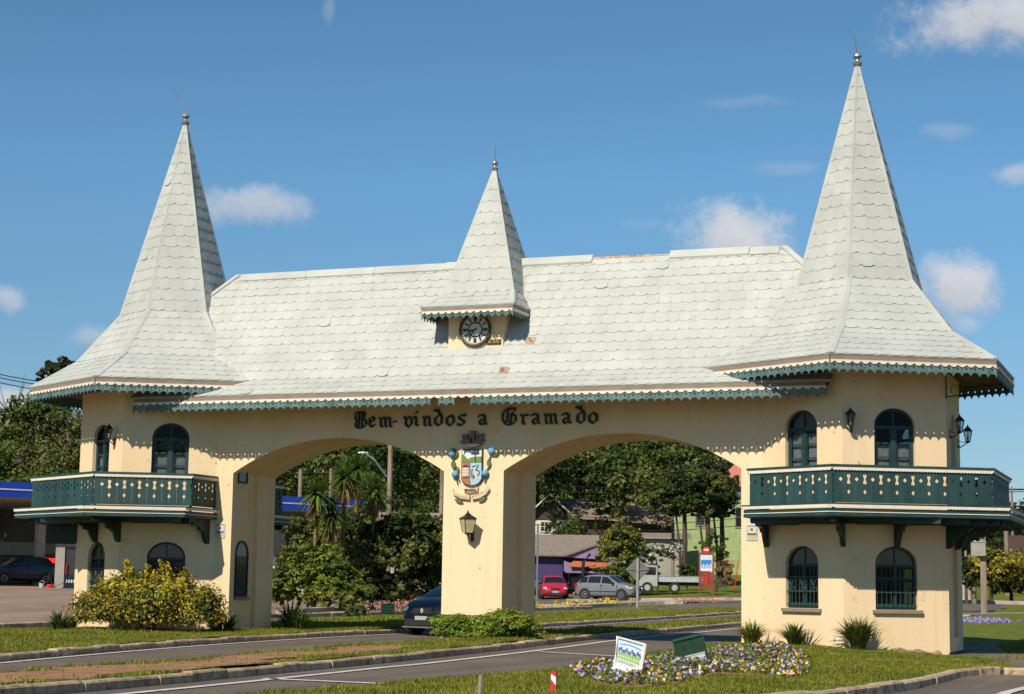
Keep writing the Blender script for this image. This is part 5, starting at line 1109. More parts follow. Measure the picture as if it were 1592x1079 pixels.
# ------------------------------------------------------------------ cars
def mk_paint(n, c, rough=.34): MT[n] = mat(n, c, rough, tuple(x*.9 for x in c), 2, coat=.25); return n
MT['tyre'] = mat('tyre_rubber', (.015, .015, .015), .85); MT['rim'] = mat('wheel_rim', (.38, .38, .38), .35, metal=.7); MT['cglass'] = mat('car_glass', (.012, .016, .02), .05, spec=.8)
MT['lamp_clear'] = mat('headlamp', (.62, .64, .66), .12, (.4, .42, .45), 40); MT['lamp_red'] = mat('tail_lamp', (.35, .01, .01), .2); MT['lamp_amber'] = mat('amber_lamp', (.75, .22, .02), .25); MT['dplastic'] = mat('dark_plastic', (.02, .02, .021), .6); MT['plate_w'] = mat('number_plate', (.45, .45, .42), .5, (.3, .3, .28), 30)
def car(name, label, paint, loc, head, L_=3.9, W=1.66, H=1.44, cat='car', suv=False, emblem=False, bumper_dark=True):
    mk = H/1.44; T = thing(name, label, cat, loc); T.rotation_euler = (0, 0, head); hw = W/2; f = L_/3.9; gcz = .18 if suv else .15
    ST = [(-1.93, .42, .70, .74, .60, .56), (-1.88, gcz+.12, .86, .90, .74, .68), (-1.74, gcz, .94, 1.06, .80, .66), (-1.42, gcz, .96, 1.38, .82, .58), (-.95, gcz, .95, 1.44, .83, .60), (-.2, gcz, .93, 1.45, .83, .60), (.22, gcz, .92, 1.40, .83, .60), (.62+.20*suv, gcz, .91, 1.17, .83, .64), (.98+.24*suv, gcz, .89, .97, .82, .72), (1.35+.1*suv, gcz, .86, .90+.03*suv, .80, .72), (1.68, gcz+.02, .78, .82, .76, .66), (1.86, gcz+.10, .64, .70, .66, .58), (1.93, .36, .52, .58, .56, .50)]
    ST = [(x*f, zb, zs*mk, zt*mk, a*hw/.83, b*hw/.83) for x, zb, zs, zt, a, b in ST]
    def sec(s):
        x, zb, zbl, zt, a, b = s; h = [(0, zb), (a*.85, zb), (a*.99, zb+.14), (a*1.0, zb+(zbl-zb)*.62), (a*.97, zbl), (b*1.0, zt-.05*mk if zt-zbl > .15 else zbl+(zt-zbl)*.5), (b*.72, zt), (0, zt+.01)]
        return [(x, -y, z) for y, z in h]+[(x, y, z) for y, z in h[-2:0:-1]]
    me = M(); n = 14; vs = [p for s in ST for p in sec(s)]; fs = [(i*n+k, i*n+(k+1) % n, (i+1)*n+(k+1) % n, (i+1)*n+k) for i in range(len(ST)-1) for k in range(n)]+[tuple(range(n)), tuple(range((len(ST)-1)*n, len(ST)*n))]
    me.add(vs, fs); b = me.build('body', paint, None, smooth=True); b.parent = T; sm = b.modifiers.new('s', 'SUBSURF'); sm.levels = 1; sm.render_levels = 2
    def part(me, nm, m, smooth=False, par=T): o = me.build(nm, m, None, smooth); o.parent = par; return o
    def St(x): 
        xs = [s[0] for s in ST]; return [np.interp(x, xs, [s[i] for s in ST]) for i in range(1, 6)]
    def side(x, t, s): zb, zbl, zt, a, bb = St(x); z0, z1 = zbl, zt-.05*mk; return (x, s*((a*.97)*(1-t)+bb*t+.006), z0*(1-t)+z1*t)
    for s in (-1, 1):
        for nm, (xa, xb, xc, xd) in (('side_window', (-.10, .80, .30, -.10)), ('side_window', (-.98, -.18, -.18, -.98)), ('quarter_window', (-1.62, -1.06, -1.06, -1.40))):
            w = M(); k = 5; vs = []
            for i in range(k+1):
                t = i/k
                lo = side((xa*(1-t)+xb*t)*f, .10, s); hi = side((xd*(1-t)+xc*t)*f, .88, s); vs += [lo, hi]
            vs2 = [(x, y+s*.012, z) for x, y, z in vs]; m = len(vs)
            w.add(vs2, [(2*i, 2*i+2, 2*i+3, 2*i+1) for i in range(k)]); part(w, nm, 'cglass')
    def across(x0, x1, nm, inset, off):
        w = M(); vs = []
        for x in np.linspace(x0, x1, 4):
            zb, zbl, zt, a, bb = St(x)
            for y in (-bb+inset, -bb*.6, 0, bb*.6, bb-inset): vs.append((x+off[0], y, zt+.012+off[1]-(.035 if abs(abs(y)-(bb-inset)) < 1e-6 else 0)))
        w.add(vs, [(5*i+j, 5*i+j+1, 5*i+j+6, 5*i+j+5) for i in range(3) for j in range(4)]); part(w, nm, 'cglass', True)
    across((.30+.12*suv)*f, (.95+.22*suv)*f, 'windscreen', .05, (.02, .0)); across(-1.72*f, -1.44*f, 'rear_window', .07, (-.02, .0))
    for x in (-1.18*f, 1.22*f):
        for s in (-1, 1):
            r = .30 if not suv else .33; ar = M(); ar.lathe([(r+.06, s*(hw-.10)), (r+.055, s*(hw+.004))], (x, 0, r+.01), 18, 'y'); part(ar, 'wheel_arch', 'dplastic')
            w = M(); w.lathe([(r*.6, s*(hw-.19)), (r, s*(hw-.17)), (r, s*(hw-.01)), (r*.93, s*(hw+.012)), (r*.64, s*(hw+.014))], (x, 0, r), 20, 'y'); wh = part(w, 'wheel', 'tyre')
            w = M(); w.lathe([(r*.63, s*(hw+.010)), (r*.60, s*(hw+.018)), (r*.2, s*(hw+.008)), (r*.12, s*(hw+.022))], (x, 0, r), 14, 'y'); part(w, 'rim', 'rim', par=wh)
            w = M()
            for k in range(6):
                a = 2*pi*k/6+.3; w.box(-.02, .02, *sorted((s*(hw+.016), s*(hw+.02))), r*.2, r*.55); vv = w.v[-8:]; w.v[-8:] = [(x+px_*cos(a)-(pz)*sin(a), py, r+px_*sin(a)+pz*cos(a)) for px_, py, pz in vv]
            part(w, 'rim_opening', 'tyre', par=wh)
    for s in (-1, 1):
        h = M(); h.lathe([(sin(t), cos(t)) for t in np.linspace(.01, 3.13, 7)], (0, 0, 0), 12, 'x'); h.v = [(1.755*f+x*.14, s*.61*hw/.83+y*.12, .665*mk+z*.085) for x, y, z in h.v]; part(h, 'headlight', 'lamp_clear', True)
        h = M(); h.box(1.60*f, 1.80*f, *sorted((s*hw*.86, s*hw*.93)), .60*mk, .70*mk); part(h, 'indicator', 'lamp_amber')
        h = M(); h.box(-1.90*f, -1.72*f, *sorted((s*hw*.74, s*hw*.97)), .72*mk, .90*mk); part(h, 'tail_light', 'lamp_red')
        h = M(); h.lathe([(.02, 0), (.07, s*.03), (.075, s*.14), (.03, s*.17)], (.66*f, s*hw*.98, .98*mk), 8, 'y'); part(h, 'mirror', 'dplastic', True)
        h = M(); 
        for x in (-.14, .92): h.box(x*f-.006, x*f+.006, *sorted((s*hw*.98, s*(hw+.012))), .32, .90*mk)
        h.box(-.95*f, .88*f, *sorted((s*hw*.98, s*(hw+.013))), .46, .50); part(h, 'door_seam', 'dplastic')
        h = M(); h.box(-.04*f-.08, -.04*f+.06, *sorted((s*hw*.98, s*(hw+.02))), .80*mk, .83*mk); part(h, 'door_handle', 'dplastic')
    h = M(); h.box(1.84*f, 1.965*f, -hw*.62, hw*.62, .26, .42); h.box(1.80*f, 1.93*f, -hw*.36, hw*.36, .56*mk, .70*mk); part(h, 'grille', 'dplastic')
    h = M(); h.box(1.966*f, 1.975*f, -.20, .20, .40, .50); part(h, 'number_plate', 'plate_w')
    h = M(); h.box(-1.955*f, -1.90*f, -.20, .20, .46, .56); part(h, 'number_plate', 'plate_w')
    if bumper_dark: h = M(); h.box(-1.96*f, -1.86*f, -hw*.78, hw*.78, .24, .44); part(h, 'bumper', 'dplastic')
    if emblem:
        h = M(); c = (1.945*f, 0, .64*mk); h.add([(c[0], y, c[2]+z) for y, z in ((0, .07), (.05, 0), (0, -.07), (-.05, 0), (0, .04), (.025, 0), (0, -.04), (-.025, 0))], [(0, 1, 5, 4), (1, 2, 6, 5), (2, 3, 7, 6), (3, 0, 4, 7)]); part(h, 'badge', 'white')
    if suv:
        h = M()
        for s in (-1, 1): h.tube([(-1.2*f, s*hw*.66, 1.42*mk), (-1.1*f, s*hw*.66, 1.50*mk), (.1*f, s*hw*.66, 1.50*mk), (.2*f, s*hw*.66, 1.42*mk)], .018, 5)
        h.box(1.93*f, 1.99*f, -hw*.7, hw*.7, .20, .235); part(h, 'roof_rail', 'galv')
    return T
def heading(p, toward): return math.atan2(toward[1]-p[1], toward[0]-p[0])
mk_paint('paint_navy', (.004, .009, .022)); mk_paint('paint_red', (.50, .010, .035)); mk_paint('paint_grey', (.17, .18, .19)); mk_paint('paint_dark', (.022, .028, .038)); mk_paint('paint_teal', (.02, .16, .18))
hd = radians(-104.5); p = at(655, 975, 46.3); car('blue_car', 'dark blue compact car driving through the left arch, half hidden by the central pier', 'paint_navy', (float(p[0])-2.0*cos(hd), float(p[1])-2.0*sin(hd), 0), hd, 4.0, 1.70, 1.44, suv=True, emblem=True)
def gcar(px, py, **k): p = hit(px, py); return (float(p[0]), float(p[1]), gz(p[0], p[1])+.02)
camang = lambda p: math.atan2(CAM[1]-p[1], CAM[0]-p[0])
p = gcar(860, 932); print('red', p, float((np.array(p)-CAM)@Fv)); car('red_car', 'small red hatchback parked facing the road, seen through the right arch', 'paint_red', p, camang(p)+radians(4))
p = gcar(947, 933); print('grey', p, float((np.array(p)-CAM)@Fv)); car('grey_car', 'silver grey two-door hatchback parked side-on behind the diamond road sign', 'paint_grey', p, camang(p)+radians(62))
p = gcar(826, 925); car('teal_car', 'teal car mostly hidden behind the pier, left of the red hatchback', 'paint_teal', p, camang(p)+radians(20))
p = gcar(30, 909); print('dark', p, float((np.array(p)-CAM)@Fv)); car('dark_car', 'dark grey-blue hatchback parked at the petrol station on the left', 'paint_dark', p, camang(p)+radians(-68), 3.75, 1.62, 1.48)

# ------------------------------------------------------------------ view-aligned building helper (each building has its own yaw)
class Frame:
    """local frame at a ground point: u to the right, w away, z up; turned by ang (degrees) from facing the camera"""
    def __init__(s, px, d, ang=0, z=None):
        p = ground_from(px, d); s.o = np.array(p); 
        if z is not None: s.o[2] = z
        v = s.o[:2]-CAM[:2]; v = v/np.linalg.norm(v); a = radians(ang); s.w = np.array([v[0]*cos(a)-v[1]*sin(a), v[0]*sin(a)+v[1]*cos(a)]); s.u = np.array([s.w[1], -s.w[0]])
    def __call__(s, u, w, z): return (s.o[0]+s.u[0]*u+s.w[0]*w, s.o[1]+s.u[1]*u+s.w[1]*w, s.o[2]+z)
def flatmat(n, c, r=.8, **k): MT[n] = mat(n, c, r, **k); return n
flatmat('st_blue', (.015, .06, .45), .4); flatmat('st_white', (.66, .68, .70), .5); flatmat('st_grey', (.14, .135, .13), .8); flatmat('st_lgrey', (.32, .29, .25), .7); flatmat('st_dark', (.03, .03, .032), .4); flatmat('st_beige', (.42, .37, .29), .8)
MT['led'] = mat('led_red', (.4, .01, .01), .4, emit=((1, .03, .02), 2.2)); flatmat('shelf', (.20, .07, .04), .8, col2=(.05, .08, .06), scale=5)
# petrol station: canopy
F1 = Frame(20, 93, 26); C1 = thing('fuel_canopy', 'flat fuel station canopy with bright blue fascia and white stripe', 'canopy', F1(0, 0, 0))
u0, u1 = -12, 22.3; zc = 4.6
me = M(F1); me.box(u0, u1, 0, 10, zc, zc+.80); me.build('fascia', 'st_blue', C1); me = M(F1); me.box(u0, u1+.02, -.03, -.004, zc+.36, zc+.43); me.build('stripe', 'st_white', C1)
me = M(F1); me.box(u0, u1, .05, 9.9, zc-.06, zc-.005); me.build('soffit', 'st_beige', C1)
for u in (-6, 3.2, 12, 19): me = M(F1); me.box(u-.22, u+.22, 3.4, 3.8, 0, zc-.06); me.build('column', 'st_beige', C1)
# petrol station: shop building
F2 = Frame(0, 104, -10); B2 = thing('station_shop', 'low grey fuel station shop with dark windows behind the canopy', 'building', F2(0, 0, 0))
me = M(F2); me.box(-10, 16, .3, 8, 0, 4.2); me.build('wall', 'st_dark', B2); me = M(F2); me.box(-10, -.4, 0, .3, 1.55, 2.05); me.build('beam', 'st_lgrey', B2); me = M(F2); me.box(-.4, 2.1, -.25, .3, 1.6, 2.35); me.box(2.1, 8, -.1, .3, 1.7, 2.3); me.build('canopy_beam', 'st_lgrey', B2)
me = M(F2); me.box(-10, -.4, -.1, .3, 2.05, 3.0); me.build('dark_panel', 'st_grey', B2); me = M(F2); me.box(-10, -.3, -.2, .3, 3.0, 4.0); me.build('beige_panel', 'st_beige', B2)
for u in (-1.4, ): me = M(F2); me.box(u, u+.9, -.15, .3, 0, 2.0); me.build('pillar', 'st_lgrey', B2)
me = M(F2); me.box(-7, -1.5, -.02, .02, .4, 1.5); me.build('shop_window', 'shelf', B2)
for u in (-4.2, -1.9):
    me = M(F2); me.box(u, u+1.2, -.5, -.21, 3.05, 3.75); ac = me.build('air_conditioner', 'st_lgrey', B2); me = M(F2); me.lathe([(.26, 0), (.26, .02)], (0, 0, 0), 12, 'y'); me.v = [F2(u+.75+0, -.53, 3.4)]*0+me.v; 
    fan = M(); fan.lathe([(.001, -.01), (.26, -.01), (.26, .0)], (0, 0, 0), 12, 'y'); fan.v = [F2(u+.8+x, -.505+y, 3.4+z) for x, y, z in fan.v]; o = fan.build('fan', 'st_dark', None); o.parent = ac
me = M(F2); me.tf = F2; stroke_text(me, 'OIL', lambda u, o, z: (2.4+u, .1-o*10, 1.15+z), .5, .3, .09); stroke_text(me, 'BOX', lambda u, o, z: (3.05+u, .1-o*10, 1.15+z), .6, .3, .09) if False else None
me = M(F2); [me.box(2.4+i*.21, 2.55+i*.21, .2, .26, 1.2+(.04 if i % 2 else 0), 1.45) for i in range(6)]; me.build('led_sign', 'led', B2)
me = M(F2); me.box(-10, 16, -1, .3, 4.2, 4.5); me.build('roof', 'st_grey', B2)
# pump
F3 = Frame(97, 93, -10); PU = thing('fuel_pump', 'grey and dark blue fuel pump with red nozzle beside the left tower', 'fuel pump', F3(0, 0, 0))
me = M(F3); me.box(-.42, .05, 0, .5, 0, 2.2); me.build('column', 'st_lgrey', PU); me = M(F3); me.box(.06, 1.0, .1, .6, .75, 2.05); me.build('display', 'st_dark', PU); me = M(F3); me.box(.06, 1.0, .05, .6, 0, .74); me.build('cabinet', 'paint_navy', PU)
me = M(F3); me.box(-.45, 1.1, -.05, .65, 2.2, 2.32); me.build('cap', 'st_dark', PU); me = M(F3); me.box(.12, .2, -.02, .08, .8, 1.3); me.build('nozzle', 'lamp_red', PU); me = M(F3); me.tube([(.16, 0, .8), (.2, -.15, .4), (-.4, -.2, .1), (-.7, -.1, .7), (-.42, 0, 1.1)], .02, 5); me.build('hose', 'dplastic', PU)
me = M(F3); [me.box(.15+i*.13, .22+i*.13, .03, .045, .35, .5) for i in range(6)]; me.build('marking', 'st_white', PU)
T = thing('bucket', 'small pale blue bucket on the ground near the fuel pump', 'bucket', F3(-1.0, 0, 0)); me = M(); q = F3(-1.05, 0, 0); me.lathe([(.10, 0), (.15, .30), (.16, .31)], q, 10); me.build('body', 's_sky', T); me = M(); me.tube([(q[0]+.15*cos(a), q[1], q[2]+.3+.13*sin(a)) for a in np.linspace(0, pi, 7)], .01, 4); me.build('handle', 'petal_yellow', T)
T = thing('watering_can', 'small red can on the ground by the fuel pump column', 'can', F3(-.6, -.2, 0)); me = M(); q = F3(-.62, -.2, 0); me.lathe([(.15, 0), (.16, .2), (.10, .26)], q, 10); me.build('body', 'red', T); me = M(); me.tube([(q[0]+.1, q[1], q[2]+.1), (q[0]+.3, q[1], q[2]+.28)], .03, 5); me.build('spout', 'red', T)
F4 = Frame(105, 92, -6); T = thing('hanging_sign', 'small white and blue sign hanging under the station canopy', 'sign', F4(0, 0, 3.2)); me = M(F4); me.box(-.35, 1.2, 0, .08, 3.05, 3.5); me.build('board', 'st_white', T); me = M(F4); me.box(-.33, 1.18, -.012, -.003, 3.28, 3.48); me.build('blue_band', 'st_blue', T); me = M(F4); me.box(-.3, -.27, .02, .05, 3.5, 4.6); me.box(1.1, 1.13, .02, .05, 3.5, 4.6); me.build('hanger', 'black', T)
me = M(F4); [me.box(.1+i*.1, .16+i*.1, -.018, -.013, 3.33, 3.43) for i in range(5)]; me.build('marking', 'st_white', T)
# pale wall seen behind the left pier
F5 = Frame(436, 100, 0); T = thing('pale_building', 'pale grey flat building behind the canopy seen at the left edge of the left arch', 'building', F5(0, 0, 0)); me = M(F5); me.box(-4, 1.6, 0, 4, 0, 2.3); me.build('wall', 'st_white', T); me = M(F5); me.box(-4.2, .6, -.4, 4.2, 2.3, 4.0); me.build('dark_upper_wall', 'st_dark', T)
# brown roof house in the left arch
#
flatmat('tile_brown', (.30, .22, .16), .9, col2=(.20, .14, .10), scale=6); flatmat('tile_grey', (.26, .21, .165), .9, col2=(.17, .135, .105), scale=5); flatmat('tile_orange', (.52, .14, .06), .8); flatmat('tile_pink', (.50, .17, .12), .8)
flatmat('purple', (.062, .036, .125), .7); flatmat('lilac', (.27, .20, .34), .7); flatmat('green_wall', (.30, .37, .15), .8); flatmat('white_wall', (.66, .62, .54), .8); flatmat('wood_dark', (.07, .035, .025), .8); flatmat('brick_wall', (.28, .10, .06), .9)
F6 = Frame(665, 120, 0); T = thing('brown_roof_house', 'low house with a plain brown roof behind the bushes in the left arch', 'house', F6(0, 0, 0)); me = M(F6); me.box(-3, 4, 0, 6, 0, 4.2); me.build('wall', 'st_beige', T); me = M(F6); me.add([(-3.5, -.5, 4.1), (4.5, -.5, 4.1), (4.5, 3, 5.5), (-3.5, 3, 5.5), (-3.5, 6.5, 4.1), (4.5, 6.5, 4.1)], [(0, 1, 2, 3), (3, 2, 5, 4), (0, 3, 4), (1, 5, 2)]); me.build('roof', 'tile_brown', T)

# ------------------------------------------------------------------ houses in the right arch
def win(F, T, u0, u1, z0, z1, w=-.03, frame_='lilac', bars=2):
    me = M(F); t = .10; 
    me.box(u0-t, u1+t, w-.05, w, z0-t, z0); me.box(u0-t, u1+t, w-.05, w, z1, z1+t); me.box(u0-t, u0, w-.05, w, z0, z1); me.box(u1, u1+t, w-.05, w, z0, z1)
    for i in range(1, bars): x = u0+(u1-u0)*i/bars; me.box(x-.025, x+.025, w-.04, w, z0, z1)
    me.box(u0, u1, w-.04, w, (z0+z1)/2-.02, (z0+z1)/2+.02); f = me.build('window', frame_, T); me = M(F); me.box(u0, u1, w-.01, w+.02, z0, z1); me.build('pane', 'glass', f)
F7 = Frame(878, 121, 8, z=.75); zb = F7.o[2]; T = thing('purple_house', 'purple house with grey roof, lilac window frames and an orange porch roof', 'house', F7(0, 0, 0))
me = M(F7); me.box(-4.2, -.15, 0, 7, -.6, 2.75); me.build('wall', 'purple', T); me = M(F7); me.box(-.15, 2.9, 1.6, 7, -.6, 2.6); me.build('recessed_wall', 'purple', T)
me = M(F7); me.prism([(-.15, 2.3), (3.0, 2.3), (3.0, 4.1), (2.6, 4.1), (-.15, 2.9)], .9, 1.1); me.build('gable', 'lilac', T) if False else None
me = M(F7); me.add([(-4.5, -.5, 2.70), (-.1, -.5, 2.70), (2.9, -.3, 3.75), (-4.5, 3.0, 4.1), (2.9, 3.0, 4.15), (-4.5, 7.5, 2.7), (2.9, 7.5, 2.7)], [(0, 1, 2, 4, 3), (3, 4, 6, 5), (0, 3, 5)]); me.v += [(x, y, z-.12) for x, y, z in me.v]; me.f += [tuple(i+7 for i in f[::-1]) for f in me.f]+[(0, 7, 8, 1), (1, 8, 9, 2), (2, 9, 11, 4)]; me.build('roof', 'tile_grey', T)
me = M(F7); me.prism([(-.1, 2.55), (3.0, 2.4), (3.0, 3.60), (-.1, 2.68)], -.25, -.1); me.build('gable', 'lilac', T)
me = M(F7); me.add([(.0, -1.2, 2.0), (5.2, -1.2, 1.72), (5.2, 0, 2.15), (.6, 0, 2.32), (.0, -1.2, 1.92), (5.2, -1.2, 1.64)], [(0, 1, 2, 3), (0, 4, 5, 1)]); me.build('porch_roof', 'tile_orange', T)
me = M(F7); me.prism([(-.15, 1.6), (1.4, 1.6), (.3, 2.15), (-.15, 2.3)], -.6, -.5); me.box(-.1, 5, -1.15, -1.05, 1.5, 1.62); me.build('porch_beam', 'lilac', T)
win(F7, T, -3.55, -2.65, .5, 2.0); win(F7, T, .55, 1.7, .55, 1.5, 1.57)
for u in (2.1, 3.3, 4.6): me = M(F7); me.box(u, u+.10, -1.1, -1.0, -.6, 1.6); me.build('porch_post', 'purple', T)
T = thing('shop_sign', 'small pale framed sign board standing on the orange porch roof', 'sign', F7(3.5, -1.3, 2)); me = M(F7); me.box(2.7, 3.95, -1.3, -1.22, 1.85, 2.55); me.build('board', 'st_lgrey', T); me = M(F7)
for r in range(3): [me.box(2.82+i*.16, 2.93+i*.16, -1.32, -1.302, 1.98+r*.17, 2.07+r*.17) for i in range(6)]
me.build('marking', 'lilac', T)
T = thing('leaning_post', 'black steel post with bent top before the purple house', 'post', F7(1.0, -1.6, 0)); me = M(F7); me.tube([(1.0, -1.6, -.7), (1.0, -1.6, 2.2), (1.45, -1.6, 2.75)], .11, 8); me.build('pole', 'black', T)
MT['chair_y'] = mat('yellow_plastic', (.75, .55, .12), .5)
def chair(px, lab):
    p = hit(px, 918); x, y, z = float(p[0]), float(p[1]), gz(p[0], p[1]); T = thing('plastic_chair', lab, 'chair', (x, y, z), 'yellow plastic chairs'); me = M(); me.box(-.22, .22, -.22, .22, .40, .44); me.v = [(x+a, y+b, z+c) for a, b, c in me.v]; me.build('seat', 'chair_y', T)
    for sx in (-.2, .2):
        for sy in (-.2, .2): me = M(); me.box(x+sx-.03, x+sx+.03, y+sy-.03, y+sy+.03, z, z+.40); me.build('leg', 'chair_y', T)
    me = M(); me.box(x-.22, x+.22, y+.18, y+.22, z+.62, z+.85); me.box(x-.22, x-.16, y+.18, y+.22, z+.44, z+.62); me.box(x+.16, x+.22, y+.18, y+.22, z+.44, z+.62); me.build('backrest', 'chair_y', T)
    for sx in (-.22, .19): me = M(); me.box(x+sx, x+sx+.04, y-.2, y+.2, z+.62, z+.66); me.build('armrest', 'chair_y', T)
chair(881, 'yellow plastic garden chair by the red car, left one of two'); chair(893, 'yellow plastic garden chair by the leaning post, right one of two')
F8 = Frame(855, 150, 4); T = thing('gabled_house', 'white house with dark gable under a long brown tiled roof', 'house', F8(0, 0, 0)); me = M(F8); me.box(-2.2, 2.0, .3, 10, 0, 4.4+.2); me.build('wall', 'white_wall', T); me = M(F8); me.box(2.0, 11, 1.2, 10, 0, 4.6); me.build('side_wall', 'wood_dark', T)
me = M(F8); me.prism([(-2.2, 4.5), (2.0, 4.5), (-.1, 6.35)], .25, .5); me.build('gable', 'wood_dark', T)
me = M(F8); me.add([(-2.7, -.3, 4.15), (-.1, -.3, 6.6), (2.5, -.3, 4.15), (-2.7, 10, 4.15), (-.1, 10, 6.6), (2.5, 10, 4.15)], [(0, 1, 4, 3), (1, 2, 5, 4)]); me.add([(2.0, .4, 4.7), (11.5, .4, 4.1), (11.5, 5, 6.1), (0, 5, 6.6)], [(0, 1, 2, 3)]); me.add([(-4.5, .6, 4.9), (-2.2, .6, 4.6), (-1.2, 4, 6.3), (-4.5, 4, 6.3)], [(0, 1, 2, 3)]); me.build('roof', 'tile_brown', T)
me = M(F8); me.tube([(-2.75, -.35, 4.1), (-.1, -.35, 6.62), (2.55, -.35, 4.1)], .09, 4); me.build('bargeboard', 'white_wall', T); win(F8, T, -.8, .1, 3.55, 4.3, .25, 'white_wall', 3)
F9 = Frame(1125, 145, -6); T = thing('green_house', 'light green two-storey house behind the round-topped trees', 'house', F9(0, 0, 0)); me = M(F9); me.box(-4.0, 3.2, 0, 8, -1, 6.2); me.build('wall', 'green_wall', T); win(F9, T, 1.0, 1.9, 3.8, 5.3, -.03, 'fascia', 2); win(F9, T, -2.2, -1.2, 3.9, 5.2, -.03, 'fascia', 3)
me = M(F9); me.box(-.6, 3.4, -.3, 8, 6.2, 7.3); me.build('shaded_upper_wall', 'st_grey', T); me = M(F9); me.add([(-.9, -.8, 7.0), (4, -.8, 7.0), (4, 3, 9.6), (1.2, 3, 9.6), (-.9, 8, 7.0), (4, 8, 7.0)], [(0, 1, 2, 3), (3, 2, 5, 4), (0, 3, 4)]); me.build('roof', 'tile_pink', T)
F9 = Frame(1023, 140, 0); T = thing('grey_shed', 'small grey shed with tin roof behind the white blossom tree', 'shed', F9(0, 0, 0)); me = M(F9); me.box(-1.6, 2.2, 0, 4, -1, 3.0); me.build('wall', 'st_lgrey', T); me = M(F9); me.add([(-2, -.4, 2.9), (2.6, -.4, 2.9), (2.6, 4.4, 3.5), (-2, 4.4, 3.5)], [(0, 1, 2, 3)]); me.build('roof', 'tile_grey', T)
# truck
F0 = Frame(1050, 118, 0); g0 = hit(1050, 923); F0.o = np.array([g0[0], g0[1], gz(g0[0], g0[1])]); print('truck', F0.o, float((F0.o-CAM)@Fv)); flatmat('truck_white', (.36, .36, .33), .6); flatmat('truck_bed', (.42, .46, .46), .6, col2=(.30, .33, .33), scale=6)
T = thing('flatbed_truck', 'old white flatbed truck parked by the shrubs left of the red sign board', 'truck', tuple(F0.o)); 
me = M(F0); me.box(-1.05, 1.75, 0, 1.9, .72, 1.08); tb = me.build('bed', 'truck_bed', T); me = M(F0)
for i in range(8): me.box(-1.05+i*.4, -1.02+i*.4, -.012, -.002, .72, 1.08)
me.box(-1.05, 1.75, -.03, -.002, 1.07, 1.10); me.build('side_board', 'st_lgrey', tb)
me = M(F0); me.prism([(-2.35, .45), (-1.12, .45), (-1.12, 1.72), (-1.85, 1.75), (-2.12, 1.15), (-2.35, 1.05)], 0, 1.8); me.build('cab', 'truck_white', T); me = M(F0); me.prism([(-2.02, 1.15), (-1.22, 1.15), (-1.22, 1.62), (-1.80, 1.64)], -.02, -.004); me.build('cab_window', 'cglass', T)
me = M(F0); me.box(-1.2, 1.7, .3, 1.5, .5, .72); me.build('chassis', 'dplastic', T)
for u in (-.05, -1.75):
    for w in (.02, 1.6): me = M(F0); me.lathe([(.34, 0), (.36, .05), (.36, .22), (.2, .25)], (0, 0, 0), 16, 'y'); 
    for w in (.0, 1.55):
        me = M(); me.lathe([(.2, 0), (.34, -.01), (.36, .04), (.36, .2)], (0, 0, 0), 16, 'y'); me.v = [F0(u+x, w+y, .36+z) for x, y, z in me.v]; wh = me.build('wheel', 'tyre', T); me = M(); me.lathe([(.19, -.012), (.1, .01)], (0, 0, 0), 12, 'y'); me.v = [F0(u+x, w+y, .36+z) for x, y, z in me.v]; me.build('rim', 'truck_white', wh)
# red totem
g0 = hit(1098, 924); FT = Frame(1098, 112, 0); FT.o = np.array([g0[0], g0[1], gz(g0[0], g0[1])]); k = float((FT.o-CAM)@Fv)/112; flatmat('totem_red', (.26, .035, .02), .6); flatmat('sign_red', (.70, .02, .02), .4); flatmat('sky_print', (.03, .22, .60), .5)
T = thing('map_board', 'tall red wooden totem sign with a white poster, round red top and red arrow', 'sign', tuple(FT.o)); s = k
def fts(u, w, z): return FT(u*s, w*s, z*s)
for u in (-.42, .42): me = M(fts); me.box(u-.05, u+.05, -.05, .05, -.1, 2.55); me.build('post', 'totem_red', T)
for i in range(6): me = M(fts); me.box(-.37, .37, -.02, .02, .42+i*.16, .55+i*.16); me.build('slat', 'totem_red', T)
me = M(fts); me.box(-.37, .37, -.03, .03, 1.42, 2.42); pb = me.build('poster', 'st_white', T); me = M(fts); me.box(-.33, .33, -.036, -.031, 1.62, 2.12); me.build('print', 'sky_print', pb); me = M(fts); [me.box(-.31+i*.11, -.24+i*.11, -.042, -.037, 1.63, 1.78+.09*(i % 2)) for i in range(6)]; me.build('print', 'st_white', pb)
me = M(fts); me.box(-.37, .37, -.04, .04, 2.44, 2.56); me.build('crossbar', 'totem_red', T); me = M(fts); me.lathe([(.22, -.03), (.22, .03)], (0, 0, 2.72), 16, 'y'); me.build('round_top', 'sign_red', T)
me = M(fts); me.box(-.15, .15, -.036, -.031, 2.68, 2.80); me.build('print', 's_pale', T)
me = M(fts); me.box(-.05, .05, -.045, -.025, .55, 1.2); me.prism([(-.11, 1.15), (.11, 1.15), (0, 1.38)], -.045, -.025); me.build('arrow', 'sign_red', T)
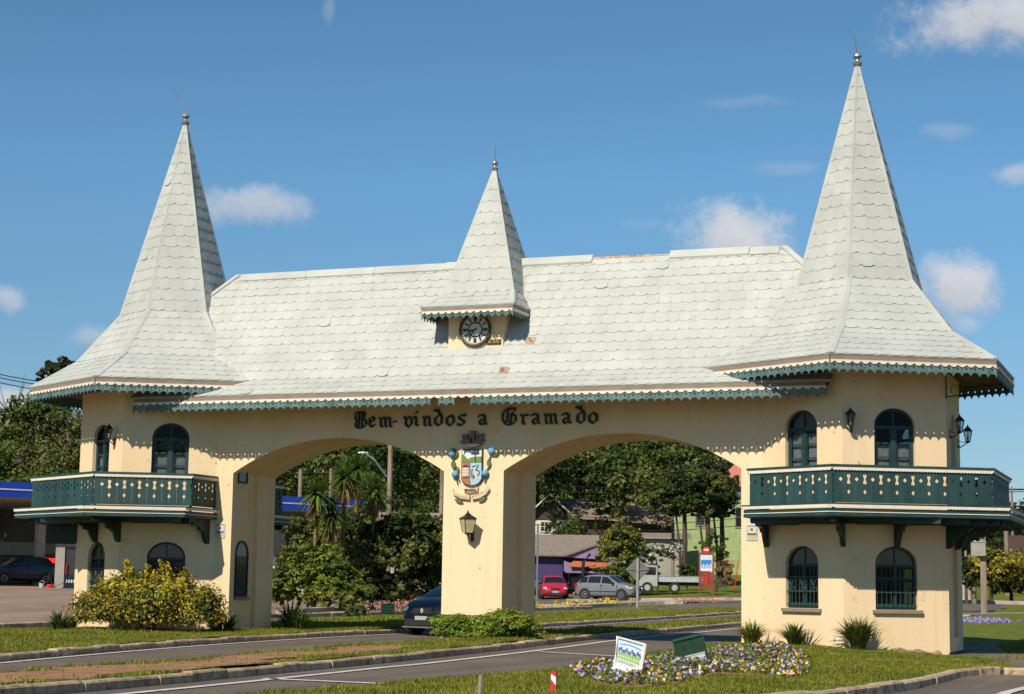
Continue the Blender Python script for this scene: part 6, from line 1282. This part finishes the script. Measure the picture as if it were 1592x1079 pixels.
# diamond road sign seen from behind
g0 = hit(991, 944); d0 = float((g0-CAM)@Fv); print('diamond d', d0); FD = Frame(991, d0, 0); FD.o = np.array([g0[0], g0[1], gz(g0[0], g0[1])]); m_ = d0/2808.6; FD.o[2] = float(at(991, 944, d0)[2])
T = thing('road_sign', 'grey back of a diamond road sign on a thin pale post in the grass', 'road sign', tuple(FD.o)); me = M(FD); me.tube([(0, -.03, -.1), (.3*m_, -.03, 76*m_)], 2.4*m_, 7); me.build('post', 'st_lgrey', T)
c = 58*m_; r = 19*m_; me = M(FD); me.prism([(-r, c), (0, c-r), (r, c), (0, c+r)], .02, .045); me.build('plate', 'st_grey', T); me = M(FD); me.box(-r*.9, r*.9, -.02, .018, c-.02, c+.02); me.build('brace', 'galv', T)
g0 = hit(835, 946); FD = Frame(835, float((g0-CAM)@Fv), 0); T = thing('thin_post', 'thin grey steel post at the right edge of the central pier', 'post', FD(0, 0, 0)); me = M(FD); me.tube([(0, 0, -.1), (0, 0, 4.0)], .05, 7); me.build('pole', 'galv', T)
# ------------------------------------------------------------------ far paving, kerb lines
def far_patch(name, pts, m, dz):
    P = []; 
    for (x0, y0), (x1, y1) in zip(pts, pts[1:]+pts[:1]):
        for i in range(8): P.append(hit(x0+(x1-x0)*i/8, y0+(y1-y0)*i/8))
    bm = bmesh.new(); bm.faces.new([bm.verts.new((p[0], p[1], 0)) for p in P]); bmesh.ops.triangulate(bm, faces=bm.faces)
    for _ in range(5):
        es = [e for e in bm.edges if e.calc_length() > 3]
        if not es: break
        bmesh.ops.subdivide_edges(bm, edges=es, cuts=1); bmesh.ops.triangulate(bm, faces=bm.faces)
    for v in bm.verts: v.co.z = gz(v.co.x, v.co.y)+dz
    me = bpy.data.meshes.new(name); bm.to_mesh(me); bm.free(); me.materials.append(MT[m]); return link(name, me, kind='structure')
far_patch('parking_lot', [(700, 949), (832, 946), (1000, 936), (1010, 933), (985, 929), (930, 921), (832, 921), (700, 921)], 'asphalt', .02)
far_patch('far_road', [(1000, 937), (1165, 936), (1300, 937), (1300, 931), (1165, 931), (1000, 933)], 'lot', .03)
def far_kerb(name, pts, m, w, h):
    L2 = [tuple(hit(*p)[:2]) for p in pts]; L2 = smooth_line(L2, 1); me = M(); off = offset(L2, w)
    for (a, b, c_, d_) in zip(L2, L2[1:], off, off[1:]):
        vs = [(*q, gz(*q)+zz) for zz in (-.05, h) for q in (a, b, d_, c_)]; me.add(vs, [(4, 5, 6, 7), (0, 1, 5, 4), (1, 2, 6, 5), (2, 3, 7, 6), (3, 0, 4, 7)])
    return me.build(name, m, kind='structure')
flatmat('curb_light', (.45, .38, .32), .9, col2=(.30, .24, .20), scale=2); flatmat('curb_yellow', (.62, .36, .06), .8)
far_kerb('walkway', [(833, 943.5), (925, 940), (1000, 937), (1060, 936)], 'curb_light', 2.0, .12)
far_kerb('kerb_line', [(830, 924), (860, 923.5), (905, 923)], 'curb_yellow', .3, .14); far_kerb('kerb_line', [(1000, 934), (1080, 933.5), (1165, 933.5)], 'curb_light', .3, .15)
far_kerb('kerb_line', [(428, 955), (470, 953), (502, 951)], 'curb_light', .5, .2); far_kerb('kerb_line', [(1496, 937), (1540, 937), (1620, 940)], 'curb_light', .5, .15)
far_kerb('kerb_line', [(1496, 960.5), (1540, 958), (1620, 956)], 'curb_light', .35, .14)
far_patch('far_road', [(1480, 951), (1640, 951), (1640, 942), (1480, 939)], 'asphalt', .03); far_patch('far_road', [(1480, 965), (1560, 968), (1640, 965), (1640, 958.5), (1480, 963)], 'asphalt', .03)
g0 = hit(905, 935); me = M(); me.box(-.9, .9, -.1, .1, 0, .14); o = me.build('wheel_stop', 'concrete'); o.location = (g0[0], g0[1], gz(g0[0], g0[1])); o.rotation_euler = (0, 0, YAW); tag(o, 'long white concrete wheel stop before the grey hatchback', 'wheel stop')
def speckle(name, lab, pts, m, n, size, h, seed, spread=.5):
    R = np.random.default_rng(seed); bl = []
    for i in range(n):
        t = R.uniform(0, len(pts)-1.001); j = int(t); a = np.array(pts[j], float); b = np.array(pts[j+1], float); q = hit(*(a+(b-a)*(t-j))); x, y = q[0]+R.normal(0, spread), q[1]+R.normal(0, spread); bl.append((x, y, gz(x, y)+.1+R.uniform(0, h), .10, .10, .08, 7))
    V, F = leaves(bl, size, seed=seed, aspect=1.1, up=.5); o = link(name, qmesh(name, V, F, m)); o['kind'] = 'stuff'; tag(o, lab, 'flowers')
speckle('yellow_flowers', 'row of yellow flowers along the walkway beyond the right arch', [(835, 947), (880, 946), (930, 942), (975, 941)], 'petal_yellow', 60, .09, .25, 1)
speckle('magenta_flowers', 'low magenta flowers along the far kerb in the right arch', [(1060, 939), (1090, 938), (1120, 938)], 'petal_pink', 60, .06, .2, 2); speckle('lilac_flowers', 'lilac flowers in the lawn behind the right tower', [(1500, 973), (1525, 971), (1560, 973)], 'petal_lilac', 260, .05, .15, 3, .3)
speckle('pink_flowers', 'pink flowers on the lawn left of the blue car', [(575, 957), (610, 955), (648, 952)], 'petal_pink', 130, .07, .4, 4, .3)

# ------------------------------------------------------------------ trees and hedges beyond
def tree(name, lab, px, d, H, crown, m, n, size, trunk=.2, seed=1, k=9, base=None, group=None, cat='tree', clump=30, cz=None, extra=(), lean=0, z=None, **kw):
    b = base or ground_from(px, d); x, y, zz = b; zz = z if z is not None else zz; T = thing(name, lab, cat, (x, y, zz), group); rx, rz = crown; c = (x, y, zz+(cz if cz is not None else H-rz))
    bl = blobs(c, (rx, rx, rz), k, seed, total=n); fol('crown', bl, size, m, T, seed=seed, clump=clump, **kw)
    for m2, n2, s2 in extra: fol('crown_other_colour', blobs(c, (rx*1.02, rx*1.02, rz*1.02), k, seed+1, total=n2), s2, m2, T, seed=seed+5, clump=clump)  # leaves of another colour mixed over the crown
    me = M(); r = random.Random(seed); me.tube([(x, y, zz-.3), (x+lean*.3, y, zz+(c[2]-zz)*.5), (x+lean, y, c[2])], [trunk, trunk*.8, trunk*.45], 8)
    for i in range(5):
        a = r.uniform(0, 6.28); me.tube([(x+lean*.6, y, zz+(c[2]-zz)*r.uniform(.5, .8)), (x+rx*.35*cos(a), y+rx*.35*sin(a), c[2]-rz*.1), (x+rx*.7*cos(a), y+rx*.7*sin(a), c[2]+rz*.3)], [trunk*.4, trunk*.25, .03], 5)
    me.build('trunk', 'bark', T); return T
def px_m(d): return 2808.6/d
# left arch planting: crowns given by the outline they have in the picture, at their real distance and depth
def pxmass(name, lab, cat, px, d, blob_px, layers, trunks=(), seed=1, deep=.7, group=None, cover=2.6, clump=24, **kw):
    s = d/2808.6; x, y, z = ground_from(px, d); T = thing(name, lab, cat, (x, y, z), group); r = np.random.default_rng(seed)
    for li, (m, frac, size) in enumerate(layers):
        bl = []
        for bx_, by_, rx, ry in blob_px:
            c = at(bx_, by_, d+r.uniform(-.3, .3)*rx*s); n = int(cover*frac*rx*ry*4/((size/s)**2*.9)*1.6); k = 1+.03*li; bl.append((c[0], c[1], c[2], rx*s*k*.72, rx*s*deep*k*.72, ry*s*k*.72, int(n*.3)))
            for j in range(7):
                a_ = r.uniform(0, 2*pi); u_ = r.uniform(-.55, 1); h_ = sqrt(1-u_*u_); f_ = r.uniform(.26, .46); bl.append((c[0]+rx*s*.72*h_*cos(a_), c[1]+rx*s*deep*.72*h_*sin(a_), c[2]+ry*s*.72*u_, rx*s*f_, rx*s*deep*f_, ry*s*f_, int(n*.12)))
        fol('foliage' if li == 0 else 'leaf_other_colour', bl, size, m, T, seed=seed+li*7, clump=clump, shell=(.55, 1.0) if li == 0 else (.85, 1.06), **kw)  # later layers
    if trunks:
        me = M()
        for tx, ty, tr_, bxx in trunks: q = ground_from(bxx, d); a = at(tx, ty, d); me.tube([(q[0], q[1], q[2]-.3), ((q[0]+a[0])/2+.1, (q[1]+a[1])/2, (q[2]+a[2])/2), tuple(a)], [tr_, tr_*.8, tr_*.5], 7)
        me.build('trunk', 'bark', T)
    return T
pxmass('lime_shrub', 'rounded yellow-green shrub at the lower left of the left arch', 'shrub', 490, 74, [(470, 905, 52, 50), (515, 918, 55, 40), (444, 925, 28, 32), (500, 878, 46, 34), (445, 885, 26, 26)], (('lf_mid', .5, .10), ('lf_lime', .9, .095)), seed=11, up=.6, trunks=((470, 900, .08, 480), (510, 900, .08, 500)))
pxmass('lime_shrub', 'small yellow-green shrub between the large one and the dark hedge', 'shrub', 558, 72, [(560, 925, 28, 26), (540, 935, 24, 20)], (('lf_mid', .6, .09), ('lf_lime', .6, .08)), seed=12, up=.5, trunks=((558, 925, .05, 556),))
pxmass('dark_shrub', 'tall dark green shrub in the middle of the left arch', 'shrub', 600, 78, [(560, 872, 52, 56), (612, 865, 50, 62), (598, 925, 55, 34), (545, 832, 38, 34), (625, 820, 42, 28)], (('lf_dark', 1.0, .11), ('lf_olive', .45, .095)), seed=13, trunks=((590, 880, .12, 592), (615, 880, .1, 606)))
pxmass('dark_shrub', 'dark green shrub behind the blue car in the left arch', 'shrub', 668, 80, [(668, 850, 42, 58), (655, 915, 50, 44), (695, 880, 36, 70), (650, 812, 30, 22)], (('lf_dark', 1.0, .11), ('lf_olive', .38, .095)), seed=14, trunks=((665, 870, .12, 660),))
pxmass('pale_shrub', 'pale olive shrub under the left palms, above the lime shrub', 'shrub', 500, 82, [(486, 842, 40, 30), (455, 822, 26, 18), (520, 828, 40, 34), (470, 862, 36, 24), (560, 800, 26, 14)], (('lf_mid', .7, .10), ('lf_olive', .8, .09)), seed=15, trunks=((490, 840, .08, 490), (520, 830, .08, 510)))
pxmass('low_shrub', 'low dark rounded shrub on the lawn left of the pink flowers', 'shrub', 556, 66, [(556, 953, 22, 10), (545, 957, 16, 7)], (('lf_dark', 1., .08), ('lf_mid', .3, .07)), seed=16)
def yucca(px, py_base, py_top, d, seed, lab):
    s = d/2808.6; a = at(px, py_base, d); b = at(px+3, py_top, d); T = thing('yucca_tree', lab, 'tree', (float(a[0]), float(a[1]), gz(a[0], a[1]))); r = np.random.default_rng(seed)
    me = M(); me.tube([(a[0], a[1], gz(a[0], a[1])-.2), tuple(a), tuple(b)], [.12, .10, .08], 7); me.build('trunk', 'dead', T)
    V = []; F = []
    def spray(c, n, L_, m_, lo, hi, nm):
        V = []; F = []
        for i in range(n):
            az = r.uniform(0, 2*pi); el = r.uniform(lo, hi); dv = np.array([cos(az)*cos(el), sin(az)*cos(el), sin(el)]); sd = np.array([-sin(az), cos(az), 0]); ll = L_*r.uniform(.75, 1.1); o = len(V)
            for t in (0, .35, .7, 1): p_ = c+dv*ll*t-np.array([0, 0, .35*ll*t*t*(1 if lo > -1 else .2)]); w = .05*(1.2-t)*L_; V += [p_-sd*w, p_+sd*w]
            F += [(o+2*j, o+2*j+1, o+2*j+3, o+2*j+2) for j in range(3)]
        return link(nm, qmesh(nm, np.array(V), F, m_), T)
    spray(b, 130, 1.25, 'lf_palm', -.5, 1.5, 'leaf_crown'); spray(b-np.array([0, 0, .25]), 60, .95, 'dead', -1.5, -.7, 'dead_skirt')
yucca(490, 860, 768, 75, 1, 'yucca palm with drooping dead skirt, leftmost in the left arch'); yucca(533, 850, 742, 76, 2, 'tallest yucca palm in the left arch, middle one'); yucca(553, 830, 728, 79, 3, 'yucca palm close behind the tallest one in the left arch'); yucca(579, 830, 764, 78, 4, 'yucca palm below the street lamp in the left arch'); yucca(512, 845, 800, 75, 6, 'low yucca head between the two left palms')
g0 = hit(604, 957); FG = Frame(604, 66, 0); T = thing('green_bin', 'small green mesh crate on the lawn left of the blue car', 'crate', FG(0, 0, 0)); s = 66/2808.6; zz = float(at(604, 952, 66)[2])-FG.o[2]
me = M(FG)
for i in range(7): me.box(-.25+i*.078, -.235+i*.078, 0, .03, zz, zz+.32)
for z_ in (0, .1, .2, .30): me.box(-.26, .26, -.004, .034, zz+z_, zz+z_+.022)
me.build('mesh_front', 'fl_green', T); me = M(FG); me.box(-.24, .24, .05, .3, zz-.25, zz+.3); me.build('body', 'fl_green', T)
# street lamp and poles
def pole(name, lab, px, d, py_top, r, m='palebark', arms=(), cat='pole', group=None, py_base=None):
    x, y, z = ground_from(px, d); zt = float(at(px, py_top, d)[2]); T = thing(name, lab, cat, (x, y, z), group); me = M(); me.tube([(x, y, z-.2), (x, y, zt)], [r, r*.8], 8); me.build('shaft', m, T)
    for a in arms:
        me = M(); zz = zt-a[1]; u = Rv[:2]; me.tube([(x-u[0]*a[0], y-u[1]*a[0], zz), (x+u[0]*a[0], y+u[1]*a[0], zz)], .07, 4); me.build('crossarm', 'wood_dark', T)
        for s in (-1, -.5, .5, 1): me = M(); me.lathe([(.05, 0), (.07, .06), (.03, .16)], (x+u[0]*a[0]*s*.95, y+u[1]*a[0]*s*.95, zz+.05), 6); me.build('insulator', 'st_lgrey', T)
    return T, (x, y, zt)
T, (x, y, zt) = pole('lamp_pole', 'tall pole carrying a curved street lamp arm above the yuccas', 602, 100, 690, .17, cat='street lamp')
a0 = at(601, 741, 100); a1 = at(583, 716, 99); a2 = at(568, 705, 98.5); me = M(); me.tube([tuple(a0), tuple(a1), tuple(a2)], .05, 6); me.build('lamp_arm', 'st_white', T); me = M(); me.lathe([(.02, 0), (.12, .06), (.15, .3), (.10, .55), (.02, .6)], (0, 0, 0), 8, 'x'); a3 = at(556, 704, 98.3); me.v = [(a3[0]+Rv[0]*vx+0*vy, a3[1]+Rv[1]*vx+vy, a3[2]+vz*.5) for vx, vy, vz in me.v]; me.build('lamp_head', 'st_white', T, smooth=True)
PT = {}
for nm, lab, px, d, py, r, arms in (('utility_pole', 'utility pole with crossarm behind the yuccas in the left arch', 510, 125, 727, .16, ((1.2, .3),)), ('utility_pole', 'plain pale pole at the left edge of the left arch', 462, 118, 728, .16, ()), ('utility_pole', 'pale trunk-like pole right of the lamp, in the left arch', 684, 130, 725, .2, ()),
        ('utility_pole', 'thin pale pole behind the white blossom tree', 1046, 130, 812, .14, ()), ('utility_pole', 'wooden pole right of the meter post behind the right tower', 1566, 118, 790, .17, ()), ('utility_pole', 'utility pole with crossarms at the right edge of the picture', 1576, 150, 756, .12, ((1.6, .2), (1.2, 1.6))), ('utility_pole', 'thin wooden pole between the tower and the meter post', 1514, 100, 822, .13, ()), ('utility_pole', 'slender pale pole close to the right tower edge', 1502, 112, 836, .10, ())):
    pole(nm, lab, px, d, py, r, arms=arms, group='utility poles')
# wires
def wire(lab, p0, d0, p1, d1, sag=.5, r=.02): a = at(*p0, d0); b = at(*p1, d1); me = M(); me.tube([tuple(a*(1-t)+b*t-np.array([0, 0, sag*4*t*(1-t)])) for t in np.linspace(0, 1, 14)], r, 4); tag(me.build('power_line', 'black'), lab, 'wire', 'overhead wires')
wire('overhead wire in the sky at the left edge, highest of three', (-60, 568), 120, (260, 600), 125, .6, .03); wire('overhead wire in the sky at the left edge, middle of three', (-60, 573), 120, (260, 606), 125, .6, .03); wire('overhead wire in the sky at the left edge, lowest of three', (-60, 580), 120, (260, 616), 125, .6, .03)
for i, (y0, y1) in enumerate(((742, 738), (752, 744), (792, 778), (800, 790), (808, 803))): wire(['overhead wire across the right arch, topmost', 'overhead wire across the right arch, second from the top', 'overhead wire across the right arch, third from the top', 'overhead wire across the right arch, fourth from the top', 'overhead wire across the right arch, just above the house roof'][i], (780, y0), 130, (1250, y1), 128, .9, .022)
wire('overhead wire at the right edge running off from the crossarm pole', (1400, 758), 150, (1760, 752), 140, .5, .03); wire('overhead wire across the left arch between the poles', (380, 733), 125, (720, 722), 130, .5, .02)
# meter post behind the right tower
g0 = hit(1530, 954); d0 = float((g0-CAM)@Fv); s = d0/2808.6; FM = Frame(1530, d0, 0); FM.o = np.array([g0[0], g0[1], gz(g0[0], g0[1])]); T = thing('meter_post', 'concrete post with a grey electric meter box behind the right tower', 'meter post', tuple(FM.o))
me = M(FM); me.box(-4.5*s, 4.5*s, -.05, .12, -.1, 122*s); me.build('post', 'palebark', T); me = M(FM); me.box(-18*s, 4*s, -.35, -.06, 89*s, 110*s); me.build('meter_box', 'st_lgrey', T); me = M(FM); me.box(-19*s, 5*s, -.38, -.04, 110*s, 111.5*s); me.box(-10*s, -4*s, -.36, -.352, 95*s, 101*s); me.build('box_lid', 'concrete', T); me = M(FM); me.tube([(-12*s, -.1, 111*s), (-12*s, -.1, 118*s), (2*s, -.1, 118*s)], .04, 5); me.build('conduit', 'galv', T)
g0 = hit(1501, 932); FM = Frame(1501, float((g0-CAM)@Fv), 0); T = thing('gate_pillar', 'short cream masonry pillar beyond the far road at the right', 'pillar', FM(0, 0, 0)); me = M(FM); me.box(-.28, .28, 0, .5, -.1, 1.0); me.build('shaft', 'curb_light', T); me = M(FM); me.box(-.33, .33, -.05, .55, 1.0, 1.1); me.build('cap', 'white_wall', T)
tree('golden_conifer', 'golden-tipped conifer behind the meter post', 1541, 102, 3.4, (1.75, 1.7), 'lf_dark', 4000, .12, .12, 31, extra=(('lf_gold', 3000, .12),), cz=1.6, clump=18)
tree('golden_conifer', 'golden-tipped conifer at the right edge, right of the meter post', 1572, 104, 2.7, (1.5, 1.45), 'lf_dark', 3200, .12, .12, 32, extra=(('lf_gold', 2200, .12),), cz=1.3, clump=18)
tree('golden_shrub', 'golden shrub partly behind the right tower wall', 1502, 100, 3.0, (1.3, 1.4), 'lf_dark', 2400, .11, .1, 33, extra=(('lf_gold', 1200, .11),), cz=1.4)
F10 = Frame(1592, 125, 0); T = thing('brick_house', 'small brick house with dark roof at the right edge', 'house', F10(0, 0, 0)); me = M(F10); me.box(-.5, 6, 0, 5, -1, 2.6); me.build('wall', 'brick_wall', T); me = M(F10); me.add([(-1, -.5, 2.6), (6.5, -.5, 2.6), (6.5, 2.5, 4), (-1, 2.5, 4)], [(0, 1, 2, 3)]); me.build('roof', 'wood_dark', T); win(F10, T, .8, 1.8, .8, 2.0, -.03, 'white_wall')
# right arch trees
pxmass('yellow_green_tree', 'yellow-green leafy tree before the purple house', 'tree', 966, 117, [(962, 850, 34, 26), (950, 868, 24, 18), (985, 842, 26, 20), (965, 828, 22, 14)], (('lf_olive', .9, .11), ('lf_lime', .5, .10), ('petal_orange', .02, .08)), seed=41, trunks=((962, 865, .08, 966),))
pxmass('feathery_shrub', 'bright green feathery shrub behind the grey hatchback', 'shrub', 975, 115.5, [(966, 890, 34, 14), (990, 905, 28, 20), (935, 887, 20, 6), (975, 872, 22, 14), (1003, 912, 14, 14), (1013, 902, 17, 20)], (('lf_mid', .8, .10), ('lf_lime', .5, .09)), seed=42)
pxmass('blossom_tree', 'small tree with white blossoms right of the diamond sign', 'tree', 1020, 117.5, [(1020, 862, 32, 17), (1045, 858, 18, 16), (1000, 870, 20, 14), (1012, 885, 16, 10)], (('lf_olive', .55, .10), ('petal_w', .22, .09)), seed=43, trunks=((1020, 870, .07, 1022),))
tree('bare_twig_tree', 'small grey-leaved tree above the diamond sign', 993, 119, 3.6, (1.0, .8), 'lf_olive', 1400, .07, .06, 44, cz=2.8)
tree('small_shrub', 'round green shrub between the truck bed and the totem sign', 1068, 121, 1.9, (.95, .75), 'lf_mid', 2200, .08, .06, 45, cz=1.1, cat='shrub')
tree('dark_conifer_shrub', 'dark green tree growing above the roof of the white gabled house', 884, 132, 4.6, (1.6, 1.2), 'lf_mid', 3200, .10, .1, 46, cz=4.0)
# round-topped trees
for px, d, sd, bp, lab in ((1062, 128, 51, [(1046, 768, 40, 28), (1035, 788, 32, 24), (1062, 742, 34, 20), (1070, 790, 34, 22)], 'dark round-topped tree, left trunk of the group before the green house'), (1098, 126, 52, [(1092, 752, 42, 30), (1085, 782, 34, 26), (1108, 735, 26, 18)], 'tallest round-topped tree in the group before the green house'), (1120, 130, 53, [(1122, 782, 28, 28), (1130, 760, 22, 24), (1112, 800, 30, 14)], 'round-topped tree nearest the right pier before the green house')):
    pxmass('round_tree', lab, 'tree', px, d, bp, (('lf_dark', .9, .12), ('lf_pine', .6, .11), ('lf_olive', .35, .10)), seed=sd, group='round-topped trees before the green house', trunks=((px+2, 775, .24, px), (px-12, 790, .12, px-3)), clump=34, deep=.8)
tree('scrub_tree', 'twisted thin tree with sparse leaves left of the right pier', 1112, 117, 3.9, (1.2, 1.5), 'lf_mid', 1100, .09, .14, 54, cz=2.5, lean=.5); tree('dry_shrub', 'dry brown grass clump beside the totem sign', 1128, 116, 2.0, (.7, 1.0), 'dead', 1500, .07, .05, 55, aspect=4., cz=1.0, cat='shrub')
T = thing('swing_frame', 'thin red metal frame in the yard behind the totem sign', 'frame', ground_from(1135, 124)); q = ground_from(1135, 124); me = M(); me.tube([(q[0]-.6, q[1], q[2]+1.9), (q[0]+.6, q[1], q[2]+1.9), (q[0]+.3, q[1], q[2])], .04, 5); me.build('frame_tube', 'sign_red', T)
# big conifers on the left skyline
def araucaria(px, d, ytop, seed, lab, w=1.0):
    x, y, z = ground_from(px, d); zt = float(at(px, ytop, d)[2]); T = thing('pine_tree', lab, 'tree', (x, y, z)); me = M(); me.tube([(x, y, z-.3), (x, y, zt-.5)], [.35, .12], 8); me.build('trunk', 'bark', T); r = random.Random(seed); bl = []
    h = zt-z
    for i in range(11):
        t = .42+.56*i/10; R_ = (1.05-t)*3.6*w+.55
        for j in range(5): a = r.uniform(0, 6.28); bl.append((x+R_*.6*cos(a), y+R_*.6*sin(a), z+h*t+r.uniform(-.3, .3), R_*.55, R_*.55, .55, 150))
    fol('crown', bl, .20, 'lf_pine', T, seed=seed, clump=20)
araucaria(62, 140, 562, 61, 'dark pine on the left skyline, left of a pair'); araucaria(88, 143, 557, 62, 'dark pine on the left skyline touching the roof edge, taller of a pair', .9)
tree('broad_tree', 'leafy tree below the pines at the left edge, mid green', 30, 138, 13.5, (3.2, 3.6), 'lf_mid', 6000, .2, .3, 63, k=12, extra=(('lf_olive', 1800, .18),)); tree('brown_tree', 'olive-brown thin-leaved tree against the left tower', 95, 128, 11.5, (3.6, 4.6), 'lf_olive', 6500, .17, .28, 64, k=12, extra=(('bark', 900, .15),)); tree('bright_tree', 'bright green tree at the far left, lower crown', 8, 130, 9.8, (3.0, 4.0), 'lf_mid', 5000, .18, .25, 65, k=10, extra=(('lf_lime', 1500, .17),)); tree('bright_tree', 'light green bush-like tree behind the blue canopy', 70, 122, 7.4, (3.0, 2.0), 'lf_mid', 4500, .16, .2, 66, k=10, extra=(('lf_lime', 1800, .15),))
T = thing('bare_tree', 'leafless tree against the sky at the left edge', 'tree', ground_from(3, 150)); x, y, z = ground_from(3, 150); me = M(); r = random.Random(3); me.tube([(x, y, z), (x, y, z+13)], [.25, .08], 6)
for i in range(26): a = r.uniform(0, 6.28); h0 = r.uniform(7, 12.5); L_ = r.uniform(1, 2.6); me.tube([(x, y, z+h0), (x+L_*.5*cos(a), y+L_*.5*sin(a), z+h0+L_*.6), (x+L_*.8*cos(a), y+L_*.8*sin(a), z+h0+L_*1.4)], [.06, .04, .015], 4)
me.build('trunk', 'bark', T)
# distant wooded hillside: one mass
R = np.random.default_rng(21); cl = {'lf_dark': [], 'lf_mid': [], 'lf_olive': []}; mats_ = list(cl)
for i in range(620):
    d = R.uniform(148, 275); l = R.uniform(-95, 85)*d/200
    x = CAM[0]+FH[0]*d+RH[0]*l; y = CAM[1]+FH[1]*d+RH[1]*l; z = gz(x, y); pxl = 796+2808.6*l/d; hs_ = 1.0 if pxl < 1300 else .55; H = min(R.uniform(9.0, 13.5)*hs_, (.088 if pxl < 1300 else .050)*d*R.uniform(.93, 1.04)+1.3-z); H = max(H, 4.5); r_ = R.uniform(2.4, 4.0)*(.8 if hs_ < 1 else 1); m = mats_[int(R.choice(3, p=[.45, .37, .18]))]
    for j in range(4): a = R.uniform(0, 6.28); cl[m].append((x+r_*.45*cos(a), y+r_*.45*sin(a), z+H-r_*.9+R.uniform(-1.6, 1.2), r_*.62, r_*.62, r_*.6, (270 if (-120 < pxl < 740 or 780 < pxl < 1230 or 1430 < pxl < 1750) else 30)))
    cl[m].append((x, y, z+H*.42, r_*.8, r_*.8, H*.32, (250 if (-120 < pxl < 740 or 780 < pxl < 1230 or 1430 < pxl < 1750) else 30)))
for i, m in enumerate(mats_):
    V, F = leaves(cl[m], .27, seed=100+i, clump=26, up=.5, aspect=1.5); o = link('woodland', qmesh('woodland', V, F, m)); o['kind'] = 'stuff'; tag(o, ['dark green part of the wooded hillside far behind the gateway', 'mid green trees of the wooded hillside far behind the gateway', 'olive-coloured trees of the wooded hillside far behind the gateway'][i], 'forest')
V, F = leaves([], 1) if False else (None, None)
tr = M(); 
for i in range(26):
    d = R.uniform(150, 170); l = R.uniform(-30, 30); x = CAM[0]+FH[0]*d+RH[0]*l; y = CAM[1]+FH[1]*d+RH[1]*l; z = gz(x, y); tr.tube([(x, y, z-.5), (x, y, z+7)], [.16, .1], 5)
o = tr.build('woodland_trunks', 'bark'); o['kind'] = 'stuff'; tag(o, 'thin trunks along the edge of the hillside wood', 'forest')
for nm, lab, px, d, H, m, sd in (('hill_tree', 'bright yellow-green tree crown high on the wooded slope in the right arch', 1060, 165, 15.0, 'lf_lime', 71), ('hill_tree', 'light green tree just above the roof of the white gabled house', 902, 158, 8.0, 'lf_lime', 72)): tree(nm, lab, px, d, H, (2.4, 1.5) if px > 1000 else (1.3, .8), m, 2600, .16, .2, sd)
